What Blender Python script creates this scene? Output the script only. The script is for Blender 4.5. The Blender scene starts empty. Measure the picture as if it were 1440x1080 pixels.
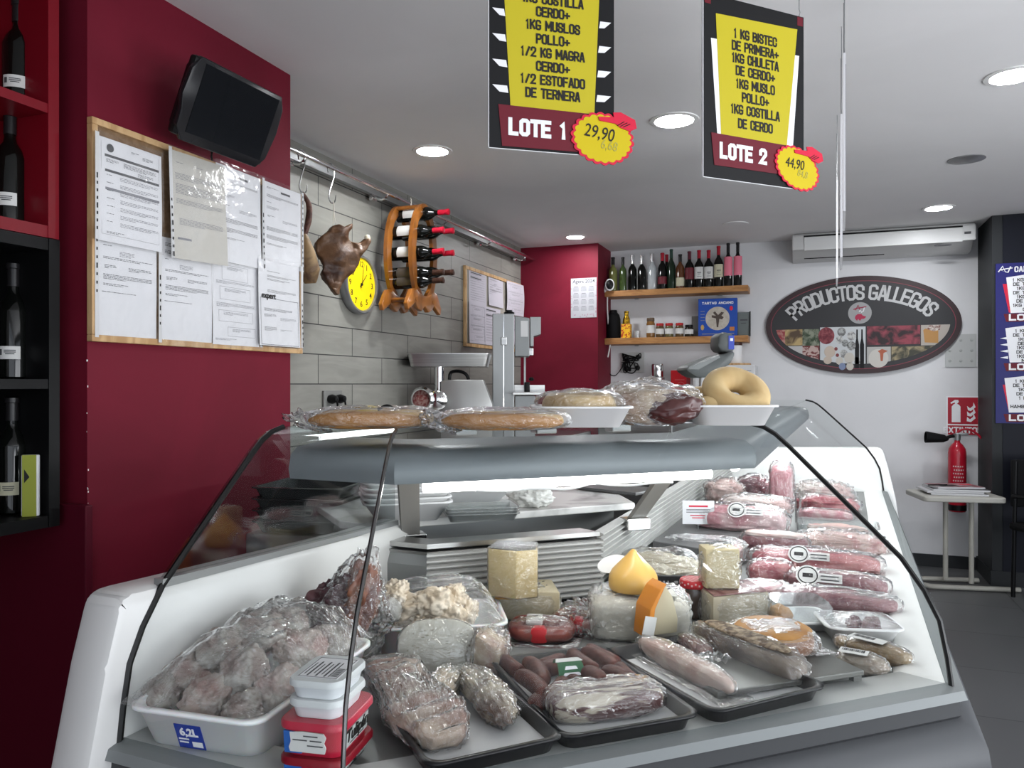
import bpy, bmesh, math, random
from mathutils import Vector, Matrix, Euler, noise
R = math.radians
C = bpy.context.scene.collection
SC = bpy.context.scene
rnd = random.Random(7)

# ---------------------------------------------------------------- camera, world, light, exposure
FPX, CXP, CYP, EYE, TH = 1081.0, 720.0, 540.0, 1.35, R(21)
FWD = Vector((-math.sin(TH), math.cos(TH), 0)); RGT = Vector((math.cos(TH), math.sin(TH), 0))
cam = bpy.data.cameras.new('camera'); cam.sensor_width = 36; cam.lens = 36 * FPX / 1440; cam.clip_start = .02
co = bpy.data.objects.new('camera', cam); C.objects.link(co)
co.location = (0, 0, EYE); co.rotation_euler = (R(90), 0, TH); SC.camera = co
SC.view_settings.view_transform = 'Standard'; SC.view_settings.look = 'None'
SC.view_settings.gamma = 1; SC.view_settings.use_curve_mapping = False
SC.view_settings.exposure = 0.8
SC.cycles.transparent_max_bounces = 40; SC.cycles.max_bounces = 10; SC.cycles.caustics_reflective = False; SC.cycles.caustics_refractive = False
SC.cycles.sample_clamp_indirect = 4
W = bpy.data.worlds.new('world'); SC.world = W; W.use_nodes = True
W.node_tree.nodes['Background'].inputs[0].default_value = (.80, .88, 1, 1)
W.node_tree.nodes['Background'].inputs[1].default_value = .9
DAY = bpy.data.lights.new('shopfront_daylight', 'AREA'); DAY.shape = 'RECTANGLE'; DAY.size = 4.2; DAY.size_y = 2.2
DAY.energy = 105; DAY.color = (.95, .97, 1)
dl = bpy.data.objects.new('shopfront_daylight', DAY); C.objects.link(dl)
dl.location = (3.45, .9, 1.15); dl.rotation_euler = (R(136), 0, R(90))
DAY2 = bpy.data.lights.new('street_door_daylight', 'AREA'); DAY2.shape = 'RECTANGLE'; DAY2.size = 3.4; DAY2.size_y = 2.0; DAY2.energy = 9; DAY2.color = (.95, .97, 1)
d2 = bpy.data.objects.new('street_door_daylight', DAY2); C.objects.link(d2); d2.location = (1.2, -1.55, 1.15); d2.rotation_euler = (R(108), 0, 0)
LAMP_E = 125.0      # downlight diffuser emission
TUBE_E = 12.0      # counter tube emission
CEIL = 2.48

# ---------------------------------------------------------------- ray helpers: pixel -> point on a level / plane
def ray(px, py):
    return FWD + RGT * ((px - CXP) / FPX) + Vector((0, 0, 1)) * ((CYP - py) / FPX)
def at(px, py, z):
    d = ray(px, py); t = (z - EYE) / d.z
    return Vector((d.x * t, d.y * t, z))
def atX(px, py, X):
    d = ray(px, py); t = X / d.x; return Vector((X, d.y * t, EYE + d.z * t))
def atY(px, py, Y):
    d = ray(px, py); t = Y / d.y; return Vector((d.x * t, Y, EYE + d.z * t))
def atD(px, py, D):
    d = ray(px, py) * D; return Vector((d.x, d.y, EYE + d.z))
def mpp(v):
    return (v.x * FWD.x + v.y * FWD.y) / FPX

# ---------------------------------------------------------------- materials
MATS = {}
def mat(name, col, rough=.5, metal=0, col2=None, scale=8, bump=0, bscale=None, mix=(.4, .6), spec=.32, coat=0, detail=4, trans=0, sss=0, stretch=None, emit=0):
    if name in MATS: return MATS[name]
    m = bpy.data.materials.new(name); m.use_nodes = True; nt = m.node_tree; b = nt.nodes['Principled BSDF']
    b.inputs['Base Color'].default_value = (*col, 1); b.inputs['Roughness'].default_value = rough; b.inputs['Metallic'].default_value = metal
    b.inputs['Specular IOR Level'].default_value = spec; b.inputs['Coat Weight'].default_value = coat; b.inputs['Coat Roughness'].default_value = .12
    b.inputs['Transmission Weight'].default_value = trans
    if sss: b.inputs['Subsurface Weight'].default_value = sss; b.inputs['Subsurface Scale'].default_value = .006
    if emit: b.inputs['Emission Color'].default_value = (*col, 1); b.inputs['Emission Strength'].default_value = emit
    tc = nt.nodes.new('ShaderNodeTexCoord'); src = tc.outputs['Object']
    if stretch:
        mp = nt.nodes.new('ShaderNodeMapping'); mp.inputs['Scale'].default_value = stretch; nt.links.new(src, mp.inputs[0]); src = mp.outputs[0]
    if col2 is not None:
        n = nt.nodes.new('ShaderNodeTexNoise'); n.inputs['Scale'].default_value = scale; n.inputs['Detail'].default_value = detail; n.inputs['Distortion'].default_value = .6
        r = nt.nodes.new('ShaderNodeValToRGB'); r.color_ramp.elements[0].position = mix[0]; r.color_ramp.elements[1].position = mix[1]
        r.color_ramp.elements[0].color = (*col, 1); r.color_ramp.elements[1].color = (*col2, 1)
        nt.links.new(src, n.inputs[0]); nt.links.new(n.outputs[0], r.inputs[0]); nt.links.new(r.outputs[0], b.inputs['Base Color'])
    if bump:
        n2 = nt.nodes.new('ShaderNodeTexNoise'); n2.inputs['Scale'].default_value = bscale or scale * 4; n2.inputs['Detail'].default_value = 3
        bp = nt.nodes.new('ShaderNodeBump'); bp.inputs['Strength'].default_value = bump; bp.inputs['Distance'].default_value = .004
        nt.links.new(src, n2.inputs[0]); nt.links.new(n2.outputs[0], bp.inputs['Height']); nt.links.new(bp.outputs[0], b.inputs['Normal'])
    MATS[name] = m; return m
def sheet(name, tint=(1, 1, 1), refl=1.0, haze=0.0, rough=.02, bump=0, bscale=40, hcol=(1, 1, 1), streak=None):
    """thin clear sheet (glass pane, film): straight-through transmission plus fresnel reflection"""
    m = bpy.data.materials.new(name); m.use_nodes = True; nt = m.node_tree; nt.nodes.remove(nt.nodes['Principled BSDF'])
    out = nt.nodes['Material Output']; N = nt.nodes.new; L = nt.links.new
    tr = N('ShaderNodeBsdfTransparent'); tr.inputs[0].default_value = (*tint, 1)
    gl = N('ShaderNodeBsdfGlossy'); gl.inputs['Roughness'].default_value = rough
    fr = N('ShaderNodeLayerWeight'); fr.inputs[0].default_value = .5
    pw = N('ShaderNodeMath'); pw.operation = 'POWER'; pw.inputs[1].default_value = 4.5; L(fr.outputs['Facing'], pw.inputs[0])
    ml = N('ShaderNodeMath'); ml.operation = 'MULTIPLY_ADD'; ml.inputs[1].default_value = .9; ml.inputs[2].default_value = .04; L(pw.outputs[0], ml.inputs[0])
    mu = N('ShaderNodeMath'); mu.operation = 'MULTIPLY'; mu.inputs[1].default_value = refl; mu.use_clamp = True
    L(ml.outputs[0], mu.inputs[0])
    mx = N('ShaderNodeMixShader'); L(mu.outputs[0], mx.inputs[0])
    base = tr.outputs[0]
    if haze:
        df = N('ShaderNodeBsdfDiffuse'); df.inputs[0].default_value = (*hcol, 1)
        hm = N('ShaderNodeMixShader'); hm.inputs[0].default_value = haze; L(tr.outputs[0], hm.inputs[1]); L(df.outputs[0], hm.inputs[2]); base = hm.outputs[0]
        if bump:
            tc2 = N('ShaderNodeTexCoord'); n3 = N('ShaderNodeTexNoise'); n3.inputs['Scale'].default_value = bscale * .5; n3.inputs['Detail'].default_value = 5; n3.inputs['Distortion'].default_value = 1.5
            mr = N('ShaderNodeMapRange'); mr.inputs[1].default_value = .45; mr.inputs[2].default_value = .75; mr.inputs[3].default_value = haze * .4; mr.inputs[4].default_value = min(.9, haze * 3.2)
            L(tc2.outputs['Object'], n3.inputs[0]); L(n3.outputs[0], mr.inputs[0]); L(mr.outputs[0], hm.inputs[0])
    L(base, mx.inputs[1]); L(gl.outputs[0], mx.inputs[2]); L(mx.outputs[0], out.inputs[0])
    if bump:
        tc = N('ShaderNodeTexCoord'); n = N('ShaderNodeTexNoise'); n.inputs['Scale'].default_value = bscale; n.inputs['Detail'].default_value = 2; n.inputs['Distortion'].default_value = 2.2
        bp = N('ShaderNodeBump'); bp.inputs['Strength'].default_value = bump; bp.inputs['Distance'].default_value = .022 if bump >= 1 else .012 if bump > .8 else .008
        mp = N('ShaderNodeMapping'); mp.inputs['Scale'].default_value = (1, 2.6, 1.4); mp.inputs['Rotation'].default_value = (.3, .4, .7)
        L(tc.outputs['Object'], mp.inputs[0]); L(mp.outputs[0], n.inputs[0]); L(n.outputs[0], bp.inputs['Height']); L(bp.outputs[0], gl.inputs['Normal'])
    MATS[name] = m; return m
def emis(name, col, s):
    m = bpy.data.materials.new(name); m.use_nodes = True; nt = m.node_tree; nt.nodes.remove(nt.nodes['Principled BSDF'])
    e = nt.nodes.new('ShaderNodeEmission'); e.inputs[0].default_value = (*col, 1); e.inputs[1].default_value = s
    nt.links.new(e.outputs[0], nt.nodes['Material Output'].inputs[0]); return m

def srgb(r, g, b):
    f = lambda c: (c / 255) / 12.92 if c <= 10 else ((c / 255 + .055) / 1.055) ** 2.4
    return (f(r), f(g), f(b))
WHITE = mat('white_plastic', (.82, .82, .80), .35)
BLACK = mat('black_plastic', (.004, .004, .0045), .4, spec=.2)
BLACKM = mat('black_matt', (.005, .005, .0055), .7, spec=.15)
STEEL = mat('brushed_steel', (.55, .55, .54), .28, 1, (.46, .46, .45), 3, stretch=(1, 1, 30))
STEELD = mat('dull_steel', (.33, .34, .34), .42, .8)
CHROME = mat('chrome', (.75, .75, .75), .1, 1)
ALU = mat('grey_aluminium', (.30, .32, .33), .38, .55)
CANOPY = mat('canopy_grey', (.17, .19, .20), .38, .1)
GREYP = mat('grey_plastic', (.12, .13, .13), .45)
REDW = mat('dark_red_paint', (.165, .009, .024), .6, 0, (.140, .0075, .020), 2.5, bump=.06, bscale=60, spec=.18)
REDD = mat('deep_red_board', (.085, .004, .014), .5, spec=.2)
REDS = mat('bright_red_lacquer', (.17, .003, .010), .35, spec=.3)
NAVY = mat('navy_black_paint', (.004, .005, .011), .5, spec=.2)
CHAR = mat('charcoal_paint', (.024, .026, .028), .55, spec=.2)
PLASTER = mat('white_plaster', (.70, .70, .71), .8, 0, (.66, .66, .67), 2, bump=.08, bscale=40)
CEILM = mat('ceiling_paint', (.84, .83, .83), .85, 0, (.81, .80, .80), 1.5)
OAK = mat('oak_shelf', srgb(176, 128, 78), .5, 0, srgb(150, 104, 60), 3, stretch=(2, 14, 14))
PINE = mat('pale_pine', srgb(205, 170, 125), .55, 0, srgb(180, 142, 98), 4, stretch=(8, 8, 2))
RACKW = mat('varnished_wood', srgb(150, 92, 36), .3, 0, srgb(104, 60, 20), 9, coat=.5, stretch=(1, 1, .3))
PAPER = mat('white_paper', (.74, .74, .76), .6)
PAPERC = mat('cream_paper', (.55, .53, .48), .6)
PRINT = mat('grey_print', (.07, .07, .075), .7)
PRINTL = mat('faint_print', (.22, .22, .24), .7)
INK = mat('black_ink', (.012, .011, .010), .55)
YEL = mat('sign_yellow', srgb(186, 172, 34), .5, spec=.25)
SIGNB = mat('sign_black', (.008, .008, .009), .5, spec=.2)
SIGNR = mat('sign_maroon', (.13, .008, .018), .5, spec=.25)
SIGNW = mat('sign_white', (.80, .80, .82), .45)
STARY = mat('star_yellow', srgb(200, 178, 12), .5, spec=.25)
STARR = mat('star_red', srgb(205, 22, 58), .45)
BLUE = mat('poster_blue', (.012, .012, .13), .45)
GLASS = sheet('clear_glass', (.982, .99, .987), .11)
ENDGL = sheet('tinted_end_glass', (.80, .83, .83), 1.3)
FILM = sheet('cling_film', (.98, .98, .98), 3.0, .016, .05, .9, 26)
BAG = sheet('plastic_bag', (.97, .97, .97), 3.4, .026, .05, 1.0, 28)
CLEARP = sheet('clear_plastic', (.93, .95, .95), 1.5, .10, .06)
SLEEVE = sheet('plastic_sleeve', (.97, .97, .97), .4, .05, .10, .25, 9)
BGLASS = mat('dark_bottle_glass', (.003, .0035, .003), .07, spec=.4)
GGLASS = mat('green_bottle_glass', (.045, .075, .02), .08, spec=.7)
YGLASS = mat('olive_bottle_glass', (.16, .17, .05), .1, spec=.7)
CGLASS = mat('grey_bottle_glass', (.42, .45, .46), .1, spec=.8)

# ---------------------------------------------------------------- mesh builder
class MB:
    def __init__(s): s.bm = bmesh.new(); s.mi = 0
    def _add(s, t, M=None):
        if M is not None: t.transform(M)
        for f in t.faces: f.material_index = s.mi
        me = bpy.data.meshes.new('tmp'); t.to_mesh(me); t.free(); s.bm.from_mesh(me); bpy.data.meshes.remove(me); return s
    def box(s, c, d, rot=(0, 0, 0), bev=0, seg=2):
        t = bmesh.new(); bmesh.ops.create_cube(t, size=1); t.transform(Matrix.Diagonal((*d, 1)))
        if bev: bmesh.ops.bevel(t, geom=t.edges[:], offset=bev, segments=seg, profile=.5, affect='EDGES')
        return s._add(t, Matrix.Translation(c) @ Euler(rot).to_matrix().to_4x4())
    def cyl(s, p0, p1, r0, r1=None, seg=16, caps=True):
        p0, p1 = Vector(p0), Vector(p1); d = p1 - p0; t = bmesh.new()
        bmesh.ops.create_cone(t, cap_ends=caps, segments=seg, radius1=r0, radius2=r0 if r1 is None else r1, depth=d.length)
        return s._add(t, Matrix.Translation((p0 + p1) / 2) @ d.to_track_quat('Z', 'Y').to_matrix().to_4x4())
    def lathe(s, prof, c=(0, 0, 0), seg=20, rot=(0, 0, 0), sx=1, sy=1):
        t = bmesh.new(); rings = []
        for r, z in prof:
            rings.append([t.verts.new((max(r, 1e-5) * math.cos(2 * math.pi * k / seg) * sx, max(r, 1e-5) * math.sin(2 * math.pi * k / seg) * sy, z)) for k in range(seg)])
        for a, b in zip(rings, rings[1:]):
            for k in range(seg): t.faces.new((a[k], a[(k + 1) % seg], b[(k + 1) % seg], b[k]))
        t.faces.new(rings[0][::-1]); t.faces.new(rings[-1])
        return s._add(t, Matrix.Translation(c) @ Euler(rot).to_matrix().to_4x4())
    def tube(s, pts, r, seg=8, closed=False, sub=0):
        pts = [Vector(p) for p in pts]
        if sub: pts = smooth_path(pts, sub, closed)
        n = len(pts); rs = r if isinstance(r, (list, tuple)) else None
        t = bmesh.new(); rings = []; up = None
        for i, p in enumerate(pts):
            a = pts[(i - 1) % n] if closed or i else p; b = pts[(i + 1) % n] if closed or i < n - 1 else p
            d = (b - a).normalized() if (b - a).length > 1e-9 else Vector((0, 0, 1))
            if up is None: up = d.orthogonal().normalized()
            up = (up - d * up.dot(d)); up = up.normalized() if up.length > 1e-6 else d.orthogonal().normalized()
            sd = d.cross(up); rr = r if rs is None else lerp_list(rs, i / max(1, n - 1))
            rings.append([t.verts.new(p + (up * math.cos(2 * math.pi * k / seg) + sd * math.sin(2 * math.pi * k / seg)) * rr) for k in range(seg)])
        m = n if closed else n - 1
        for i in range(m):
            a, b = rings[i], rings[(i + 1) % n]
            for k in range(seg): t.faces.new((a[k], a[(k + 1) % seg], b[(k + 1) % seg], b[k]))
        if not closed: t.faces.new(rings[0][::-1]); t.faces.new(rings[-1])
        return s._add(t)
    def prism(s, poly, y0, y1, M=None, bev=0):
        """poly in (x,z), extruded along y"""
        t = bmesh.new(); a = [t.verts.new((x, y0, z)) for x, z in poly]; b = [t.verts.new((x, y1, z)) for x, z in poly]; n = len(poly)
        t.faces.new(a); t.faces.new(b[::-1])
        for i in range(n): t.faces.new((a[i], b[i], b[(i + 1) % n], a[(i + 1) % n]))
        bmesh.ops.recalc_face_normals(t, faces=t.faces[:])
        if bev: bmesh.ops.bevel(t, geom=t.edges[:], offset=bev, segments=2, profile=.5, affect='EDGES')
        return s._add(t, M)
    def slab(s, poly, z0, z1, M=None, bev=0):
        """poly in (x,y), extruded along z"""
        t = bmesh.new(); a = [t.verts.new((p[0], p[1], z0)) for p in poly]; b = [t.verts.new((p[0], p[1], z1)) for p in poly]; n = len(poly)
        t.faces.new(a[::-1]); t.faces.new(b)
        for i in range(n): t.faces.new((a[i], a[(i + 1) % n], b[(i + 1) % n], b[i]))
        bmesh.ops.recalc_face_normals(t, faces=t.faces[:])
        if bev: bmesh.ops.bevel(t, geom=t.edges[:], offset=bev, segments=2, profile=.5, affect='EDGES')
        return s._add(t, M)
    def quad(s, *p):
        f = s.bm.faces.new([s.bm.verts.new(v) for v in p]); f.material_index = s.mi; return s
    def rectz(s, x0, z0, x1, z1, y=0):
        return s.quad((x0, y, z0), (x1, y, z0), (x1, y, z1), (x0, y, z1))
    def blob(s, c, d, rot=(0, 0, 0), seed=0, amp=.1, freq=1.6, e=1.0, sub=4, flat=True, ridge=0, shape=None):
        """lumpy solid: unit ball -> superellipsoid -> size d -> noise; its base is flattened at z=0 and sits on c"""
        t = bmesh.new(); bmesh.ops.create_icosphere(t, subdivisions=sub, radius=1); o = Vector((seed * 3.7, seed * 1.3, seed * 7.1))
        k = min(d) / 2
        for v in t.verts:
            p = v.co.copy()
            if e != 1: p = Vector([math.copysign(abs(q) ** e, q) for q in p])
            n = noise.fractal(v.co * freq + o, .7, 2.0, 4) * amp
            if ridge: n += (abs(noise.noise(v.co * freq * 3 + o)) - .2) * ridge
            q = Vector((p.x * d[0] / 2, p.y * d[1] / 2, p.z * d[2] / 2)) + v.co * n * k * 2
            if shape: q = shape(q, p)
            if flat: q.z = max(q.z, -d[2] * .42) + d[2] * .42
            v.co = q
        return s._add(t, Matrix.Translation(c) @ Euler(rot).to_matrix().to_4x4())
    def build(s, name, m, parent=None, smooth=False, loc=None, rz=0, rot=None):
        me = bpy.data.meshes.new(name); s.bm.normal_update(); s.bm.to_mesh(me); s.bm.free()
        for x in (m if isinstance(m, (list, tuple)) else [m]): me.materials.append(x)
        if smooth:
            me.polygons.foreach_set('use_smooth', [True] * len(me.polygons))
            if smooth != 'all':
                try: me.set_sharp_from_angle(angle=R(42))
                except Exception: pass
        o = bpy.data.objects.new(name, me); C.objects.link(o)
        if parent: o.parent = parent
        if loc is not None: o.location = loc
        o.rotation_euler = rot if rot else (0, 0, rz)
        return o
def lerp_list(l, t):
    f = t * (len(l) - 1); i = min(int(f), len(l) - 2); return l[i] * (1 - f + i) + l[i + 1] * (f - i)
def smooth_path(p, sub, closed=False):
    out = []; n = len(p)
    for i in range(n if closed else n - 1):
        a, b, c, d = (p[(i + k) % n] if closed else p[min(max(i + k, 0), n - 1)] for k in (-1, 0, 1, 2))
        for j in range(sub):
            t = j / sub
            out.append(.5 * ((2 * b) + (c - a) * t + (2 * a - 5 * b + 4 * c - d) * t * t + (3 * b - a - 3 * c + d) * t ** 3))
    if not closed: out.append(p[-1])
    return out
def thing(name, label, cat, loc=(0, 0, 0), rz=0, group=None):
    o = bpy.data.objects.new(name, None); C.objects.link(o); o.empty_display_size = .05
    o.location = loc; o.rotation_euler = (0, 0, rz); o['label'] = label; o['category'] = cat
    if group: o['group'] = group
    return o
def tag(o, label, cat, group=None):
    o['label'] = label; o['category'] = cat
    if group: o['group'] = group
    return o
def struct(o): o['kind'] = 'structure'; return o
def text(name, body, size, m, parent, loc, rot=(R(90), 0, 0), bold=0, xs=1, ext=.0004, align='CENTER', space=1, shear=0, line=1):
    cu = bpy.data.curves.new('tmp', 'FONT'); cu.body = body; cu.size = 1; cu.align_x = align; cu.align_y = 'CENTER'; cu.extrude = ext / size
    cu.offset = bold / size; cu.space_character = space; cu.shear = shear; cu.space_line = line; cu.resolution_u = 3
    t = bpy.data.objects.new('tmp', cu); C.objects.link(t); me = bpy.data.meshes.new_from_object(t)
    bpy.data.objects.remove(t); bpy.data.curves.remove(cu)
    me.transform(Matrix.Diagonal((xs * size, size, size, 1))); me.materials.clear(); me.materials.append(m); me.name = name
    o = bpy.data.objects.new(name, me); C.objects.link(o); o.parent = parent; o.location = loc; o.rotation_euler = rot
    return o
def rounded(w, h, r, n=5, cx=0, cy=0):
    out = []
    for (sx, sy, a0) in ((1, 1, 0), (-1, 1, 90), (-1, -1, 180), (1, -1, 270)):
        for k in range(n + 1):
            a = R(a0 + 90 * k / n); out.append((cx + sx * (w / 2 - r) + r * math.cos(a), cy + sy * (h / 2 - r) + r * math.sin(a)))
    return out
def ell(rx, rz, n=48, cx=0, cz=0): return [(cx + rx * math.cos(2 * math.pi * k / n), cz + rz * math.sin(2 * math.pi * k / n)) for k in range(n)]
def rimmed(rings, M=None):
    """closed shell from a stack of (poly, z) loops with equal counts; first and last are capped"""
    t = bmesh.new(); vs = [[t.verts.new((x, y, z)) for x, y in poly] for poly, z in rings]
    for a, b in zip(vs, vs[1:]):
        n = len(a)
        for k in range(n): t.faces.new((a[k], a[(k + 1) % n], b[(k + 1) % n], b[k]))
    t.faces.new(vs[0][::-1]); t.faces.new(vs[-1]); bmesh.ops.recalc_face_normals(t, faces=t.faces[:]); return t
def dish(mb, w, d, h, wall=.003, rim=.008, taper=.82, r=.02, base=.003, lip=.003):
    """open tray: outer wall, rolled rim, inner wall and floor"""
    k = taper; P = lambda f, g: rounded(w * f - g, d * f - g, min(r, min(w, d) * .3) * max(.4, f))
    mb._add(rimmed([(P(k, 0), 0), (P(1, -0), h - lip), (P(1, -2 * rim), h - lip), (P(1, -2 * rim), h), (P(1, 2 * wall), h), (P(k, 2 * wall), base)]))
def family(o): return [o] + [x for c in o.children for x in family(c)]
def dup(o, parent=None):
    c = o.copy(); C.objects.link(c)
    if parent: c.parent = parent
    for ch in o.children: dup(ch, c)
    return c
# condensed sign lettering drawn as flat strokes
_P = [(0, 0), (0, 1), (.7, 1), (1, .88), (1, .58), (.7, .46), (0, .46)]
GLY = {'A': [[(0, 0), (.42, 1), (.58, 1), (1, 0)], [(.15, .27), (.85, .27)]], 'B': [[(0, .53), (.7, .53), (.95, .62), (.95, .88), (.7, 1), (0, 1), (0, 0), (.72, 0), (1, .12), (1, .42), (.7, .53)]],
       'C': [[(1, .68), (1, .88), (.75, 1), (.25, 1), (0, .88), (0, .12), (.25, 0), (.75, 0), (1, .12), (1, .32)]], 'D': [[(0, 0), (0, 1), (.65, 1), (1, .86), (1, .14), (.65, 0), (0, 0)]],
       'E': [[(.95, 0), (0, 0), (0, 1), (.95, 1)], [(0, .52), (.8, .52)]], 'F': [[(0, 0), (0, 1), (.95, 1)], [(0, .5), (.8, .5)]], 'G': [[(1, .80), (1, .88), (.75, 1), (.25, 1), (0, .88), (0, .12), (.25, 0), (.75, 0), (1, .12), (1, .44), (.55, .44)]],
       'H': [[(0, 0), (0, 1)], [(1, 0), (1, 1)], [(0, .5), (1, .5)]], 'I': [[(.5, 0), (.5, 1)]], 'K': [[(0, 0), (0, 1)], [(1, 1), (.05, .42)], [(.35, .58), (1, 0)]], 'L': [[(0, 1), (0, 0), (.9, 0)]],
       'M': [[(0, 0), (0, 1)], [(1, 0), (1, 1)], [(0, .96), (.5, .3)], [(1, .96), (.5, .3)]], 'N': [[(0, 0), (0, 1)], [(1, 0), (1, 1)], [(0, .96), (1, .04)]], 'O': [[(.25, 0), (.75, 0), (1, .12), (1, .88), (.75, 1), (.25, 1), (0, .88), (0, .12), (.25, 0)]],
       'P': [_P], 'R': [_P, [(.55, .46), (1, 0)]], 'S': [[(1, .72), (1, .88), (.75, 1), (.25, 1), (0, .88), (0, .66), (.2, .56), (.8, .44), (1, .34), (1, .12), (.75, 0), (.25, 0), (0, .12), (0, .28)]],
       'T': [[(0, 1), (1, 1)], [(.5, 1), (.5, 0)]], 'U': [[(0, 1), (0, .12), (.25, 0), (.75, 0), (1, .12), (1, 1)]], 'X': [[(0, 0), (1, 1)], [(0, 1), (1, 0)]], '+': [[(.5, .14), (.5, .66)], [(0, .4), (1, .4)]], '/': [[(.1, 0), (.9, 1)]],
       '1': [[(.1, .82), (.55, 1), (.55, 0)]], '2': [[(0, .7), (0, .88), (.25, 1), (.75, 1), (1, .88), (1, .64), (0, 0), (1, 0)]], '4': [[(.75, 0), (.75, 1), (0, .25), (1, .25)]], '5': [[(.95, 1), (.05, 1), (0, .52), (.7, .58), (1, .46), (1, .12), (.75, 0), (.25, 0), (0, .14)]],
       '6': [[(.95, .86), (.75, 1), (.25, 1), (0, .88), (0, .12), (.25, 0), (.75, 0), (1, .12), (1, .44), (.75, .54), (0, .5)]]}
def strokes(name, body, h, m, parent, loc, ratio=.40, wt=.17, gap=.15, align='CENTER', rot=(0, 0, 0)):
    """h = capital height; letters in the parent's xz plane, facing -y"""
    adv = []; x = 0
    for c in body:
        w = ratio * {'M': 1.3, 'I': .2, '1': .62, ' ': .55, 'T': 1.0}.get(c, 1.0); adv.append((x, w)); x += w + gap + wt * .5
    tot = x - gap - wt * .5; x0 = -tot / 2 if align == 'CENTER' else 0; b = MB(); hw = wt / 2; iy = -.00
    for c, (ax, w) in zip(body, adv):
        for li, pl in enumerate(GLY.get(c, [])):
            pts = [Vector((x0 + ax + p[0] * w, hw + p[1] * (1 - wt) - .5)) for p in pl]; closed = (pts[0] - pts[-1]).length < 1e-6; n = len(pts)
            L_, R_ = [], []
            for i, p in enumerate(pts):
                a = pts[i - 1] if i else (pts[-2] if closed else None); q = pts[i + 1] if i < n - 1 else (pts[1] if closed else None)
                d0 = (p - a).normalized() if a is not None else (q - p).normalized(); d1 = (q - p).normalized() if q is not None else d0
                n0, n1 = Vector((-d0.y, d0.x)), Vector((-d1.y, d1.x)); mv = n0 + n1
                mv = n0 if mv.length < .2 else mv / max(.45, mv.dot(n0)) if mv.dot(n0) > 0 else n0
                e = Vector((0, 0))
                if not closed and i in (0, n - 1): e = (-d0 if i == 0 else d0) * (hw if abs(d0.x) > .95 or abs(d0.y) > .95 else hw * .6)
                L_.append(p + mv * hw + e); R_.append(p - mv * hw + e)
            for i in range(n - 1): b.quad(*[(v.x * h, -.00025 * li, v.y * h) for v in (L_[i], R_[i], R_[i + 1], L_[i + 1])])
    bmesh.ops.recalc_face_normals(b.bm, faces=b.bm.faces[:])
    o = b.build(name, m, parent, loc=loc, rot=rot); return o

# ================================================================ SETTING
XL, YB, XC = -2.225, 6.43, 1.159       # tiled wall, back wall, charcoal column
def tile_mat():
    m = bpy.data.materials.new('grey_wall_tile'); m.use_nodes = True; nt = m.node_tree; b = nt.nodes['Principled BSDF']; N = nt.nodes.new; L = nt.links.new
    ge = N('ShaderNodeNewGeometry'); sp = N('ShaderNodeSeparateXYZ'); cb = N('ShaderNodeCombineXYZ')
    L(ge.outputs['Position'], sp.inputs[0]); L(sp.outputs['Y'], cb.inputs[0]); L(sp.outputs['Z'], cb.inputs[1])
    mp = N('ShaderNodeMapping'); mp.inputs['Location'].default_value = (.14, -1.35 + .145 * 10, 0); L(cb.outputs[0], mp.inputs[0])
    br = N('ShaderNodeTexBrick'); br.inputs['Scale'].default_value = 1; br.inputs['Brick Width'].default_value = .60; br.inputs['Row Height'].default_value = .145
    br.inputs['Mortar Size'].default_value = .0028; br.inputs['Mortar Smooth'].default_value = .1; br.offset = .5
    br.inputs['Color1'].default_value = (.27, .265, .235, 1); br.inputs['Color2'].default_value = (.245, .24, .215, 1); br.inputs['Mortar'].default_value = (.03, .03, .03, 1)
    L(mp.outputs[0], br.inputs[0])
    nz = N('ShaderNodeTexNoise'); nz.inputs['Scale'].default_value = 3; nz.inputs['Detail'].default_value = 8; nz.inputs['Distortion'].default_value = 1.5
    m2 = N('ShaderNodeMapping'); m2.inputs['Scale'].default_value = (1, 5, 1); L(cb.outputs[0], m2.inputs[0]); L(m2.outputs[0], nz.inputs[0])
    rm = N('ShaderNodeMapRange'); rm.inputs[3].default_value = .72; rm.inputs[4].default_value = 1.25; L(nz.outputs[0], rm.inputs[0])
    mx = N('ShaderNodeMix'); mx.data_type = 'RGBA'; mx.blend_type = 'MULTIPLY'; mx.inputs[0].default_value = 1; L(br.outputs[0], mx.inputs[6]); L(rm.outputs[0], mx.inputs[7])
    L(mx.outputs[2], b.inputs['Base Color']); b.inputs['Roughness'].default_value = .45
    bp = N('ShaderNodeBump'); bp.inputs['Strength'].default_value = .25; bp.inputs['Distance'].default_value = .004; L(nz.outputs[0], bp.inputs['Height']); L(bp.outputs[0], b.inputs['Normal'])
    return m
def floor_mat():
    m = bpy.data.materials.new('dark_floor_tile'); m.use_nodes = True; nt = m.node_tree; b = nt.nodes['Principled BSDF']; N = nt.nodes.new; L = nt.links.new
    ge = N('ShaderNodeNewGeometry'); br = N('ShaderNodeTexBrick'); br.inputs['Scale'].default_value = 1; br.inputs['Brick Width'].default_value = .6; br.inputs['Row Height'].default_value = .6; br.offset = 0
    br.inputs['Mortar Size'].default_value = .003; br.inputs['Color1'].default_value = (.085, .087, .089, 1); br.inputs['Color2'].default_value = (.075, .077, .079, 1); br.inputs['Mortar'].default_value = (.015, .015, .015, 1)
    L(ge.outputs['Position'], br.inputs[0]); L(br.outputs[0], b.inputs['Base Color']); b.inputs['Roughness'].default_value = .38
    return m
TILE, FLOORM = tile_mat(), floor_mat()
X0, X1, Y0 = -2.9, 3.6, -1.7
struct(MB().box(((X0 + X1) / 2, (Y0 + YB) / 2, -.05), (X1 - X0 + .4, YB - Y0 + .4, .1)).build('floor', FLOORM))
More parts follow.
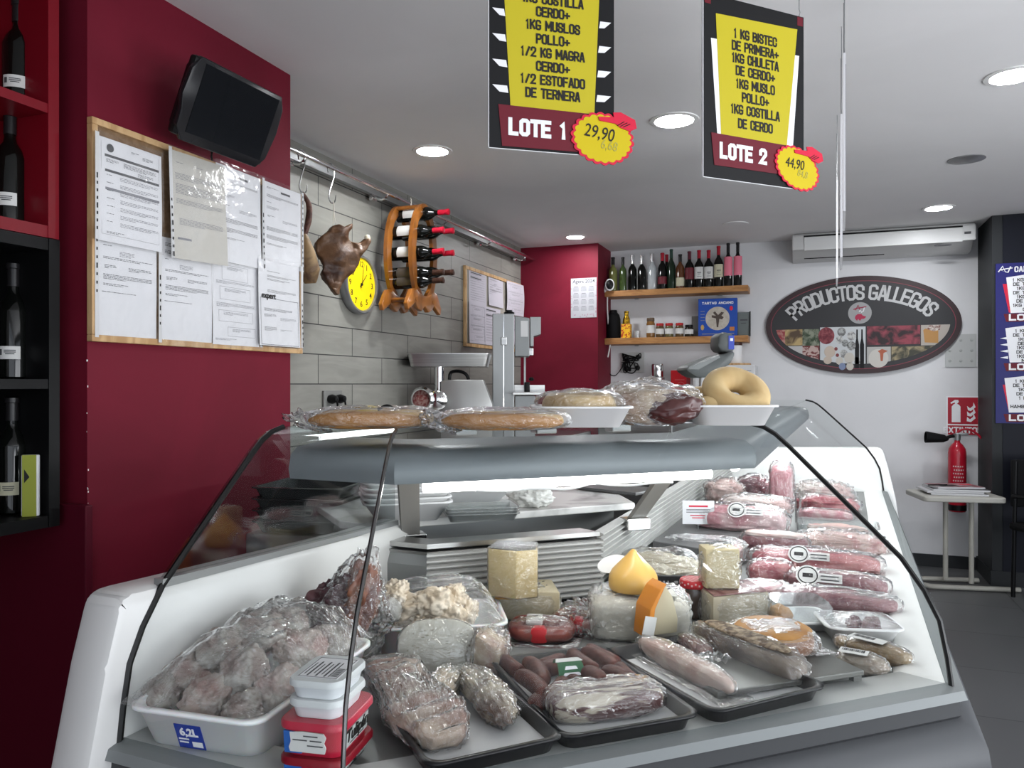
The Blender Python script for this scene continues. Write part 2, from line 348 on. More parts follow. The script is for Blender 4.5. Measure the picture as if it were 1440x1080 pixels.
struct(MB().box(((X0 + X1) / 2, (Y0 + YB) / 2, CEIL + .05), (X1 - X0 + .4, YB - Y0 + .4, .1)).build('ceiling', CEILM))
struct(MB().box((XL - .1, 4.4, CEIL / 2), (.2, 4.3, CEIL)).build('wall_left', TILE))
struct(MB().box((-.4, YB + .1, CEIL / 2), (4.4, .2, CEIL)).build('wall_back', PLASTER))
# red pillar on the left: its broad face looks along +X, its near side looks at the shop front
struct(MB().box((-2.37, 1.91, CEIL / 2), (1.21, .85, CEIL)).build('wall_pillar', REDW))
struct(MB().box((-2.45, 1.40, CEIL / 2), (.1, .17, CEIL)).box((-2.45, -.18, CEIL / 2), (.1, 3.0, CEIL)).build('wall_near', REDD))
struct(MB().box((-1.9, 6.215, CEIL / 2), (.67, .43, CEIL)).build('wall_alcove', REDW))
# paint chips along the pillar edge
pc = MB()
for k in range(26):
    z = rnd.choice([rnd.uniform(.7, 1.45), rnd.uniform(.75, 1.3)]); s = rnd.uniform(.0012, .0035); pc.box((-1.7645 - rnd.uniform(0, .002), 1.4855 + rnd.uniform(-.001, .003), z), (.0015, s, s * rnd.uniform(1, 3)))
struct(pc.build('trim_1', WHITE))
struct(MB().box((2.4, 6.2, CEIL / 2), (2 * (2.4 - XC), .46, CEIL)).build('wall_right', CHAR))
struct(MB().box((2.43, 5.968, 1.27), (2.42, .006, 2.42)).build('trim_2', NAVY))
struct(MB().box((-.18, YB - .008, .045), (2.66, .016, .09)).build('baseboard_back', CHAR))
struct(MB().box((XC - .006, 6.2, .05), (.012, .46, .1)).box((2.4, 5.964, .05), (2.5, .012, .1)).build('baseboard_right', CHAR))
# shop windows on the right and a street door behind the camera let the daylight in
struct(MB().box((X1 - .02, 4.9, CEIL / 2), (.1, 2.9, CEIL)).box((X1 - .02, 1, .1), (.1, 5, .2)).box((X1 - .02, 1, CEIL - .1), (.1, 5, .2)).box((X1 - .02, .9, 1.2), (.06, .06, 2.4)).build('wall_side', CHAR))
struct(MB().box((-1.75, -1.65, CEIL / 2), (2.3, .1, CEIL)).box((3.3, -1.65, CEIL / 2), (.8, .1, CEIL)).box((1.1, -1.65, CEIL - .1), (3.6, .1, .2)).build('wall_front', PLASTER))
# lower red cabinet door beside the pillar
struct(MB().box((-2.1, 1.470, .52), (.72, .022, 1.03), bev=.003).build('door_1', REDD))
# painted-over plate beside the oval sign
t = tag(MB().box((0, 0, 0), (.20, .006, .24)).build('wall_plate', mat('plate_paint', (.50, .51, .50), .7), loc=atY(1351, 493, YB - .004)), 'grey blanking plate with six dimples, on the white wall right of the oval sign', 'plate')
b = MB()
for i in range(3):
    for j in range(3):
        if (i, j) != (0, 2): b.lathe([(.011, 0), (.007, .003), (0, .003)], ((i - 1) * .07, -.003, (j - 1) * .075), 12, (R(90), 0, 0))
b.build('dimple', mat('plate_dimple', (.40, .41, .40), .7), t, True)

# ---------------------------------------------------------------- ceiling lights
DIFF = emis('lamp_diffuser', (.95, .97, 1), LAMP_E)
def downlight(px, py, label, r=.085):
    p = at(px, py, CEIL); t = thing('ceiling_light', label, 'ceiling light', (p.x, p.y, CEIL), 0, 'recessed ceiling lights')
    MB().lathe([(r * .86, -.001), (r * .9, -.006), (r * 1.12, -.004), (r * 1.14, 0), (r * .86, 0)], seg=36).build('trim_ring', WHITE, t, True)
    MB().lathe([(0, -.0035), (r * .87, -.0035), (r * .87, -.001), (0, -.001)], seg=36).build('diffuser', DIFF, t)
downlight(608, 212, 'round lit ceiling downlight above the wall clock and wine rack')
downlight(948, 169, 'round lit ceiling downlight between the two hanging lot signs', .092)
downlight(1425, 106, 'large round lit ceiling downlight cut by the right edge')
downlight(1320, 292, 'round lit ceiling downlight just above the air conditioner')
downlight(809, 333, 'round lit ceiling downlight over the red alcove with the calendar', .075)
for px, py, r, nm, lb in ((1359, 224, .085, 'ceiling_vent', 'unlit round metal vent in the ceiling in front of the air conditioner'), (1034, 315, .09, 'ceiling_cover', 'flat round blank cover in the ceiling above the bottle shelf')):
    p = at(px, py, CEIL); b = MB().lathe([(0, -.012), (r * .6, -.010), (r * .7, -.004), (r, -.003), (r, 0), (0, 0)] if r < .088 else [(0, -.006), (r, -.004), (r, 0), (0, 0)], seg=36)
    tag(b.build(nm, STEELD if r < .088 else CEILM, smooth=True, loc=p), lb, 'ceiling fitting')

# ================================================================ DISPLAY COUNTER (plan polyline, swept with mitres)
CA = R(-2.5)
def rot2(v, a): return Vector((v[0] * math.cos(a) - v[1] * math.sin(a), v[0] * math.sin(a) + v[1] * math.cos(a)))
dL, dW = rot2((1, 0), CA), rot2((0, 1), CA)
Q0 = Vector((-.986, .8825)); Q1 = Q0 + dL * .414; Q2 = Vector((.248, 1.59)); dC = (Q2 - Q1).normalized(); Q3 = Q2 + dW * 2.78
nrm = lambda d: Vector((-d.y, d.x))
PL = [Q0, Q1, Q2, Q3]; ND = [nrm(dL), nrm(dC), nrm(dW)]
def miter(i):
    if i == 0: return ND[0]
    if i == 3: return ND[2]
    a, b = ND[i - 1], ND[i]; return (a + b) / (1 + a.dot(b))
MV = [miter(i) for i in range(4)]
def cp(i, t, z): p = PL[i] + MV[i] * t; return Vector((p.x, p.y, z))
def cseg(s, u, t, z, off=0):
    """point on counter segment s at fraction u, depth t"""
    a, b = cp(s, t, z), cp(s + 1, t, z); return a.lerp(b, u)
def sweep(mb, prof, i0=0, i1=3, closed=True, ext0=0, ext1=0):
    t = bmesh.new(); n = len(prof); rows = []
    for i in range(i0, i1 + 1):
        row = []
        for q, z in prof:
            v = cp(i, q, z)
            if i == i0 and ext0: v = v - Vector((*(PL[i0 + 1] - PL[i0]).normalized(), 0)) * ext0
            if i == i1 and ext1: v = v + Vector((*(PL[i1] - PL[i1 - 1]).normalized(), 0)) * ext1
            row.append(t.verts.new(v))
        rows.append(row)
    for a, b in zip(rows, rows[1:]):
        for k in range(n if closed else n - 1): t.faces.new((a[k], b[k], b[(k + 1) % n], a[(k + 1) % n]))
    if closed: t.faces.new(rows[0][::-1]); t.faces.new(rows[-1])
    bmesh.ops.recalc_face_normals(t, faces=t.faces[:])
    return mb._add(t)
GZ = 1.265; DZ = .80; TB = .77
GP = [(.000, .800), (.006, .850), (.018, .915), (.042, .965), (.080, 1.020), (.140, 1.078), (.215, 1.150), (.285, 1.217), (.315, 1.243), (.340, 1.257), (.375, GZ)]
def thick(p, w):
    out = []
    for i, (a, z) in enumerate(p):
        b = Vector(p[min(i + 1, len(p) - 1)]) - Vector(p[max(i - 1, 0)]); b.normalize(); out.append((a + b.y * w, z - b.x * w))
    return p + out[::-1]
ctr = thing('display_counter', 'refrigerated glass corner display counter with grey bumper, full of meat and cheese', 'display counter', (0, 0, 0))
MB_ = lambda: MB()
sweep(MB(), [(.10, 0.0), (.10, .58), (TB + .02, .58), (TB + .02, 0)], ext1=0).build('base_cabinet', mat('cabinet_grey_white', (.55, .55, .54), .45), ctr)
sweep(MB(), [(.12, .0), (.12, .09), (.10, .09), (.095, 0)]).build('kick_plate', BLACKM, ctr)
sweep(MB(), [(.10, .58), (-.01, .60), (-.045, .625), (-.058, .665), (-.052, .705), (-.03, .735), (-.012, .745), (.02, .75), (.10, .75)]).build('bumper_rail', mat('bumper_grey', (.075, .078, .083), .5, spec=.3), ctr, True)
sweep(MB(), [(-.012, .780), (-.022, .783), (-.016, .798), (.012, .804), (.02, .780)]).build('front_trim', mat('trim_grey', (.20, .215, .215), .5, .1), ctr, True)
sweep(MB(), [(-.004, .742), (-.012, .752), (-.010, .780), (.02, .780), (.02, .742)]).build('trim_groove', mat('trim_dark', (.035, .037, .040), .5), ctr, True)
RIMM = mat('rim_grey', (.50, .51, .50), .4, .25)
sweep(MB(), [(.012, .745), (.012, .803), (.085, .803), (.098, .792), (.098, .745)], 0, 2).build('deck_rim', RIMM, ctr, True)
sweep(MB(), [(.012, .745), (.012, .803), (.075, .803), (.095, .790), (.095, .745)], 2, 3).build('deck_rim', WHITE, ctr, True)
sweep(MB(), [(.095, .70), (.095, .7915), (TB, .7915), (TB, .70)]).build('deck', mat('deck_steel', (.22, .225, .22), .45, .3), ctr)
for s in range(3): sweep(MB(), thick(GP, .006), s, s + 1).build('front_glass', GLASS, ctr, 'all')
# rubber seals where the panes meet
SEAL = mat('seal_black', (.006, .006, .006), .4)
def seal(i, d, m, r, side=0):
    b = MB(); b.tube([cp(i, q + .003, z) + Vector((*d, 0)) * side for q, z in GP], r, 6); b.build('glass_seal', m, ctr, True)
seal(0, dL, SEAL, .0055); seal(1, dL, mat('seal_chrome', (.12, .12, .12), .25, .8), .0035); seal(2, dW, SEAL, .0048); seal(3, dW, SEAL, .0045)
# top glass and its front edge
for s in range(3): sweep(MB(), [(.375, GZ - .006), (.375, GZ), (.80, GZ), (.80, GZ - .006)], s, s + 1).build('top_glass', GLASS, ctr)
# canopy with the tube lamp under it
CANP = [(.362, 1.166), (.358, 1.185), (.364, 1.212), (.383, 1.226), (.43, 1.231), (.56, 1.234), (.56, 1.227), (.43, 1.222), (.392, 1.215), (.376, 1.203), (.371, 1.170)]
sweep(MB(), CANP, 0, 2, ext0=-.03).build('lamp_canopy', CANOPY, ctr, True)
sweep(MB(), CANP, 2, 3, ext1=-.03).build('lamp_canopy', CANOPY, ctr, True)
TUBE = emis('fluorescent_tube', (1, .98, .94), TUBE_E)
TUBEW = emis('wing_tube', (.95, .98, 1), TUBE_E * 1.9)
def clamp_pts(s, u0, u1, t, z): return [cseg(s, u0 + (u1 - u0) * k / 6, t, z) for k in range(7)]
MB().tube(clamp_pts(1, .06, .94, .425, 1.150), .011, 12).build('lamp_tube', TUBE, ctr, True)
MB().tube(clamp_pts(2, .05, .50, .425, 1.150), .011, 12).build('lamp_tube', TUBEW, ctr, True)
MB().tube(clamp_pts(2, .53, .97, .425, 1.150), .011, 12).build('lamp_tube', TUBEW, ctr, True)
MB().tube([cseg(1, .2 + .6 * k / 12, .41 + .012 * math.sin(k * 1.1), 1.142 - .006 * abs(math.sin(k * .9))) for k in range(13)], .0025, 6, sub=3).build('tube_reflection', WHITE, ctr, True)  # wavy white strip modelled in place of the tube's reflection
# left end: moulded white side panel and end pane
def endmesh(poly, M0, d, w0, w1, bev=0):
    b = MB(); a = Vector((*PL[M0], 0)); n = MV[M0] if M0 in (0, 3) else None
    M = Matrix(((n.x, d.x, 0, a.x), (n.y, d.y, 0, a.y), (0, 0, 1, 0), (0, 0, 0, 1)))
    b.prism(poly, w0, w1, M, bev); return b
EP = [(-.085, .30), (-.075, .60), (-.055, .76), (-.02, .92), (.004, 1.005), (.012, 1.018), (.03, 1.024), (.085, 1.022), (.66, 1.003), (.86, 1.003), (.90, .95), (.90, .0), (.0, .0), (-.07, .1)]
endmesh(EP, 0, dL, -.085, 0, .014).build('end_panel', mat('moulded_white', (.62, .615, .60), .35, coat=.1), ctr, True)
endmesh([(.085, 1.020), (.66, 1.000), (.80, 1.000), (.80, GZ), (.375, GZ)] + GP[::-1][1:7], 0, dL, -.012, -.006).build('end_glass', ENDGL, ctr)
endmesh([(.082, 1.018), (.082, 1.032), (.66, 1.013), (.80, 1.013), (.80, 1.0)], 0, dL, -.016, .004).build('glass_channel', STEELD, ctr)
endmesh(EP, 3, dW, 0, .05, .01).build('end_panel', WHITE, ctr, True)
endmesh([(.0, .80)] + GP[1:] + [(.6, GZ), (.6, .8)], 3, dW, .002, .008).build('end_glass', GLASS, ctr)
# ribbed air grille along the back of the deck, one per segment
RIB = mat('grille_steel', (.52, .515, .50), .42, .15)
def grille(s, z0, z1, n, u0=0, u1=1):
    prof = [(TB, z0)]
    for k in range(n):
        a = z0 + (z1 - z0) * k / n; h = (z1 - z0) / n
        prof += [(TB - .001, a), (TB - .015, a + h * .55), (TB - .015, a + h * .8), (TB - .001, a + h)]
    prof += [(TB, z1), (TB + .012, z1), (TB + .012, z0)]
    b = MB(); sweep(b, prof, s, s + 1); b.build('air_grille', RIB if s else STEELD, ctr)
grille(0, .80, .945, 1); grille(1, .80, .945, 10); grille(2, .80, .965, 11)
sweep(MB(), [(TB - .004, .94), (TB - .008, .948), (TB + .012, .948), (TB + .012, .94)], 0, 2).build('grille_cap', STEEL, ctr)
sweep(MB(), [(TB + .04, .58), (TB + .04, .957), (TB + .05, .957), (TB + .05, .58)], 0, 2).build('shadow_gap', BLACKM, ctr)  # black sheet stands in for the shade in the gap under the marble
sweep(MB(), [(TB + .002, .951), (TB - .004, .955), (TB - .004, .966), (TB + .06, .966), (TB + .06, .951)], 0, 2).build('slot_rail', STEEL, ctr)
# two posts that carry the canopy, each on a bright clamp block
def post(px, py, px2, py2, z0, label=None):
    p = at(px, py, z0); q = atD(px2, py2, mpp(p) * FPX - .26 * (1 if px < 700 else 1)); d = q - p
    b = MB(); a = math.atan2(dC.y, dC.x)
    M = Matrix.Translation(p)
    for k in (0,):
        t = bmesh.new(); bmesh.ops.create_cube(t, size=1)
        for v in t.verts:
            base = Vector(((v.co.x) * .046, (v.co.y) * .02, 0)); base.rotate(Euler((0, 0, a))); v.co = base + (d * (v.co.z + .5))
        bmesh.ops.recalc_face_normals(t, faces=t.faces[:]); b._add(t, M)
    o = b.build('canopy_post', mat('post_metal', (.34, .325, .30), .4, .25), ctr)
    MB().box((0, 0, .0), (.075, .05, .034), bev=.003).build('post_clamp', CHROME, o, loc=p + Vector((0, 0, -.012)), rz=a)
post(577, 752, 574, 680, .962); post(893, 730, 935, 672, .962)
# marble worktop behind the display
Am, Bm = at(507, 738, .985), at(893, 708, .985); nn = Vector((-(Bm - Am).y, (Bm - Am).x, 0)).normalized(); dd = (Bm - Am).normalized()
MARB = mat('grey_marble', (.70, .69, .67), .25, 0, (.34, .34, .33), 5, detail=10, mix=(.50, .64), coat=.1)
poly = [Am + dd * .03, Bm, Bm + nn * .62 + dd * .2, Am + nn * .62 - dd * .05, Am + nn * .07 - dd * .04, Am + nn * .02 - dd * .005]
tag(MB().slab(poly, .967, .987, bev=.003).build('worktop', MARB), 'grey veined marble worktop behind the display grille', 'worktop')
tag(MB().slab([p + nn * .12 for p in poly[:2]] + poly[2:4], .0, .9665).build('work_bench', STEELD), 'steel bench carrying the marble worktop behind the counter', 'bench')

# ================================================================ LEFT WALL
# wine shelving at the near left: red upper cabinet and black lower cabinet, open towards +X
def open_shelf(name, label, m, min_, z0, z1, yr, xf, depth, shelves, th=.03):
    t = thing(name, label, 'shelf', (xf, yr, 0)); L = 1.1
    MB().box((-depth / 2, -th / 2, (z0 + z1) / 2), (depth, th, z1 - z0)).build('side_panel', m, t)
    MB().box((-depth / 2, -L + th / 2, (z0 + z1) / 2), (depth, th, z1 - z0)).build('side_panel', m, t)
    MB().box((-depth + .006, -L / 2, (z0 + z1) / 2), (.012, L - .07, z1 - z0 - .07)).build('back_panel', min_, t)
    for i, z in enumerate([z0 + th / 2] + shelves + [z1 - th / 2]):
        MB().box((-depth / 2 + .004, -L / 2, z), (depth - .012, L - 2 * th, th * (1 if z in (z0 + th / 2, z1 - th / 2) else .8))).build('shelf_board', m, t)
    return t
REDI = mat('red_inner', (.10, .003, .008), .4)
pS = atX(83, 338, -1.80); XS = -1.80; YS = pS.y
zr = pS.z
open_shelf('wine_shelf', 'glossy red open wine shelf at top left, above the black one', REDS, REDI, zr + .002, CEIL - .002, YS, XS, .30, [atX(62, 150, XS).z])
open_shelf('wine_shelf', 'black open wine shelf at far left, below the red one', BLACK, BLACKM, atX(78, 740, XS).z, zr, YS + .002, XS, .30, [atX(70, 540, XS).z])
LBL = mat('bottle_label_white', (.62, .62, .60), .6); LBLC = mat('bottle_label_cream', (.52, .50, .36), .6)
def bottle(loc, h, r, glass, cap, label_m=None, lz=(.18, .48), text_='', lb='', group=None, ang=-90, capf=.2, span=150, nk=.36, rot=None, shoulder=.60, name='wine_bottle', cat='bottle', emblem=None):
    t = thing(name, lb, cat, loc, 0, group)
    if rot: t.rotation_euler = rot
    rn = r * nk
    MB().lathe([(0, .004), (r * .8, 0), (r, .006), (r, h * shoulder * .97), (r * .97, h * shoulder), (r * .8, h * (shoulder + .06)), (rn * 1.25, h * (shoulder + .125)), (rn, h * (shoulder + .17)), (rn * .98, h * .955), (rn * 1.15, h * .96), (rn * 1.15, h * .985), (0, h * .99)], seg=24).build('glass', glass, t, True)
    MB().lathe([(rn * 1.08, h * (1 - capf)), (rn * 1.12, h * (1 - capf)), (rn * 1.1, h * .95), (rn * 1.24, h * .955), (rn * 1.24, h * .995), (rn, h), (0, h)], seg=20).build('capsule', cap, t, True)
    if label_m:
        q = bmesh.new(); n = 14; v = []
        for k in range(n + 1):
            a = R(ang - span / 2 + span * k / n); v.append([q.verts.new(((r + .0008) * math.cos(a), (r + .0008) * math.sin(a), h * z)) for z in lz])
        for k in range(n): q.faces.new((v[k][0], v[k + 1][0], v[k + 1][1], v[k][1]))
        b = MB(); b._add(q); o = b.build('label', label_m, t, True)
        if emblem:
            e = MB()
            for (ex, ez, ew, eh) in emblem:
                q = bmesh.new(); vv = []
                for k in range(5):
                    a = R(ang) + (ex + ew * (k / 4 - .5)) / r; vv.append([q.verts.new(((r + .0016) * math.cos(a), (r + .0016) * math.sin(a), h * (ez + s * eh / 2))) for s in (-1, 1)])
                for k in range(4): q.faces.new((vv[k][0], vv[k + 1][0], vv[k + 1][1], vv[k][1]))
                e._add(q)
            e.build('label_print', PRINT, o)
    return t
DARKCAP = mat('dark_capsule', (.012, .011, .012), .3); BARC = [(-.018, .23, .008, .05), (.004, .245, .026, .008), (.004, .23, .026, .008), (.004, .215, .02, .008)]
g = 'dark wine bottles in the shelves at the left'
for (px, py0, py1, z, lb) in ((26, 5, 125, 'red1', 'dark wine bottle in the topmost red compartment, with a white barcode label'), (14, 165, 306, 'red0', 'dark wine bottle in the lower red compartment, with a low white barcode label'),
                              (19, 385, 530, 'blk1', 'dark wine bottle in the upper black compartment, with a white label'), (17, 567, 716, 'blk0', 'dark wine bottle in the lowest black compartment, beside the green booklet')):
    zb = {'red1': atX(62, 150, XS).z + .0125, 'red0': zr + .0325, 'blk1': atX(70, 540, XS).z + .0125, 'blk0': atX(78, 740, XS).z + .0305}[z]
    p = atX(px, 540, XS - .12); d = mpp(p)
    p = Vector((p.x, p.y, zb)); tall = {'red1': .285, 'red0': .30, 'blk1': .30, 'blk0': .30}[z]
    bottle(p, tall, .037, BGLASS, DARKCAP, LBLC if z == 'blk0' else LBL, (.17, .28), '', lb, g, ang=-55, span=85, emblem=BARC)
p = atX(43, 700, XS - .032); t = thing('booklet', 'yellow-green booklet standing beside the bottle in the lowest black compartment', 'booklet', (p.x, p.y, atX(78, 740, XS).z + .0305), R(35))
MB().box((0, 0, .078), (.040, .012, .155), bev=.003).build('pages', PAPER, t); MB().box((-.001, -.0068, .078), (.032, .0014, .155)).build('cover', mat('lime_cover', (.30, .33, .04), .45), t)
MB().prism([(-.012, .12), (.0, .10), (-.012, .085)], -.0082, -.0074).build('cover_print', INK, t)
# stacked glasses rims peeping in at the far left
RIMC = [srgb(70, 130, 105)] * 6 + [srgb(150, 150, 140), srgb(170, 165, 155), srgb(60, 80, 150), srgb(70, 90, 170)]
for k, c in enumerate(RIMC):
    p = atX(-2, 793 + 31 * k, -1.02)
    b = MB().box((0, 0, 0), (.10, .012, .006), bev=.002)
    if k == 0: bracket = thing('display_rack', 'rack of small coloured tiles cut off by the left edge, below the black shelf', 'rack', (p.x - .055, p.y, 0))
    b.build('rack_tile', mat('tile_c%d' % k, c, .3), bracket, loc=(.0, 0, p.z))
MB().box((-.055, 0, .55), (.012, .03, 1.1)).build('rack_upright', BLACKM, bracket)

# ---------------------------------------------------------------- documents in sleeves
def doc(name, label, w, h, loc, style, tilt=0, m=None, par=None, group=None, curl=.006, sleeve=True, yaw=R(90), holes='L'):
    """sheet hanging on a wall plane: local x right, z up, y into the wall"""
    t = thing(name, label, 'document', loc, yaw, group); t.rotation_euler = (0, tilt, yaw)
    b = MB(); n = 8; q = bmesh.new(); ph = rnd.uniform(0, 6)
    f = lambda u, v: -.002 - curl * (.5 + .5 * math.sin(3.1 * v + ph)) * (1 - v) - .3 * curl * math.sin(2.4 * u + ph)
    V = [[q.verts.new((w * (u / n - .5), f(u / n, v / n), h * (v / n - 1))) for u in range(n + 1)] for v in range(n + 1)]
    for v in range(n):
        for u in range(n): q.faces.new((V[v][u], V[v][u + 1], V[v + 1][u + 1], V[v + 1][u]))
    b._add(q); b.build('sheet', m or PAPER, t, 'all')
    pr = MB(); fd = MB()
    def bar(x0, z0, x1, z1, dst=pr):  # fractions, z from top
        k = max(1, int((x1 - x0) * 8))
        for i in range(k):
            a0, a1 = x0 + (x1 - x0) * i / k, x0 + (x1 - x0) * (i + 1) / k; P = lambda a, z: (w * (a - .5), f(a, 1 - z) - .0009, -h * z)
            dst.quad(P(a0, z1), P(a1, z1), P(a1, z0), P(a0, z0))
    def para(x0, x1, z, rows, lh=.0125, dst=pr):
        for r in range(rows):
            x = x0; end = x1 if r < rows - 1 else x0 + (x1 - x0) * rnd.uniform(.3, .8)
            while x < end - .01:
                ln = rnd.uniform(.02, .07); bar(x, z + r * lh, min(x + ln, end), z + r * lh + lh * .38, dst); x += ln + .011
    if style == 'invoice':
        bar(.10, .155, .95, .18); bar(.10, .30, .95, .325); bar(.10, .475, .95, .5, fd)
        para(.12, .3, .20, 3); para(.38, .9, .2, 4); para(.6, .85, .26, 3); para(.5, .62, .06, 2); para(.68, .85, .08, 3)
        for k in range(7): para(.12, .28, .35 + .075 * k, 1); para(.32, .93, .35 + .075 * k, 3, .014, fd)
        para(.12, .4, .90, 2); bar(.05, .04, .052, .93); bar(.05, .93, .95, .932); bar(.948, .04, .95, .93)
    elif style == 'letter':
        para(.08, .3, .10, 1, dst=fd); para(.45, .6, .10, 1, dst=fd); para(.06, .92, .20, 5, dst=fd); para(.06, .92, .30, 7, .014, fd); para(.06, .92, .44, 4, dst=fd); para(.1, .92, .62, 5, .013, fd); bar(.06, .80, .30, .82, fd)
    elif style == 'text':
        para(.08, .92, .05, 3); para(.08, .6, .12, 3); para(.08, .3, .20, 1); para(.35, .6, .24, 4, dst=fd); para(.08, .92, .30, 2); para(.1, .3, .37, 3); para(.5, .9, .37, 3); para(.08, .92, .45, 4); para(.08, .5, .53, 2); para(.06, .8, .60, 1)
    elif style == 'form':
        para(.08, .9, .06, 3, dst=fd)
        for (x0, z0, x1, z1) in ((.2, .12, .75, .28), (.15, .36, .8, .50), (.12, .62, .85, .74), (.3, .8, .9, .9)):
            bar(x0, z0, x1, z0 + .003, fd); bar(x0, z1, x1, z1 + .003, fd); bar(x0, z0, x0 + .004, z1, fd); bar(x1, z0, x1 + .004, z1, fd); para(x0 + .1, x1 - .1, z0 + .02, 3, dst=fd)
        para(.08, .9, .30, 3, dst=fd); para(.08, .9, .54, 4, dst=fd); para(.05, .5, .93, 2, dst=fd)
    elif style == 'table':
        for k in range(12): para(.08, .9, .10 + .07 * k, 2, .016, fd)
        bar(.08, .06, .7, .09); bar(.08, .20, .7, .23)
    elif style == 'head':
        bar(.45, .07, .7, .095); para(.08, .4, .06, 2); para(.08, .92, .15, 3); para(.08, .35, .24, 1); para(.08, .4, .29, 3, dst=fd); para(.1, .3, .40, 2); para(.5, .9, .42, 3, dst=fd); para(.08, .92, .54, 4); para(.08, .92, .64, 4); para(.08, .6, .74, 2)
    elif style == 'fair':
        para(.2, .6, .12, 1); para(.2, .9, .17, 2); para(.2, .75, .21, 2); para(.2, .9, .34, 3)
        bar(.04, .44, .96, .445); bar(.04, .985, .96, .99); bar(.04, .44, .046, .99); bar(.955, .44, .961, .99)
        para(.12, .8, .56, 3); para(.12, .4, .63, 3); para(.5, .9, .66, 3, dst=fd); para(.12, .4, .78, 4); para(.5, .8, .8, 2, dst=fd)
    for bm_, mm, nm in ((pr, PRINT, 'printed_text'), (fd, PRINTL, 'faint_text')):
        if len(bm_.bm.faces): bm_.build(nm, mm, t)
    if style == 'fair': text('heading', 'expert', .028, INK, t, (-w * .28, f(.2, .58) - .003, -h * .415), bold=.0006)
    if style == 'invoice': MB().prism(ell(.011, .011, 20, -w * .32, -h * .09), f(.2, .9) - .0016, f(.2, .9) - .0008).build('round_logo', PRINT, t)
    if sleeve:
        s = MB(); sx = -1 if holes == 'L' else 1; s.mi = 0
        q = bmesh.new(); x0, x1 = -w / 2 - (.014 if sx < 0 else .004), w / 2 + (.014 if sx > 0 else .004)
        for v in range(n):
            q.faces.new([q.verts.new((x0 if i in (0, 3) else x1, f(.5, (v + (i > 1)) / n) - .004, (h + .02) * ((v + (i > 1)) / n - 1) + .012)) for i in range(4)])
        s._add(q); o = s.build('plastic_sleeve', SLEEVE, t)
        hb = MB(); xx = sx * (w / 2 + .008)
        for k in range(14): hb.quad(*[(xx + dx * .0022, f(.5, k / 14) - .0048, -h * (1 - (k + .5) / 14) + dz * (.004 if k % 4 else .007)) for dx, dz in ((-1, -1), (1, -1), (1, 1), (-1, 1))])
        hb.build('punch_holes', INK, o); 
        MB().quad(*[(xx + dx * .006, f(.5, .5) - .0044, z) for dx, z in ((-1, -h), (1, -h), (1, .006), (-1, .006))]).build('punch_strip', mat('strip_white', (.6, .6, .6), .5), o)
    return t
# first cork board, on the pillar (plane X = -1.765)
XP = -1.765
a, bb, c_, d_ = atX(121, 175, XP), atX(419, 267, XP), atX(419, 494, XP), atX(118, 485, XP)
yb0, yb1 = a.y, bb.y; zb0, zb1 = (c_.z + d_.z) / 2, (a.z + bb.z) / 2
CORK = mat('cork', (.24, .15, .085), .9, 0, (.19, .115, .06), 60)
bw = yb1 - yb0; bh = zb1 - zb0
cb = thing('notice_board', 'large pine-framed cork board on the red pillar, covered with sleeved papers', 'notice board', (XP + .002, yb0, zb0), R(90))
MB().box((bw / 2, -.006, bh / 2), (bw - .02, .01, bh - .02)).build('cork_panel', CORK, cb)
for (x, z, w, h) in ((bw / 2, .009, bw, .018), (bw / 2, bh - .009, bw, .018), (.009, bh / 2, .018, bh - .036), (bw - .009, bh / 2, .018, bh - .036)):
    MB().box((x, -.010, z), (w, .020, h), bev=.002).build('frame_rail', PINE, cb)
def pdoc(nm, lb, x0, y0, x1, y1, style, layer, tilt=0, m=None, holes='L', X=XP, grp='papers on the pillar board', sl=True):
    A, B = atX(x0, y0, X + .02), atX(x1, y1, X + .02); ym = atX((x0 + x1) / 2, 300, X + .02).y
    w = B.y - A.y; h = A.z - B.z
    xm = (x0 + x1) / 2
    return doc(nm, lb, w - .018, h, (X + .016 + .007 * layer, (A.y + B.y) / 2, A.z), style, tilt, m, group=None, holes=holes, sleeve=sl)
# each entry: pixel left/top (at its left edge) and right/bottom (at its right edge)
def tz(px, x0=121, y0=175, x1=419, y1=267): return y0 + (y1 - y0) * (px - x0) / (x1 - x0)
def pd2(nm, lb, xl, xr, ytl, ybm, style, layer, **k):
    """xl..xr pixel span, ytl = top at the middle, ybm = bottom at the middle"""
    X = XP + .016 + .006 * layer; A, B = atX(xl, 300, X), atX(xr, 300, X); M0 = atX((xl + xr) / 2, ytl, X); M1 = atX((xl + xr) / 2, ybm, X)
    return doc(nm, lb, B.y - A.y - .014, M0.z - M1.z, (X, (A.y + B.y) / 2, M0.z), style, **k)
pd2('document', 'white text sheet at the bottom left of the pillar board', 134, 221, 318, 477, 'text', 0)
pd2('document', 'white text sheet second from left in the bottom row of the pillar board', 222, 298, 340, 484, 'text', 0)
pd2('document', 'faint form sheet third from left in the bottom row of the pillar board', 294, 364, 360, 486, 'form', 0, holes='R')
pd2('document', 'sleeved sheet with a short grey heading bar in the middle of the board top row', 300, 368, 240, 372, 'head', 1, holes='R')
pd2('document', 'sleeved sheet with a heading bar at the top right of the pillar board', 368, 424, 263, 376, 'head', 1, holes='R')
pd2('document', 'lilac-white sheet headed expert at the bottom right of the pillar board', 360, 422, 370, 487, 'fair', 2, holes='R')
pd2('document', 'invoice with dark bars and a round stamp at the board top left', 133, 228, 205, 346, 'invoice', 2)
pd2('document', 'cream letter hanging in front, second from left in the board top row', 236, 317, 222, 368, 'letter', 4, m=PAPERC, tilt=R(-2))

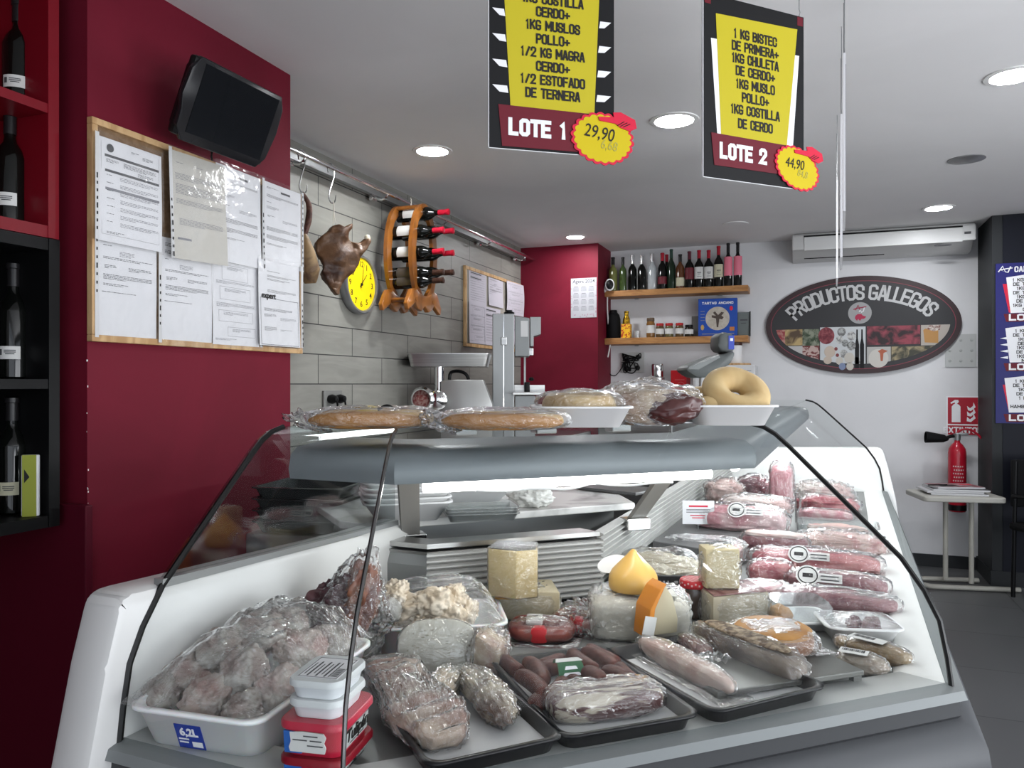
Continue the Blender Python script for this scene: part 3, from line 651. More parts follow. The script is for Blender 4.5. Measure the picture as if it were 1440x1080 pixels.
# ---------------------------------------------------------------- television on its bracket
pt = atX(321, 160, XP + .16)
tv = thing('television', 'small black television tilted down from the red pillar above the papers', 'television', pt, 0)
m0 = Euler((0, 0, R(90 - 2))).to_matrix() @ Euler((R(24), 0, 0)).to_matrix()
tv.rotation_euler = (m0.to_euler()); tv.scale = (.93, .93, .84)
MB().box((0, 0, 0), (.385, .03, .265), bev=.012).box((0, .03, 0), (.34, .035, .22), bev=.015).build('casing', BLACK, tv, True)
MB().prism([(-.192, -.05), (-.205, 0), (-.198, .09), (-.175, .135), (.175, .135), (.198, .09), (.205, 0), (.192, -.1), (.16, -.143), (-.16, -.143), (-.192, -.1)], -.022, -.004, bev=.003).build('front_bezel', mat('bezel_black', (.010, .010, .012), .25), tv, True)
MB().box((.005, -.0225, .004), (.322, .003, .232)).build('screen', mat('screen_black', (.010, .011, .013), .16), tv)
MB().lathe([(0, 0), (.035, 0), (.035, .03), (0, .03)], (0, .075, .03), 16, (R(90), 0, 0)).box((0, .095, .03), (.06, .09, .05), bev=.004).build('wall_bracket', BLACK, tv)
MB().tube([(.02, .03, -.11), (.03, .045, -.16), (.045, .05, -.175), (.03, .055, -.14)], .0025, 6, sub=4).build('cable', BLACK, tv, True)

# ---------------------------------------------------------------- stainless hanging rail
XR = -2.10
zrl = atX(412, 211, XR).z
pA = atX(408, 200, XR); yA, yB2 = 2.36, 5.98
rl = thing('hanging_rail', 'long stainless hanging rail along the tiled wall under the ceiling', 'rail', (XR, yA, zrl))
MB().tube([(0, 0, 0), (0, yB2 - yA, 0)], .012, 14).build('round_bar', CHROME, rl, True)
MB().box((-.088, (yB2 - yA) / 2, .02), (.03, yB2 - yA, .05)).build('wall_profile', STEELD, rl)
for k in range(5):
    y = .52 + k * .72
    b = MB().tube([(-.075, y, -.02), (-.03, y, -.035), (0, y, -.018), (0, y, 0)], .006, 8, sub=4).box((-.085, y, -.01), (.02, .05, .05), bev=.003)
    b.build('rail_bracket', CHROME, rl, True)
HOOK = mat('hook_steel', (.35, .35, .35), .25, 1)
def hook(px, py0, py1, lb):
    p = atX(px, (py0 + py1) / 2, XR); h = (py1 - py0) * mpp(p); top = zrl + .0145
    t = thing('meat_hook', lb, 'hook', (XR, p.y, top), 0)
    r = .022
    pts = [(0, -.026, -.045), (0, -.028, -.012), (0, -.012, .003), (0, .014, -.006), (0, .02, -.05), (0, -.012, -h + .06), (0, -.02, -h + .02), (0, .0, -h), (0, .028, -h + .012), (0, .036, -h + .045)]
    MB().tube(pts, [.0032] * 9 + [.001], 8, sub=5).build('bent_rod', HOOK, t, True); return t, p.y, top - h
hk1, y1_, zh1 = hook(425, 213, 272, 'bent steel meat hook nearest the pillar on the rail')
hk2, y2_, zh2 = hook(466, 233, 287, 'bent steel meat hook holding the string of the cured pig head')
# string of dried chorizo and horn shaped piece partly hidden by the board
p = atX(428, 300, XR)
ch = thing('dried_sausage', 'dark dried sausage loop hanging from the hook beside the papers', 'sausage', (XR, y1_, zh1 + .004), 0)
MB().tube([(0, .0, 0), (.01, .035, -.05), (.008, .035, -.12), (0, .015, -.19)], [.006, .013, .015, .011], 10, sub=5).build('sausage', mat('dry_sausage', (.05, .018, .012), .6, 0, (.11, .05, .035), 30, bump=.3), ch, True)
MB().tube([(0, .012, -.185), (.004, .028, -.26), (0, .05, -.34), (0, .06, -.40)], [.012, .035, .05, .025], 10, sub=5).build('cured_end', mat('cured_tan', (.26, .17, .08), .55, 0, (.09, .05, .03), 12, bump=.3), ch, True)
# cured pig head, split flat, hanging on string
ph = atX(478, 365, XR + .02); s = mpp(ph)
pg = thing('cured_pig_head', 'brown cured pig head hanging from string in front of the clock', 'cured meat', (XR, y2_ + .005, 0), R(55))
def PX(px, py): return ((px - 466) * s * 1.0, (365 - py) * s + ph.z)
out = [(440, 343), (448, 335), (455, 330), (462, 321), (470, 318), (477, 322), (484, 318), (491, 314), (494, 318), (486, 329), (487, 338), (496, 342), (505, 339), (512, 332), (518, 331), (520, 338), (514, 348), (504, 360), (501, 372), (494, 384), (482, 395), (474, 406), (471, 417), (466, 418), (461, 414), (452, 398), (446, 388), (450, 380), (446, 370), (440, 360)]
q = bmesh.new(); poly = [PX(*v) for v in out]
vs = [q.verts.new((x, 0, z)) for x, z in poly]; f = q.faces.new(vs)
ext = bmesh.ops.extrude_face_region(q, geom=[f]); 
for v in [g_ for g_ in ext['geom'] if isinstance(g_, bmesh.types.BMVert)]: v.co.y -= .05
bmesh.ops.recalc_face_normals(q, faces=q.faces[:]); bmesh.ops.triangulate(q, faces=q.faces[:])
bmesh.ops.subdivide_edges(q, edges=q.edges[:], cuts=2, use_grid_fill=True, smooth=0); bmesh.ops.subdivide_edges(q, edges=[e for e in q.edges if e.calc_length() > .02], cuts=1)
for k in range(5): bmesh.ops.smooth_vert(q, verts=q.verts[:], factor=.4, use_axis_x=True, use_axis_y=True, use_axis_z=True)
for v in q.verts: v.co.y += .03 * noise.fractal(v.co * 14, .8, 2, 3) + .012 * noise.noise(v.co * 45) - .02 * math.exp(-((v.co.x - .0) / .05) ** 2)
b = MB(); b._add(q); b.build('head_skin', mat('cured_skin', (.040, .016, .009), .5, 0, (.12, .06, .028), 9, bump=.7, bscale=45, coat=.08), pg, 'all')
MB().tube([(0, -.02, zh2 + .003), (.002, -.022, zh2 - .03), (-.002, -.02, PX(466, 322)[1])], .0022, 6).tube([(0, -.02, zh2 - .02), (.012, -.02, PX(480, 325)[1])], .0015, 6).build('string', mat('string_white', (.55, .52, .45), .8), pg)
MB().blob((PX(514, 334)[0], -.04, PX(514, 334)[1] - .008), (.03, .02, .03), seed=3, sub=3).build('ear_tip', mat('fat_white', (.55, .50, .38), .5), pg, True)

# ---------------------------------------------------------------- wall clock
pc_ = atX(506, 400, XL + .03); rk = .15
ck = thing('wall_clock', 'round yellow-faced wall clock with a dark grey rim on the tiles', 'clock', (XL + .001, pc_.y, pc_.z), R(90))
MB().lathe([(0, 0), (rk, 0), (rk * 1.04, .012), (rk * 1.04, .042), (rk * 1.0, .05), (rk * .93, .048), (rk * .91, .036), (0, .036)], seg=48, rot=(R(90), 0, 0)).build('rim', mat('clock_rim', (.24, .245, .25), .35, .5), ck, True)
fc = MB().lathe([(0, .0365), (rk * .91, .0365), (rk * .91, .038), (0, .038)], seg=48, rot=(R(90), 0, 0)).build('dial', mat('dial_yellow', srgb(250, 214, 22), .4), ck)
for k in range(1, 13):
    a = R(90 - 30 * k); text('numeral', str(k), .042, INK, fc, (rk * .70 * math.cos(a), -.0385, rk * .70 * math.sin(a)), bold=.0004)
for a, l, w, nm in ((R(90 - 42), .075, .007, 'hour_hand'), (R(90 - 12), .115, .005, 'minute_hand')):
    d = Vector((math.cos(a), 0, math.sin(a))); e = Vector((-d.z, 0, d.x)) * w / 2
    b = MB(); o_ = Vector((0, -.041 if l < .1 else -.043, 0)); b.quad(o_ - d * .02 - e, o_ - d * .02 + e, o_ + d * l + e * .5, o_ + d * l - e * .5); b.build(nm, INK, fc)
MB().lathe([(0, 0), (.007, 0), (.007, .008), (0, .008)], (0, -.038, 0), 12, (R(90), 0, 0)).build('hub', INK, fc)

# ---------------------------------------------------------------- hanging wooden wine rack
pr_ = atX(578, 360, XR + .06); s = mpp(pr_)
wr = thing('wine_rack', 'varnished wooden barrel-shaped wine rack hanging by a string from the rail', 'wine rack', (pr_.x, pr_.y, pr_.z - .30), 0)
HR, WR = .56, .30
def arch(x):
    """barrel stave ring in the YZ plane, with scalloped inner edge"""
    b = MB(); n = 40; q = bmesh.new(); o_, i_ = [], []
    for k in range(n):
        a = 2 * math.pi * k / n; cy, cz = math.cos(a), math.sin(a)
        ro = 1.0; oy, oz = WR / 2 * cy, HR / 2 * cz + .02 + HR / 2
        sc = .80 - .05 * abs(math.sin(a * 4))
        iy, iz = WR / 2 * cy * (sc - .10), HR / 2 * cz * sc * 1.07 + .02 + HR / 2
        o_.append((oy, oz)); i_.append((iy, iz))
    R_ = [[q.verts.new((x + dx, y, z)) for y, z in L_] for L_, dx in ((o_, -.011), (o_, .011), (i_, .011), (i_, -.011))]
    for j in range(4):
        A, B = R_[j], R_[(j + 1) % 4]
        for k in range(n): q.faces.new((A[k], A[(k + 1) % n], B[(k + 1) % n], B[k]))
    bmesh.ops.recalc_face_normals(q, faces=q.faces[:]); b._add(q); return b
for x in (-.075, .075): arch(x).build('barrel_hoop', RACKW, wr, True)
def foot(x):
    pts = [(-.19, -.015), (-.20, .02), (-.175, .06), (-.145, .10), (-.10, .11), (-.06, .085), (0, .075), (.06, .085), (.10, .11), (.145, .10), (.175, .06), (.20, .02), (.19, -.015), (.15, .005), (.11, .03), (.08, .0), (.04, -.012), (0, .02), (-.04, -.012), (-.08, .0), (-.11, .03), (-.15, .005)]
    return MB().prism([(y, z) for y, z in pts], -.013, .013, Matrix.Translation((x, 0, 0)) @ Matrix.Rotation(R(90), 4, 'Z'), .004)
for x in (-.075, .075): foot(x).build('foot', RACKW, wr, True)
for (y, z) in ((-.03, .56), (.03, .56), (-.10, .05), (.10, .05)): MB().tube([(-.09, y, z), (.09, y, z)], .012, 10).build('dowel', RACKW, wr, True)
MB().tube([(0, 0, .56), (.004, -.004, .61), (-.002, .0, zrl - pr_.z + .30)], .003, 6).build('string', mat('string_white', (.5, .5, .5), .8), wr)
RCAP = mat('red_capsule', srgb(165, 20, 42), .4, spec=.25); BCAP = mat('brown_capsule', (.04, .018, .012), .35)
caps = [(638, 300, 0), (612, 315, 0), (644, 323, 0), (601, 342, 0), (643, 354, 0), (604, 374, 1), (635, 379, 1), (627, 393, 1)]
nm8 = ['topmost bottle', 'second bottle from the top, near column', 'second bottle from the top, far column', 'third bottle from the top, near column', 'third bottle from the top, far column', 'brown capped bottle, near column', 'brown capped bottle, far column', 'lowest bottle']
for (px, py, k), nm in zip(caps, nm8):
    far = 'far' in nm or 'top' in nm and 'second' not in nm and 'third' not in nm
    tip = atX(px + 0, py, pr_.x + (.25 if not far else .26)); yy = pr_.y + (.070 if far else -.055)
    z = max(min(tip.z, pr_.z + .235), pr_.z - .215)
    if nm == 'topmost bottle': yy = pr_.y + .01; z = pr_.z + .228
    tz_ = math.atan2(0, 1)
    bottle((pr_.x - .09, yy, z), .318, .0375, BGLASS, BCAP if k else RCAP, LBL if not k else mat('label_dark', (.06, .05, .04), .6), (.16, .46), '', '%s in the hanging wooden rack, %s capsule' % (nm, 'brown' if k else 'red'), 'bottles in the hanging rack', ang=180, span=250, rot=(0, R(90), 0))

# ---------------------------------------------------------------- second cork board on the tiles
XT = XL + .001
A, B, Cc = atX(651, 373, XT), atX(730, 402, XT), atX(651, 487, XT)
w2 = B.y - A.y; h2 = A.z - Cc.z
cb2 = thing('notice_board', 'smaller pine-framed board with papers on the tiled wall behind the bandsaw', 'notice board', (XT + .001, A.y, Cc.z), R(90))
MB().box((w2 / 2, -.006, h2 / 2), (w2 - .02, .01, h2 - .02)).build('cork_panel', mat('board_grey', (.36, .33, .28), .9), cb2)
for (x, z, w, h) in ((w2 / 2, .012, w2, .024), (w2 / 2, h2 - .012, w2, .024), (.012, h2 / 2, .024, h2 - .048), (w2 - .012, h2 / 2, .024, h2 - .048)):
    MB().box((x, -.010, z), (w, .020, h), bev=.002).build('frame_rail', PINE, cb2)
def d3(lb, u0, u1, v0, v1, style, lay, **k):
    doc('document', lb, (u1 - u0) * w2, (v1 - v0) * h2, (XT + .014 + .006 * lay, A.y + (u0 + u1) / 2 * w2, Cc.z + v1 * h2), style, sleeve=False, **k)
LILAC = mat('lilac_paper', (.56, .53, .58), .6)
d3('barred sheet at the top left of the smaller board', .06, .34, .55, .97, 'table', 0, m=LILAC)
d3('sheet at the top middle of the smaller board', .37, .64, .58, .98, 'text', 0, m=LILAC)
d3('pinkish bundle sticking out at the right of the smaller board', .68, 1.0, .52, .98, 'form', 3, m=LILAC, curl=.02)
d3('tall sheet at the bottom left of the smaller board', .05, .33, .05, .56, 'form', 1, m=LILAC)
d3('tall sheet second in the bottom row of the smaller board', .30, .58, .05, .55, 'table', 1, m=LILAC)
d3('sheet half hidden by the bandsaw top on the smaller board', .60, .9, .1, .5, 'text', 1, m=LILAC)

# double socket with black plugs low on the tiles
p = atX(466, 561, XT); so = thing('wall_socket', 'grey double wall socket with two black plugs, on the tiles behind the bread', 'socket', p, R(90))
MB().box((0, -.006, 0), (.16, .012, .085), bev=.003).build('face_plate', mat('socket_grey', (.20, .20, .19), .5), so)
for x in (-.035, .035): MB().lathe([(0, 0), (.02, 0), (.024, .02), (.015, .045), (0, .05)], (x, -.012, 0), 14, (R(90), 0, 0)).tube([(x, -.05, 0), (x, -.06, -.03), (x + .005, -.05, -.10)], .005, 6, sub=3).build('plug', BLACK, so, True)

# ================================================================ MACHINES ON THE LEFT BENCH
bz = .98
bench = thing('steel_bench', 'long stainless bench under the tiled wall carrying the mincer and bandsaw', 'bench', (-1.90, 4.15, 0))
MB().box((0, 0, bz - .02), (.62, 3.45, .04), bev=.003).build('bench_top', STEEL, bench)
for (x, y) in ((-.27, -1.66), (.27, -1.66), (-.27, 1.66), (.27, 1.66)): MB().box((x, y, (bz - .04) / 2), (.045, .045, bz - .04)).build('leg', STEEL, bench)
MB().box((0, 0, .3), (.58, 3.3, .02)).build('lower_shelf', STEELD, bench)
# meat mincer
pm = atX(640, 560, -1.95); s = mpp(pm); mz = lambda y: EYE + (CYP - y) * s
mi = thing('meat_mincer', 'stainless meat mincer with a top feeding tray on the left bench', 'mincer', (pm.x, pm.y, bz), R(21))
X_ = lambda px: (px - 640) * s
Z_ = lambda py: mz(py) - bz
MB().prism([(X_(622), 0), (X_(622), Z_(536)), (X_(645), Z_(534)), (X_(680), Z_(534)), (X_(693), Z_(568)), (X_(693), 0)], -.10, .12, bev=.006).build('motor_housing', mat('mincer_steel', (.34, .34, .33), .35, .7), mi, True)
MB().tube([(X_(632), 0, Z_(534)), (X_(634), 0, Z_(524)), (X_(645), 0, Z_(522)), (X_(655), 0, Z_(526)), (X_(659), 0, Z_(534))], .010, 8, sub=3).build('handle', BLACK, mi, True)
MB().lathe([(.043, 0), (.04, .06), (.04, .14), (.055, .15), (.055, .16), (.04, .17)], (X_(619), 0, Z_(562)), 24, (R(90), 0, 0)).cyl((X_(622), 0, Z_(560)), (X_(640), .02, Z_(560)), .05, .055, 20).build('grinding_head', CHROME, mi, True)
MB().lathe([(.060, 0), (.072, .004), (.074, .03), (.062, .042), (.055, .042), (.053, .004)], (X_(600), -.13, Z_(561)), 28, (R(90), 0, R(-18))).build('locking_ring', CHROME, mi, True)
MB().lathe([(0, 0), (.056, 0), (.056, .02), (0, .024)], (X_(600), -.135, Z_(561)), 24, (R(90), 0, R(-18))).build('mince_plate', mat('minced_meat', (.16, .03, .03), .5, 0, (.30, .18, .16), 70, bump=.6), mi, True)
MB().cyl((X_(604), -.13, Z_(561)), (X_(628), 0, Z_(560)), .05, .052, 22).build('worm_casing', CHROME, mi, True)
MB().lathe([(.034, 0), (.03, .05), (.03, Z_(516) - Z_(560)), (.04, Z_(514) - Z_(560))], (X_(618), -.02, Z_(560)), 20).build('feed_neck', CHROME, mi, True)
b = MB(); q = (X_(577), X_(690)); dish(b, q[1] - q[0], .30, .075, .003, .004, .93, .03, .003, .004)
b.build('feed_tray', STEEL, mi, True, loc=((q[0] + q[1]) / 2, 0, Z_(516)))
# bandsaw
pb_ = atX(715, 560, -1.78); s = mpp(pb_); Xb = lambda px: (px - 715) * s; Zb = lambda py: EYE + (CYP - py) * s - bz
bs = thing('bandsaw', 'tall grey stainless butcher bandsaw in front of the red alcove', 'bandsaw', (pb_.x, pb_.y, bz), R(21))
SAW = mat('saw_grey', (.30, .31, .31), .38, .6)
MB().box(((Xb(693) + Xb(723)) / 2, 0, Zb(443) / 2), (Xb(723) - Xb(693), .20, Zb(443)), bev=.005).build('column', SAW, bs)
MB().box(((Xb(708) + Xb(709)) / 2, -.102, Zb(443) / 2), (.006, .006, Zb(446))).build('door_edge', CHROME, bs)
for y_, hh in ((481, .05), (579, .03)): MB().box((Xb(709), -.106, Zb(y_)), (.035, .012, hh), bev=.003).build('latch', STEEL, bs)
MB().prism([(Xb(724), Zb(446)), (Xb(744), Zb(449)), (Xb(744), Zb(502)), (Xb(724), Zb(502))], -.10, .10, bev=.004).build('upper_guard', mat('saw_dark', (.22, .23, .23), .4, .5), bs)
MB().box((Xb(737), -.102, Zb(464)), (.045, .004, .10)).build('warning_sticker', mat('sticker_grey', (.5, .5, .5), .5), bs)
MB().prism([(Xb(745), Zb(447)), (Xb(760), Zb(447)), (Xb(760), Zb(471)), (Xb(750), Zb(474)), (Xb(750), Zb(488)), (Xb(745), Zb(488))], -.07, .07, bev=.003).build('guide_cover', SAW, bs)
MB().box((Xb(746), -.03, Zb(495)), (.035, .05, .05), bev=.004).build('blade_guide', STEEL, bs)
MB().box((Xb(738), -.02, Zb(520)), (.012, .003, Zb(500) - Zb(552))).build('blade', STEELD, bs)
MB().box((Xb(760), 0, Zb(553)), (Xb(800) - Xb(722), .40, .018), bev=.003).build('saw_table', STEEL, bs)
MB().box((Xb(745), .06, Zb(547)), (Xb(767) - Xb(724), .02, .05)).build('fence_plate', STEEL, bs)
MB().box((Xb(741), -.04, Zb(545)), (.035, .03, .07), bev=.004).lathe([(0, 0), (.012, .003), (.018, .012), (.01, .024), (0, .026)], (Xb(747), -.04, Zb(536)), 14).build('gauge', BLACK, bs, True)
MB().prism([(Xb(724), 0), (Xb(724), Zb(556)), (Xb(752), Zb(556)), (Xb(752), 0)], -.09, .09, bev=.004).build('lower_cabinet', SAW, bs)
MB().lathe([(0, 0), (.03, 0), (.035, .015), (.02, .022), (.02, .03), (0, .03)], (Xb(716), 0, Zb(443)), 18).build('top_knob', BLACK, bs, True)
# dark stacked trays and a grey cutter seen through the left panes
p = atD(440, 715, 2.42); st = thing('tray_stack', 'stack of dark clear-lidded trays seen through the left glass pane', 'tray', (p.x, p.y, .902), R(10))
for k in range(4):
    b = MB(); dish(b, .28, .25, .035, .003, .008, .9, .03, .003, .004); b.build('tray', mat('smoke_tray', (.05, .055, .055), .12), st, True, loc=(0, 0, .034 * k), rz=R(rnd.uniform(-3, 3)))
tag(MB().box((0, 0, .45), (.30, .28, .90), bev=.004).build('side_cabinet', STEELD, loc=(p.x, p.y, 0), rz=R(10)), 'dull steel cabinet behind the left glass pane', 'cabinet')

# ================================================================ BACK WALL
YS1 = YB - .22
z1s = atY(950, 405, YS1).z; z2s = atY(950, 473.5, YS1).z
xr1 = atY(1052, 405, YS1).x; xl = -1.564
def wall_shelf(z, th, xr, lb):
    t = thing('wall_shelf', lb, 'shelf', ((xl + xr) / 2, YB - .11, z), 0)
    MB().box((0, 0, -th / 2), (xr - xl, .218, th), bev=.003).build('shelf_board', OAK, t)
    for k in (-.3, .3): MB().box((k * (xr - xl), .09, -th - .004), (.03, .03, .008)).build('shelf_bracket', STEELD, t)
wall_shelf(z1s, .048, xr1, 'upper oak wall shelf holding the row of bottles')
wall_shelf(z2s, .052, xr1, 'lower oak wall shelf holding jars and the blue box')
PINKL = mat('label_pink', srgb(222, 120, 140), .55); BROWNG = mat('amber_glass', (.10, .035, .012), .1, spec=.6); REDL = mat('label_dark_red', (.13, .012, .02), .5)
SILV = mat('silver_foil', (.6, .6, .6), .25, .9); MARC = mat('maroon_capsule', (.10, .008, .022), .4); GREC = mat('green_capsule', (.012, .045, .03), .4)
EMB = [(0, .40, .03, .02), (0, .36, .022, .012), (0, .30, .034, .010)]
row = [(862, 360, 408, 13, YGLASS, DARKCAP, None, 'olive glass bottle at the left end of the bottle row'),
       (876, 360, 407.5, 10.5, GGLASS, DARKCAP, None, 'narrow green bottle second from the left in the row'),
       (889.5, 357, 406.5, 12.5, BGLASS, SILV, None, 'left of two dark unlabelled bottles with silver necks'),
       (902.5, 357, 406, 12, BGLASS, SILV, None, 'right of two dark unlabelled bottles with silver necks'),
       (917, 355, 405.5, 13, CGLASS, SILV, None, 'clear colourless bottle in the row beside the dark ones'),
       (931.5, 354, 405, 13, BGLASS, RCAP, REDL, 'dark bottle with a red cap and small red mark'),
       (944, 349, 404.5, 11.5, mat('deep_green_glass', (.012, .025, .014), .1), GREC, None, 'slim dark green bottle with a green cap'),
       (956.5, 356, 404, 12.5, BROWNG, DARKCAP, LBLC, 'amber liqueur bottle with a cream lower label'),
       (969.5, 352, 403.5, 13, BGLASS, MARC, REDL, 'dark bottle with a maroon cap and ornate red label'),
       (983, 350, 402.5, 13, BGLASS, RCAP, LBL, 'left of two red-capped bottles with plain white labels'),
       (996.5, 350, 402, 13, BGLASS, RCAP, LBL, 'right of two red-capped bottles with plain white labels'),
       (1010.5, 344, 401, 13, BGLASS, RCAP, LBLC, 'tall red-capped bottle with a large cream label'),
       (1024, 340, 400.5, 12, BGLASS, DARKCAP, PINKL, 'left of two tall black-capped bottles with pink labels'),
       (1037.5, 339, 400, 12, BGLASS, DARKCAP, PINKL, 'right of two tall black-capped bottles with pink labels')]
for px, yt, yb, w, gl, cp_, lm, lb in row:
    p = atY(px, 405, YB - .13); m = mpp(p); h = min((yb - yt) * m * 1.02, CEIL - z1s - .01)
    lz = (.25, .68) if lm is PINKL else (.08, .32) if 'amber' in lb else (.15, .35) if 'small red' in lb else (.24, .55)
    bottle((p.x, p.y, z1s + .0005), h, w * m / 2 * .96, gl, cp_, lm, lz, '', lb, 'bottles on the upper wall shelf', ang=-90 + 10, emblem=EMB if lm in (LBL, LBLC) and 'amber' not in lb else None, capf=.26 if 'silver' in lb else .22)
p = atY(937.5, 405, YB - .05); bottle((p.x, p.y, z1s + .0005), .30, .032, BGLASS, RCAP, None, lb='dark red-capped bottle standing behind the one with the red mark', group='bottles on the upper wall shelf')
# lower shelf
def onshelf(px, yy=.13): p = atY(px, 473, YB - yy); return Vector((p.x, p.y, z2s + .0006)), mpp(p)
p, m = onshelf(862.5); t = thing('thermos', 'black thermos jug at the left end of the lower shelf', 'thermos', p)
MB().lathe([(0, 0), (9.5 * m, 0), (10 * m, .005), (10 * m, 27 * m), (8.5 * m, 33 * m), (6 * m, 36 * m), (0, 37 * m)], seg=28).build('body', BLACKM, t, True)
MB().lathe([(6 * m, 36 * m), (5 * m, 40 * m), (0, 40.5 * m)], seg=20).build('lid', BLACK, t, True); text('maker_mark', 'THERMO', .012, SIGNW, t, (0, -10.2 * m, .03)) if 0 else None
p, m = onshelf(881); t = thing('gift_bottle', 'yellow boxed bottle with gold foil neck beside the thermos', 'bottle', p)
GOLD = mat('gold_foil', srgb(205, 165, 45), .25, .8, srgb(120, 90, 20), 60, bump=.8, bscale=90)
MB().box((0, 0, 10 * m), (13 * m, 11 * m, 20 * m), bev=.003).build('carton', mat('carton_yellow', srgb(235, 185, 40), .5, 0, srgb(180, 60, 30), 55, mix=(.5, .56)), t)
MB().lathe([(5.5 * m, 20 * m), (5 * m, 27 * m), (3 * m, 32 * m), (3.6 * m, 38 * m), (0, 39 * m)], seg=16).build('foil_neck', GOLD, t, True)
p, m = onshelf(896); t = tag(MB().lathe([(0, 0), (4 * m, 0), (4.5 * m, 10 * m), (4.1 * m, 10 * m), (3.6 * m, .6 * m), (0, .6 * m)], seg=20).build('drinking_glass', CLEARP, None, True, loc=p), 'small clear drinking glass between the yellow bottle and the jars', 'glass')
def jar(px, w, h, content, lid, lb, label_m=LBL, pt=None, deckz=None, yy=.13, grp='jars on the lower wall shelf'):
    if pt is None: p, m = onshelf(px, yy)
    else: p, m = pt
    w *= m; h *= m; t = thing('jar', lb, 'jar', p, 0, grp)
    MB().lathe([(0, 0), (w * .46, 0), (w * .5, .06 * h), (w * .5, .70 * h), (w * .42, .80 * h), (w * .40, .84 * h), (0, .84 * h)], seg=24).build('glass_body', content, t, True)
    MB().lathe([(w * .44, .82 * h), (w * .46, .83 * h), (w * .46, .97 * h), (w * .42, h), (0, h)], seg=24).build('lid', lid, t, True)
    if label_m: MB().lathe([(w * .502, .24 * h), (w * .506, .24 * h), (w * .506, .62 * h), (w * .502, .62 * h)], seg=24).build('label', label_m, t, True)
    return t
REDLID = mat('red_lid', srgb(170, 28, 30), .4)
jar(915, 12, 28, mat('jar_orange', (.20, .10, .03), .15), mat('lid_bronze', (.12, .08, .05), .4), 'tall jar of orange preserve with a bronze lid')
jar(928, 11.5, 20, mat('jar_brown', (.10, .065, .03), .15), REDLID, 'red-lidded small jar next to the tall orange jar')
jar(941, 11.5, 20, mat('jar_green', (.12, .11, .05), .15), REDLID, 'red-lidded small jar in the middle of the three')
jar(955.5, 11.5, 20, MATS['jar_brown'], REDLID, 'red-lidded small jar beside the dark jar')
jar(969, 12, 17, mat('jar_dark', (.02, .018, .012), .2), BLACK, 'short dark jar with a black lid left of the blue box')
p, m = onshelf(980, .05); tag(MB().box((0, 0, 15 * m), (14 * m, .02, 30 * m), bev=.003).build('picture_frame', mat('frame_grey', (.13, .125, .115), .4), loc=p), 'dark framed picture half hidden behind the blue cake box', 'frame')
p, m = onshelf(1009.5, .13); bx = thing('cake_box', 'blue printed cake box with a white round window, on the lower shelf', 'box', p, 0)
w, h = 53 * m, 53 * m
MB().box((0, 0, h / 2), (w, .05, h), bev=.003).build('carton', mat('box_blue', srgb(28, 72, 160), .45), bx)
strokes('title', 'TARTAS ANCANO', w * .068, SIGNW, bx, (0, -.0258, h * .88), ratio=.66, wt=.2, gap=.18)
MB().prism(ell(w * .31, h * .31, 40, .0, h * .47), -.0262, -.0250).build('round_picture', mat('cake_sugar', (.50, .46, .40), .6, 0, (.42, .38, .32), 30), bx)
MB().prism([(-.006, h * .24), (.006, h * .24), (.014, h * .46), (.035, h * .44), (.048, h * .5), (.03, h * .54), (.05, h * .62), (.03, h * .64), (.005, h * .56), (-.02, h * .66), (-.035, h * .62), (-.012, h * .54), (-.045, h * .56), (-.045, h * .5), (-.012, h * .47)], -.0272, -.0258).build('cake_motif', mat('motif_brown', (.075, .055, .045), .6), bx)
MB().prism(ell(.013, .018, 16, w * .35, h * .73), -.0262, -.025).build('red_rosette', STARR, bx)
MB().prism(ell(.013, .022, 16, -w * .39, h * .24), -.0262, -.025).build('cake_picture', mat('cake_gold', (.45, .30, .10), .5), bx)
MB().prism([(w * .31, h * .14), (w * .43, h * .14), (w * .43, h * .24), (w * .31, h * .24)], -.0262, -.025).build('cake_picture', mat('cake_orange', (.5, .18, .06), .5), bx)
for k in range(4): MB().rectz(-w * .44, h * (.66 - .08 * k), -w * .33, h * (.675 - .08 * k), -.0256).build('small_print', PRINTL, bx)
MB().rectz(-w * .4, h * .055, w * .42, h * .075, -.0256).build('small_print', PRINTL, bx)
p, m = onshelf(1046, .07); t = thing('certificate_frame', 'greenish glass-fronted frame leaning right of the blue box', 'frame', p, 0)
MB().box((0, .006, 17 * m), (17 * m, .012, 34 * m), bev=.002).build('backing', mat('frame_green', (.15, .17, .16), .25), t); MB().box((8.4 * m, .0, 17.4 * m), (1.4 * m, .02, 35 * m)).build('frame_edge', BLACK, t)
MB().rectz(-5 * m, 22 * m, 5 * m, 24 * m, -.0008).rectz(-4 * m, 18 * m, 3 * m, 19 * m, -.0008).build('lettering', PRINT, t)
# security camera with its cable on the alcove side, calendar on its face
pc2 = atY(840, 404, 6.0)
p = atX(851, 404, -1.565); wc = thing('security_camera', 'white and black security camera on the side of the red alcove', 'camera', (-1.5645, p.y, p.z), 0)
MB().lathe([(0, 0), (.035, 0), (.035, .012), (0, .014)], (0, 0, -.02), 20, (0, R(90), 0)).tube([(.01, 0, -.02), (.04, -.01, -.03), (.045, -.02, 0)], .012, 8, sub=4).build('wall_mount', WHITE, wc, True)
MB().lathe([(0, -.03), (.03, -.028), (.038, -.01), (.038, .03), (.032, .035), (0, .036)], (.045, -.03, .012), 24, (R(90), 0, R(15)), sy=1.3).build('casing', WHITE, wc, True)
MB().lathe([(0, .036), (.030, .036), (.026, .040), (0, .041)], (.045, -.03, .012), 24, (R(90), 0, R(15)), sy=1.3).build('lens_face', BLACK, wc, True)
c = wc
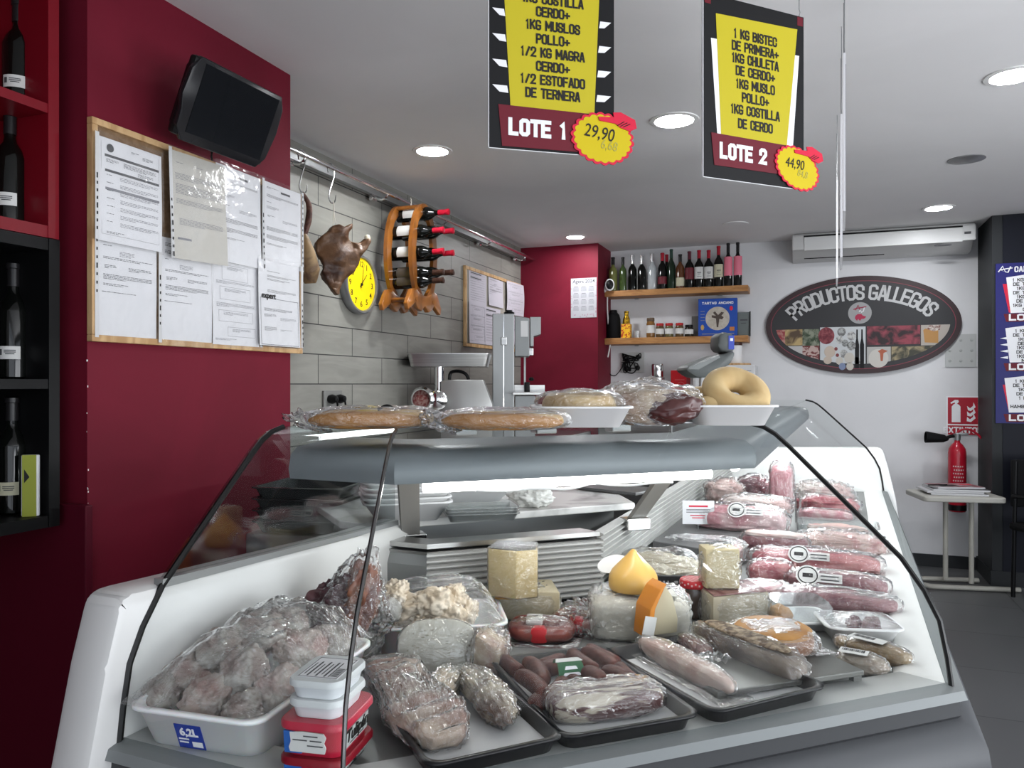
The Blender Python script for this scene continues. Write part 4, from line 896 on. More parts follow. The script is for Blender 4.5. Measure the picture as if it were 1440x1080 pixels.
MB().tube([(.02, 0, -.05), (.018, 0, -.15), (.022, .02, -.30), (.04, .03, -.42), (.03, .02, -.52), (.02, .01, -.58)], .006, 6, sub=4).build('power_cable', WHITE, c, True)
A, B = atY(803, 392, 5.998), atY(839, 446, 5.998)
ca = thing('wall_calendar', 'white yearly calendar sheet on the red alcove', 'calendar', ((A.x + B.x) / 2, 5.999, B.z), 0)
w, h = B.x - A.x, A.z - B.z
MB().box((0, -.002, h / 2), (w, .003, h)).build('sheet', mat('calendar_paper', (.46, .46, .48), .7, spec=.1), ca)
text('year', 'Agers 2024', h * .125, PRINT, ca, (0, -.0038, h * .915), bold=.0002)
gm = MB(); hm = MB()
for r in range(4):
    for q_ in range(3):
        cx, cz = (q_ - 1) * w * .30, h * (.74 - .165 * r); hm.rectz(cx - w * .08, cz + h * .035, cx + w * .08, cz + h * .045, -.0038)
        for k in range(5): gm.rectz(cx - w * .11, cz + h * (.015 - .02 * k), cx + w * .11, cz + h * (.021 - .02 * k), -.0038)
gm.build('day_grid', mat('calendar_grid', (.16, .16, .18), .7), ca); hm.build('month_names', PRINT, ca)
em = MB(); cols = 0
for k in range(26):
    u = rnd.uniform(-.47, .47) * w; v = rnd.choice([rnd.uniform(.02, .09), rnd.uniform(.02, .09), rnd.uniform(.1, .98)]) * h
    if v > .1 * h: u = rnd.choice([-.475, .475]) * w
    em.rectz(u - .004, v - .004, u + .004, v + .004, -.0039)
em.build('border_motifs', mat('calendar_pink', (.42, .25, .30), .6), ca)
# wall socket cluster with a tangle of leads
p = atY(890, 510, YB - .002); sk = thing('wall_socket', 'white socket cluster with a tangle of black leads under the lower shelf', 'socket', p, 0)
MB().box((0, -.008, 0), (.20, .016, .17), bev=.004).build('face_plate', mat('socket_white', (.5, .5, .49), .5), sk)
for (x, z) in ((-.055, .04), (.05, .045), (-.04, -.05), (.045, -.045)):
    MB().lathe([(0, 0), (.02, 0), (.022, .015), (.014, .035), (0, .04)], (x, -.016, z), 12, (R(90), 0, 0)).build('plug', BLACK, sk, True)
for k in range(6):
    pts = [(rnd.uniform(-.09, .08), -.03 - rnd.uniform(0, .03), rnd.uniform(-.09, .08)) for _ in range(5)]
    MB().tube(pts, .005, 6, sub=5).build('lead', BLACK, sk, True)
MB().tube([(-.07, -.03, 0), (-.1, -.03, -.06), (-.15, -.03, -.11), (-.20, -.03, -.08), (-.225, -.03, .05), (-.22, -.03, .17)], .004, 6, sub=5).build('lead', BLACK, sk, True)
# sideboard with appliances
sx0, sx1 = -1.55, atY(1062, 560, 6.0).x; sz = 1.185
sb = thing('sideboard', 'grey sideboard below the wall shelves carrying the microwave', 'cabinet', ((sx0 + sx1) / 2, YB - .25, 0))
MB().box((0, 0, sz / 2), (sx1 - sx0, .46, sz - .03)).build('carcass', STEELD, sb)
MB().box((0, 0, sz - .0125), (sx1 - sx0, .48, .025), bev=.003).build('worktop', mat('sideboard_top', (.35, .35, .34), .4), sb)
for k in (-1, 1): MB().box((k * (sx1 - sx0) / 4, -.235, sz / 2), ((sx1 - sx0) / 2 - .02, .02, sz - .12), bev=.003).build('door', STEEL, sb)
p = atY(1021, 540, YB - .24); m = mpp(p); top = atY(1021, 514, YB - .24).z
mw = thing('microwave', 'white microwave with a dark door, behind the scale', 'microwave', (p.x, p.y, sz + .0005), 0); H_ = top - sz - .001; Wm = 82 * m
MB().box((0, .0, H_ / 2), (Wm, .36, H_), bev=.006).build('casing', mat('appliance_white', (.62, .62, .62), .35), mw)
MB().box((-Wm * .14, -.184, H_ * .5), (Wm * .66, .01, H_ * .9), bev=.003).build('door', MATS['appliance_white'], mw)
MB().box((-Wm * .14, -.190, H_ * .52), (Wm * .50, .004, H_ * .68)).build('door_window', BLACK, mw)
MB().box((Wm * .17, -.192, H_ * .5), (.012, .02, H_ * .8), bev=.004).build('door_handle', MATS['appliance_white'], mw)
for z in (.68, .34): MB().lathe([(0, 0), (.032, 0), (.028, .022), (0, .024)], (Wm * .36, -.181, H_ * z), 20, (R(90), 0, 0)).build('knob', WHITE, mw, True)
MB().tube([(Wm * .36 + .041 * math.cos(k * .2618), -.1815, H_ * .68 + .041 * math.sin(k * .2618)) for k in range(24)], .001, 5, True).rectz(Wm * .28, H_ * .85, Wm * .44, H_ * .865, -.1815).build('dial_print', PRINTL, mw)
p2 = atY(1038, 512, YB - .20); t = thing('serving_board', 'round wooden board lying on the microwave', 'board', (p2.x, p2.y, top + .001)); MB().lathe([(0, 0), (17 * m, 0), (17.5 * m, .006), (17 * m, .016), (0, .016)], seg=36).build('disc', PINE, t, True)
p3 = atY(1034.5, 500, YB - .20); t = thing('canister', 'white canister with a brown lid on the wooden board', 'canister', (p3.x, p3.y, top + .018))
MB().lathe([(0, 0), (8.6 * m, 0), (9 * m, .005), (9 * m, 24 * m), (8 * m, 26 * m), (0, 26 * m)], seg=28).build('body', mat('canister_white', (.68, .68, .68), .3), t, True); MB().lathe([(9.2 * m, 25 * m), (9.2 * m, 29 * m), (0, 29.5 * m)], seg=28).build('lid', mat('lid_brown', (.05, .02, .015), .4), t, True)
p = atY(925, 530, YB - .22); t = thing('coffee_maker', 'steel-topped coffee pot on the sideboard behind the wrapped ham', 'coffee maker', (p.x, p.y, sz + .0005)); h = atY(925, 512, YB - .22).z - sz
MB().lathe([(0, 0), (.06, 0), (.06, .02), (.045, .05), (.045, h * .55), (0, h * .55)], seg=24).build('base', BLACK, t, True); MB().lathe([(.03, h * .5), (.045, h * .62), (.05, h * .68), (.05, h * .97), (.046, h), (0, h)], seg=28).build('steel_top', CHROME, t, True)
MB().lathe([(.05, h * .58), (.056, h * .60), (.056, h * .66), (.05, h * .68)], seg=28).build('collar', SILV, t, True)
p = atY(957, 535, YB - .24); t = thing('red_carton', 'bright red carton standing beside the microwave', 'carton', (p.x, p.y, sz + .0005), R(-12)); h = atY(957, 521, YB - .24).z - sz
MB().box((0, 0, h * .42), (.13, .09, h * .84), bev=.003).prism([(-.065, h * .82), (.02, h * .82), (.02, h), (-.065, h)], -.045, .045, bev=.002).build('carton_body', mat('carton_red', srgb(165, 22, 30), .45), t)
MB().tube([(.02 + .030 * math.cos(k * .2618), -.0456, h * .55 + .030 * math.sin(k * .2618)) for k in range(24)], .0015, 5, True).rectz(-.03, h * .72, .05, h * .735, -.0462).build('printed_ring', mat('print_pale_red', (.45, .12, .12), .5), t)
# air conditioner
A, B = atY(1120, 322, YB - .20), atY(1362, 305, YB - .20)
wac = B.x - A.x + .06; ac = thing('air_conditioner', 'white wall air conditioner high on the back wall above the oval sign', 'air conditioner', ((A.x + B.x) / 2, YB - .002, 0), 0)
zt, zb = CEIL - .004, atY(1240, 362, YB - .10).z
def acm(b, x0, x1, pr):
    M = Matrix.Rotation(R(-90), 4, 'Z'); b.prism(pr, x0, x1, Matrix(((0, 1, 0, 0), (1, 0, 0, 0), (0, 0, 1, 0), (0, 0, 0, 1))), .012); return b
PRO = [(0, zb), (0, zt), (-.27, zt), (-.305, zt - .02), (-.310, zt - .13), (-.25, zb + .07), (-.15, zb + .012), (-.10, zb)]
ACW = mat('ac_white', (.62, .62, .61), .35)
acm(MB(), -wac / 2, wac / 2, PRO).build('casing', ACW, ac, True)
MB().box((-.0, -.3095, zt - .085), (wac * .86, .01, .10), (R(2), 0, 0), bev=.004).build('front_flap', ACW, ac)
MB().box((-.0, -.307, zt - .028), (wac * .86, .012, .010)).build('air_intake', BLACK, ac)
MB().box((-wac * .2, -.150, zb + .016), (wac * .46, .01, .007), (R(40), 0, 0)).build('outlet_slot', BLACKM, ac)
MB().tube([(-wac * .47, -.155, zb + .020), (-wac * .2, -.16, zb + .024), (wac * .45, -.165, zb + .03)], .003, 6).build('flap_seam', mat('seam_grey', (.2, .2, .2), .5), ac)
MB().box((wac * .455, -.310, zt - .075), (.04, .006, .016)).build('display_label', PRINT, ac); MB().prism(ell(.055, .006, 20, wac * .33, zt - .15), -.304, -.290).build('logo_mark', PRINT, ac)

# ---------------------------------------------------------------- oval sign
A, B = atY(1077, 455, YB - .03), atY(1353, 455, YB - .03); cz = atY(1215, 456.5, YB - .03).z
rx = (B.x - A.x) / 2; rz_ = (atY(1215, 388, YB - .03).z - atY(1215, 526, YB - .03).z) / 2
og = thing('oval_sign', 'large dark oval sign reading PRODUCTOS GALLEGOS on the back wall', 'sign', ((A.x + B.x) / 2, YB - .002, cz), 0)
SD = mat('sign_charcoal', (.028, .028, .030), .45)
MB().prism(ell(rx, rz_, 80), -.022, 0).build('panel', SD, og)
def ringz(a0, a1, y, nm, m, par=og):
    b = MB(); n = 90
    for k in range(n):
        t0, t1 = 2 * math.pi * k / n, 2 * math.pi * (k + 1) / n
        b.quad(*[((rx - a) * math.cos(t_), y, (rz_ - a) * math.sin(t_)) for a, t_ in ((a0, t0), (a0, t1), (a1, t1), (a1, t0))])
    return b.build(nm, m, par)
ringz(0, .035, -.0224, 'border', mat('sign_brown_border', (.040, .022, .024), .45)); ringz(.036, .041, -.0226, 'red_line', mat('sign_line', (.22, .04, .06), .5))
LT = mat('sign_lettering', (.50, .50, .50), .5)
# letters along the upper arc: advance by width so they sit evenly
S_ = 'PRODUCTOS GALLEGOS'; wd = {'I': .4, ' ': .55, 'L': .85, 'E': .92, 'T': .9, 'S': .95}; 
tot = sum(wd.get(c, 1.05) for c in S_); ax, az = rx - .155, rz_ - .125
arc = [(math.radians(161 - 142 * k / 400)) for k in range(401)]; P_ = [(ax * math.cos(a), az * math.sin(a)) for a in arc]
cum = [0]
for u, v in zip(P_, P_[1:]): cum.append(cum[-1] + math.hypot(v[0] - u[0], v[1] - u[1]))
acc = 0
for c in S_:
    wdt = wd.get(c, 1.05); s_ = (acc + wdt / 2) / tot * cum[-1]; acc += wdt
    if c == ' ': continue
    i = min(next(k for k, q_ in enumerate(cum) if q_ >= s_), 399); dx, dz = P_[i + 1][0] - P_[i][0], P_[i + 1][1] - P_[i][1]
    strokes('letter', c, .118, LT, og, (P_[i][0], -.0232 - .0006 * (len(og.children) % 2), P_[i][1]), rot=(0, -math.atan2(dz, dx), 0), ratio=.40, wt=.155)
cy0 = .09
MB().prism(ell(.082, .082, 40, .0, cy0), -.0238, -.0222).build('emblem_disc', mat('emblem_grey', (.30, .30, .30), .5), og)
EM = mat('emblem_red', (.35, .02, .06), .5)
MB().tube([(-.045, -.0245, cy0 + .028), (-.02, -.0245, cy0 + .036), (.01, -.0245, cy0 + .040), (.045, -.0245, cy0 + .046)], .0035, 6).tube([(-.03, -.0245, cy0 + .022), (-.012, -.0245, cy0 + .06), (.0, -.0245, cy0 + .025)], .0035, 6).build('emblem_letter', EM, og)
MB().tube([(-.005, -.0245, cy0 + .008), (.0, -.0245, cy0 + .022), (.012, -.0245, cy0 + .004), (.024, -.0245, cy0 + .012), (.03, -.0245, cy0 + .04)], .0038, 6).build('emblem_letter', SIGNW, og)
MB().prism([(-.035, cy0 - .04), (-.03, cy0 - .02), (-.015, cy0 - .008), (.01, cy0 - .008), (.02, cy0 - .02), (.045, cy0 - .03), (.03, cy0 - .045), (.012, cy0 - .046), (.0, cy0 - .06), (-.012, cy0 - .045), (-.02, cy0 - .06)], -.025, -.0236).build('emblem_figure', EM, og)
# photo strip across the lower half, clipped by the oval
def clipell(poly, a=.075):
    E = ell(rx - a, rz_ - a, 72); out = poly
    for (x0, z0), (x1, z1) in zip(E, E[1:] + E[:1]):
        new = []
        for i, p in enumerate(out):
            q_ = out[i - 1]; f = lambda v: (x1 - x0) * (v[1] - z0) - (z1 - z0) * (v[0] - x0)
            a_, b_ = f(q_), f(p)
            if (a_ >= 0) != (b_ >= 0): t_ = a_ / (a_ - b_); new.append((q_[0] + (p[0] - q_[0]) * t_, q_[1] + (p[1] - q_[1]) * t_))
            if b_ >= 0: new.append(p)
        out = new
        if not out: return []
    return out
def pic(nm, x0, z0, x1, z1, m, y=.0230):
    pl = clipell([(x0, z0), (x1, z0), (x1, z1), (x0, z1)])
    if len(pl) > 2: return MB().prism(pl, -y, -.0221).build(nm, m, og)
M_ = lambda px: (px - 1215) / 138 * rx; N_ = lambda py: (456.5 - py) / 69 * rz_
PS = -1.0
def photo(px0, py0, px1, py1, m, nm='food_photo', y=.0230): pic(nm, M_(px0), N_(py1), M_(px1), N_(py0), m, y)
ham = mat('photo_ham', (.25, .03, .04), .5, 0, (.42, .22, .18), 22); photo(1088, 461, 1106, 484, ham)
photo(1106, 461, 1132, 484, mat('photo_cheese', (.45, .33, .15), .5, 0, (.08, .05, .03), 10)); photo(1132, 461, 1157, 485, mat('photo_peppers', (.03, .05, .025), .5, 0, (.22, .24, .18), 26))
photo(1095, 485, 1132, 515, mat('photo_pale', (.44, .43, .42), .5)); photo(1132, 485, 1157, 522, mat('photo_slices', (.14, .03, .03), .5, 0, (.45, .33, .30), 32, mix=(.46, .54)))
photo(1158, 459, 1223, 526, mat('photo_white', (.50, .52, .53), .5))
photo(1225, 459, 1298, 485, mat('photo_sausage', (.025, .016, .018), .5, 0, (.26, .05, .07), 12)); photo(1299, 459, 1345, 487, mat('photo_cake_bg', (.40, .36, .32), .5))
photo(1225, 488, 1258, 526, mat('photo_plate_bg', (.40, .39, .37), .5)); photo(1259, 488, 1330, 522, mat('photo_seafood', (.05, .05, .035), .5, 0, (.33, .27, .16), 16))
MB().prism([(M_(x), N_(y)) for x, y in ((1302, 466), (1309, 461), (1322, 464), (1322, 484), (1304, 483))], -.0240, -.0229).build('cake_slice', mat('photo_cake', (.42, .22, .07), .5), og)
MB().prism([(M_(x), N_(y)) for x, y in ((1305, 464), (1310, 459.5), (1325, 459.5), (1324, 466), (1316, 468))], -.0242, -.0238).build('cake_topping', mat('photo_topping', (.16, .05, .04), .5, 0, (.6, .55, .5), 40), og)
MB().prism(ell(.068, .070, 30, M_(1241), N_(504)), -.0240, -.0229).build('pale_plate', mat('photo_plate', (.52, .50, .46), .5), og)
MB().prism([(M_(x), N_(y)) for x, y in ((1240, 494), (1246, 491), (1254, 494), (1248, 497), (1247, 508), (1244, 508), (1243, 497))], -.0243, -.0238).build('red_prawn', mat('photo_prawn', (.36, .10, .05), .5), og)
MB().prism(ell(.058, .065, 24, M_(1167), N_(471)), -.0240, -.0229).build('meat_joint', mat('photo_beef', (.12, .016, .025), .5, 0, (.25, .06, .07), 30), og)
for (x, y, a_, b_) in ((1172, 494, .040, .045), (1169, 506, .030, .030)): MB().prism(ell(a_, b_, 22, M_(x), N_(y)), -.0240 - (.0004 if y < 500 else 0), -.0229).build('loaf', mat('photo_loaf', (.48, .40, .33), .5), og)
for x in (1211, 1218): MB().prism([(M_(x + a_), N_(b_)) for a_, b_ in ((-2.8, 518), (-3, 485), (-1.2, 476), (-1, 463), (1, 463), (1.2, 476), (3, 485), (2.8, 518))], -.0241, -.0229).build('bottle_motif', SIGNB, og)
for (x, y, r_, k) in ((1189, 466, .03, 1), (1186, 477, .026, 0), (1194, 482, .024, 1), (1203, 472, .03, 0), (1203, 486, .03, 1), (1192, 497, .028, 0), (1200, 503, .036, 2), (1186, 507, .026, 2), (1190, 515, .024, 3), (1201, 515, .026, 2), (1211, 507, .024, 0), (1181, 490, .012, 4), (1183, 499, .012, 4)):
    MB().prism(ell(r_, r_ * 1.15, 18, M_(x), N_(y)), -.0241 - .0002 * k, -.0229).build('product_motif', [mat('motif_grey', (.20, .20, .20), .5, 0, (.5, .5, .48), 40), mat('motif_glass', (.36, .37, .36), .5, 0, (.12, .12, .12), 50), mat('motif_cream', (.48, .45, .40), .5), mat('motif_blue', (.18, .22, .34), .5), mat('motif_redbrown', (.2, .05, .05), .5)][k], og)

# ---------------------------------------------------------------- fire extinguisher, its sign, side table with magazines
A, B = atY(1331, 557, YB - .004), atY(1377, 557, YB - .004); zt = atY(1354, 557, YB).z; zb = atY(1354, 612, YB).z; w, h = B.x - A.x, zt - zb
fs = thing('extinguisher_sign', 'red and white EXTINTOR sign on the back wall', 'sign', ((A.x + B.x) / 2, YB - .001, zb), 0)
MB().box((0, -.002, h / 2), (w, .003, h)).build('panel', SIGNW, fs)
SR = mat('safety_red', srgb(165, 22, 42), .45)
MB().box((0, -.0038, h * .625), (w * .92, .001, h * .68)).build('pictogram_field', SR, fs); MB().box((0, -.0038, h * .13), (w * .92, .001, h * .24)).build('text_field', SR, fs)
strokes('lettering', 'EXTINTOR', h * .16, SIGNW, fs, (0, -.0048, h * .13), ratio=.50, wt=.2, gap=.14)
MB().prism([(-w * .34, h * .33), (-w * .34, h * .73), (-w * .28, h * .79), (-w * .24, h * .80), (-w * .24, h * .84), (-w * .36, h * .80), (-w * .38, h * .83), (-w * .24, h * .9), (-w * .14, h * .90), (-w * .12, h * .85), (-w * .18, h * .80), (-w * .12, h * .78), (-w * .07, h * .73), (-w * .07, h * .33)], -.0052, -.0042).build('extinguisher_pictogram', SIGNW, fs)
for k in range(3): MB().prism([(w * .12 + k * .004, h * (.36 + .14 * k)), (w * .25, h * (.34 + .14 * k)), (w * .39, h * (.44 + .14 * k)), (w * .33, h * (.56 + .14 * k)), (w * .31, h * (.47 + .14 * k)), (w * .22, h * (.41 + .14 * k)), (w * .13, h * (.47 + .14 * k))], -.0052, -.0042).build('flame_pictogram', SIGNW, fs)
pe = atY(1346, 646, YB - .10); m = mpp(pe); E = lambda py: (640 - py) * m
fe = thing('fire_extinguisher', 'red fire extinguisher with a black horn hanging behind the side table', 'fire extinguisher', pe, 0); r = 11.5 * m
REDX = mat('extinguisher_red', srgb(176, 22, 44), .28, coat=.3)
MB().lathe([(0, E(713)), (r * .9, E(713)), (r, E(709)), (r, E(631)), (r * .93, E(625)), (r * .6, E(619)), (r * .33, E(616)), (r * .3, E(612)), (0, E(612))], seg=28).build('cylinder', REDX, fe, True)
MB().lathe([(r * 1.02, E(711)), (r * 1.02, E(703)), (r * 1.0, E(703)), (r * .9, E(713))], seg=28).build('base_ring', BLACK, fe, True)
b = MB()
for k in range(6):
    for j in range(5):
        a = R(-125 + 14 * j + (k % 2) * 5); l = R(8)
        b.quad(*[((r + .0007) * math.cos(a + da), (r + .0007) * math.sin(a + da), E(652 + 5 * k) + dz) if 0 else ((r + .0007) * math.cos(a + da), (r + .0007) * math.sin(a + da), E(650 + 5 * k) + dz) for da, dz in ((0, 0), (l, 0), (l, .010), (0, .010))])
b.build('printed_label', mat('label_pale', (.6, .45, .45), .5), fe)
MB().cyl((0, 0, E(613)), (0, 0, E(604)), .022, .026, 12).box((.03, 0, E(604)), (.08, .03, .016), bev=.004).build('valve', STEELD, fe, True)
MB().tube([(0, 0, E(603)), (.03, -.01, E(598)), (.08, -.012, E(598)), (.125, -.012, E(604)), (.15, -.01, E(610))], .008, 8, sub=4).build('lever', REDX, fe, True)
MB().tube([(-.01, 0, E(607)), (-.05, -.02, E(608)), (-.08, -.03, E(611))], .012, 8, sub=3).build('elbow', BLACKM, fe, True)
MB().lathe([(.012, 0), (.028, .03), (.040, .13), (.042, .15), (.036, .15), (.03, .05), (0, .04)], (-.06, -.03, E(611)), 20, (0, R(-86), R(6))).build('horn', BLACKM, fe, True)
MB().box((0, .07, E(640)), (.05, .05, .04)).build('wall_bracket', STEELD, fe)
# side table: C-shaped tubular stand with a pale top
pt = atY(1343, 690, 5.80); m = mpp(pt); zt = atY(1343, 697, 5.72).z
tb = thing('side_table', 'narrow pale side table on a tubular C-shaped stand by the white wall', 'table', (pt.x, 5.84, 0), R(12)); BG = mat('beige_tube', (.36, .35, .31), .4)
MB().slab(rounded(.50, .38, .04), zt - .035, zt, bev=.008).build('table_top', mat('beige_top', (.42, .41, .37), .45), tb)
for x in (-.03, .10):
    MB().tube([(x, .06 if x < 0 else -.02, zt - .03), (x, .06 if x < 0 else -.02, .03)], .016, 12).build('upright', BG, tb, True)
MB().tube([(.36, -.10, .018), (-.10, -.10, .018), (-.19, -.08, .018), (-.22, .0, .018), (-.19, .10, .018), (-.10, .12, .018), (.20, .12, .018)], .0165, 10, sub=4).build('floor_loop', BG, tb, True)
MG = [mat('mag_grey', (.25, .25, .26), .4), mat('mag_pale', (.52, .52, .53), .4), mat('mag_dark', (.06, .06, .065), .4), mat('mag_mid', (.34, .33, .35), .4, 0, (.2, .05, .06), 14)]
for k in range(4):
    w, d = (.34, .25) if k < 3 else (.30, .21)
    t = thing('magazine', ['bottom magazine of the pile on the side table', 'second magazine up in the pile on the side table', 'third magazine in the pile, dark spine, on the side table', 'topmost magazine with a printed cover on the side table'][k], 'magazine', (pt.x - .01 + rnd.uniform(-.02, .02), 5.84, zt + .001 + .0135 * k), R(12 + rnd.uniform(-7, 7)), 'magazines on the side table')
    MB().box((0, 0, .006), (w, d, .012), bev=.002).build('pages', MG[1], t); MB().box((0, 0, .0124), (w * .99, d * .99, .0009)).build('cover', MG[k], t)
    if k == 3: MB().box((-.05, -.02, .0133), (.12, .08, .0006)).build('cover_picture', INK, t); MB().box((.09, .04, .0133), (.08, .05, .0006)).build('cover_picture', STARR, t)
t = tag(MB().tube([(-.06, 0, .004), (.07, .01, .004)], .004, 8).build('pen', BLACK, loc=(pt.x - .11, 5.76, zt + .0565), rz=R(20)), 'black pen lying on the magazines', 'pen')

# ---------------------------------------------------------------- blue price poster on the charcoal wall (cut by the frame)
A = atY(1400, 371, 5.962); zb = atY(1402, 595, 5.962).z; pw = .74; ph_ = A.z - zb
po = thing('price_poster', 'tall blue poster of meat lots on the dark wall at the right edge', 'poster', (A.x, 5.9645, zb), 0)
MB().box((pw / 2, -.003, ph_ / 2), (pw, .005, ph_)).build('sheet', BLUE, po)
m = mpp(A); U = lambda px: (px - 1400) * m * 1.06; V = lambda py: (595 - py) * m
strokes('shop_name', 'CARNICERIA', .038, SIGNW, po, (U(1422), -.0062, V(380)), align='LEFT', ratio=.42, wt=.19)
MB().tube([(U(1403), -.006, V(383)), (U(1408), -.006, V(375)), (U(1411), -.006, V(383)), (U(1405), -.006, V(380)), (U(1419), -.006, V(378))], .004, 6).tube([(U(1411), -.006, V(383)), (U(1414), -.006, V(384)), (U(1417), -.006, V(376))], .004, 6).build('shop_mark', SIGNW, po)
L1 = ['1 KG CHULETA', 'DE TERNERA+', '1KG MAGRA', 'DE TERNERA+', '1KG MUSLO', 'DE POLLO+', '1KG COSTILLA', 'CERDO']
L2 = ['1 KG BISTEC', 'DE TERNERA+', '1KG CINTA', 'DE LOMO+', '1KG MUSLO', 'DE POLLO+', '1KG MAGRA', 'MOLIDA']
L3 = ['1 KG BISTEC', 'DE TERNERA+', '1KG LOMO', 'DE CERDO+', '1 POLLO+', '6', 'HAMBURGUESAS']
for j, (y0, y1, yl, Ls) in enumerate(((388, 440, 447, L1), (459, 509, 516, L2), (529, 579, 587, L3))):
    MB().prism([(U(1412 - j), V(y0 + 3)), (U(1470), V(y0 - 5)), (U(1466), V(y1)), (U(1417 - j), V(y1 + 1))], -.0068, -.0056).build('list_panel', SIGNW, po)
    if j != 1: MB().prism([(U(1408), V(y0 + 12)), (U(1413), V(y0 + 12)), (U(1418), V(y1)), (U(1415), V(y1))], -.0066, -.0056).build('red_shard', STARR, po)
    else:
        for k in range(4): MB().prism([(U(1405), V(y0 + 17 + 9 * k)), (U(1414), V(y0 + 15 + 9 * k)), (U(1414), V(y0 + 19 + 9 * k))], -.0066, -.0056).build('white_shard', SIGNW, po)
    MB().prism([(U(1409), V(yl - 5)), (U(1470), V(yl - 6)), (U(1468), V(yl + 6)), (U(1412), V(yl + 6))], -.0075, -.0056).build('lot_band', SIGNR, po)
    strokes('lettering', 'LOTE %d' % (4 + j), .044, SIGNW, po, (U(1416), -.0082, V(yl)), align='LEFT', ratio=.78, wt=.25, gap=.16)
    for k, ln in enumerate(Ls): strokes('list_line', ln, .0225, INK, po, (U(1440), -.0074, V(y0 + 7 + k * 5.9)), ratio=.60, wt=.2, gap=.16)
# black chair at the right edge
p = atY(1447, 800, 5.2); chair = thing('chair', 'black chair in the dark corner at the right edge', 'chair', (atD(1502, 838, 1081 * 1.35 / 310).x, atD(1502, 838, 1081 * 1.35 / 310).y, 0), R(30))
for (x, y, z) in ((-.2, -.2, .44), (.2, -.2, .44), (-.2, .2, .86), (.2, .2, .86)): MB().tube([(x, y, 0), (x * .95, y * .95, z)], .013, 10).build('leg', BLACK, chair, True)
MB().box((0, 0, .45), (.44, .44, .05), bev=.02).build('seat', BLACKM, chair, True); MB().box((0, .20, .72), (.42, .03, .30), bev=.012).build('backrest', BLACKM, chair, True)
for x in (-.21, .21): MB().tube([(x, .19, .64), (x, -.15, .65), (x, -.19, .60), (x, -.19, .44)], .013, 8, sub=3).build('armrest', BLACK, chair, True)

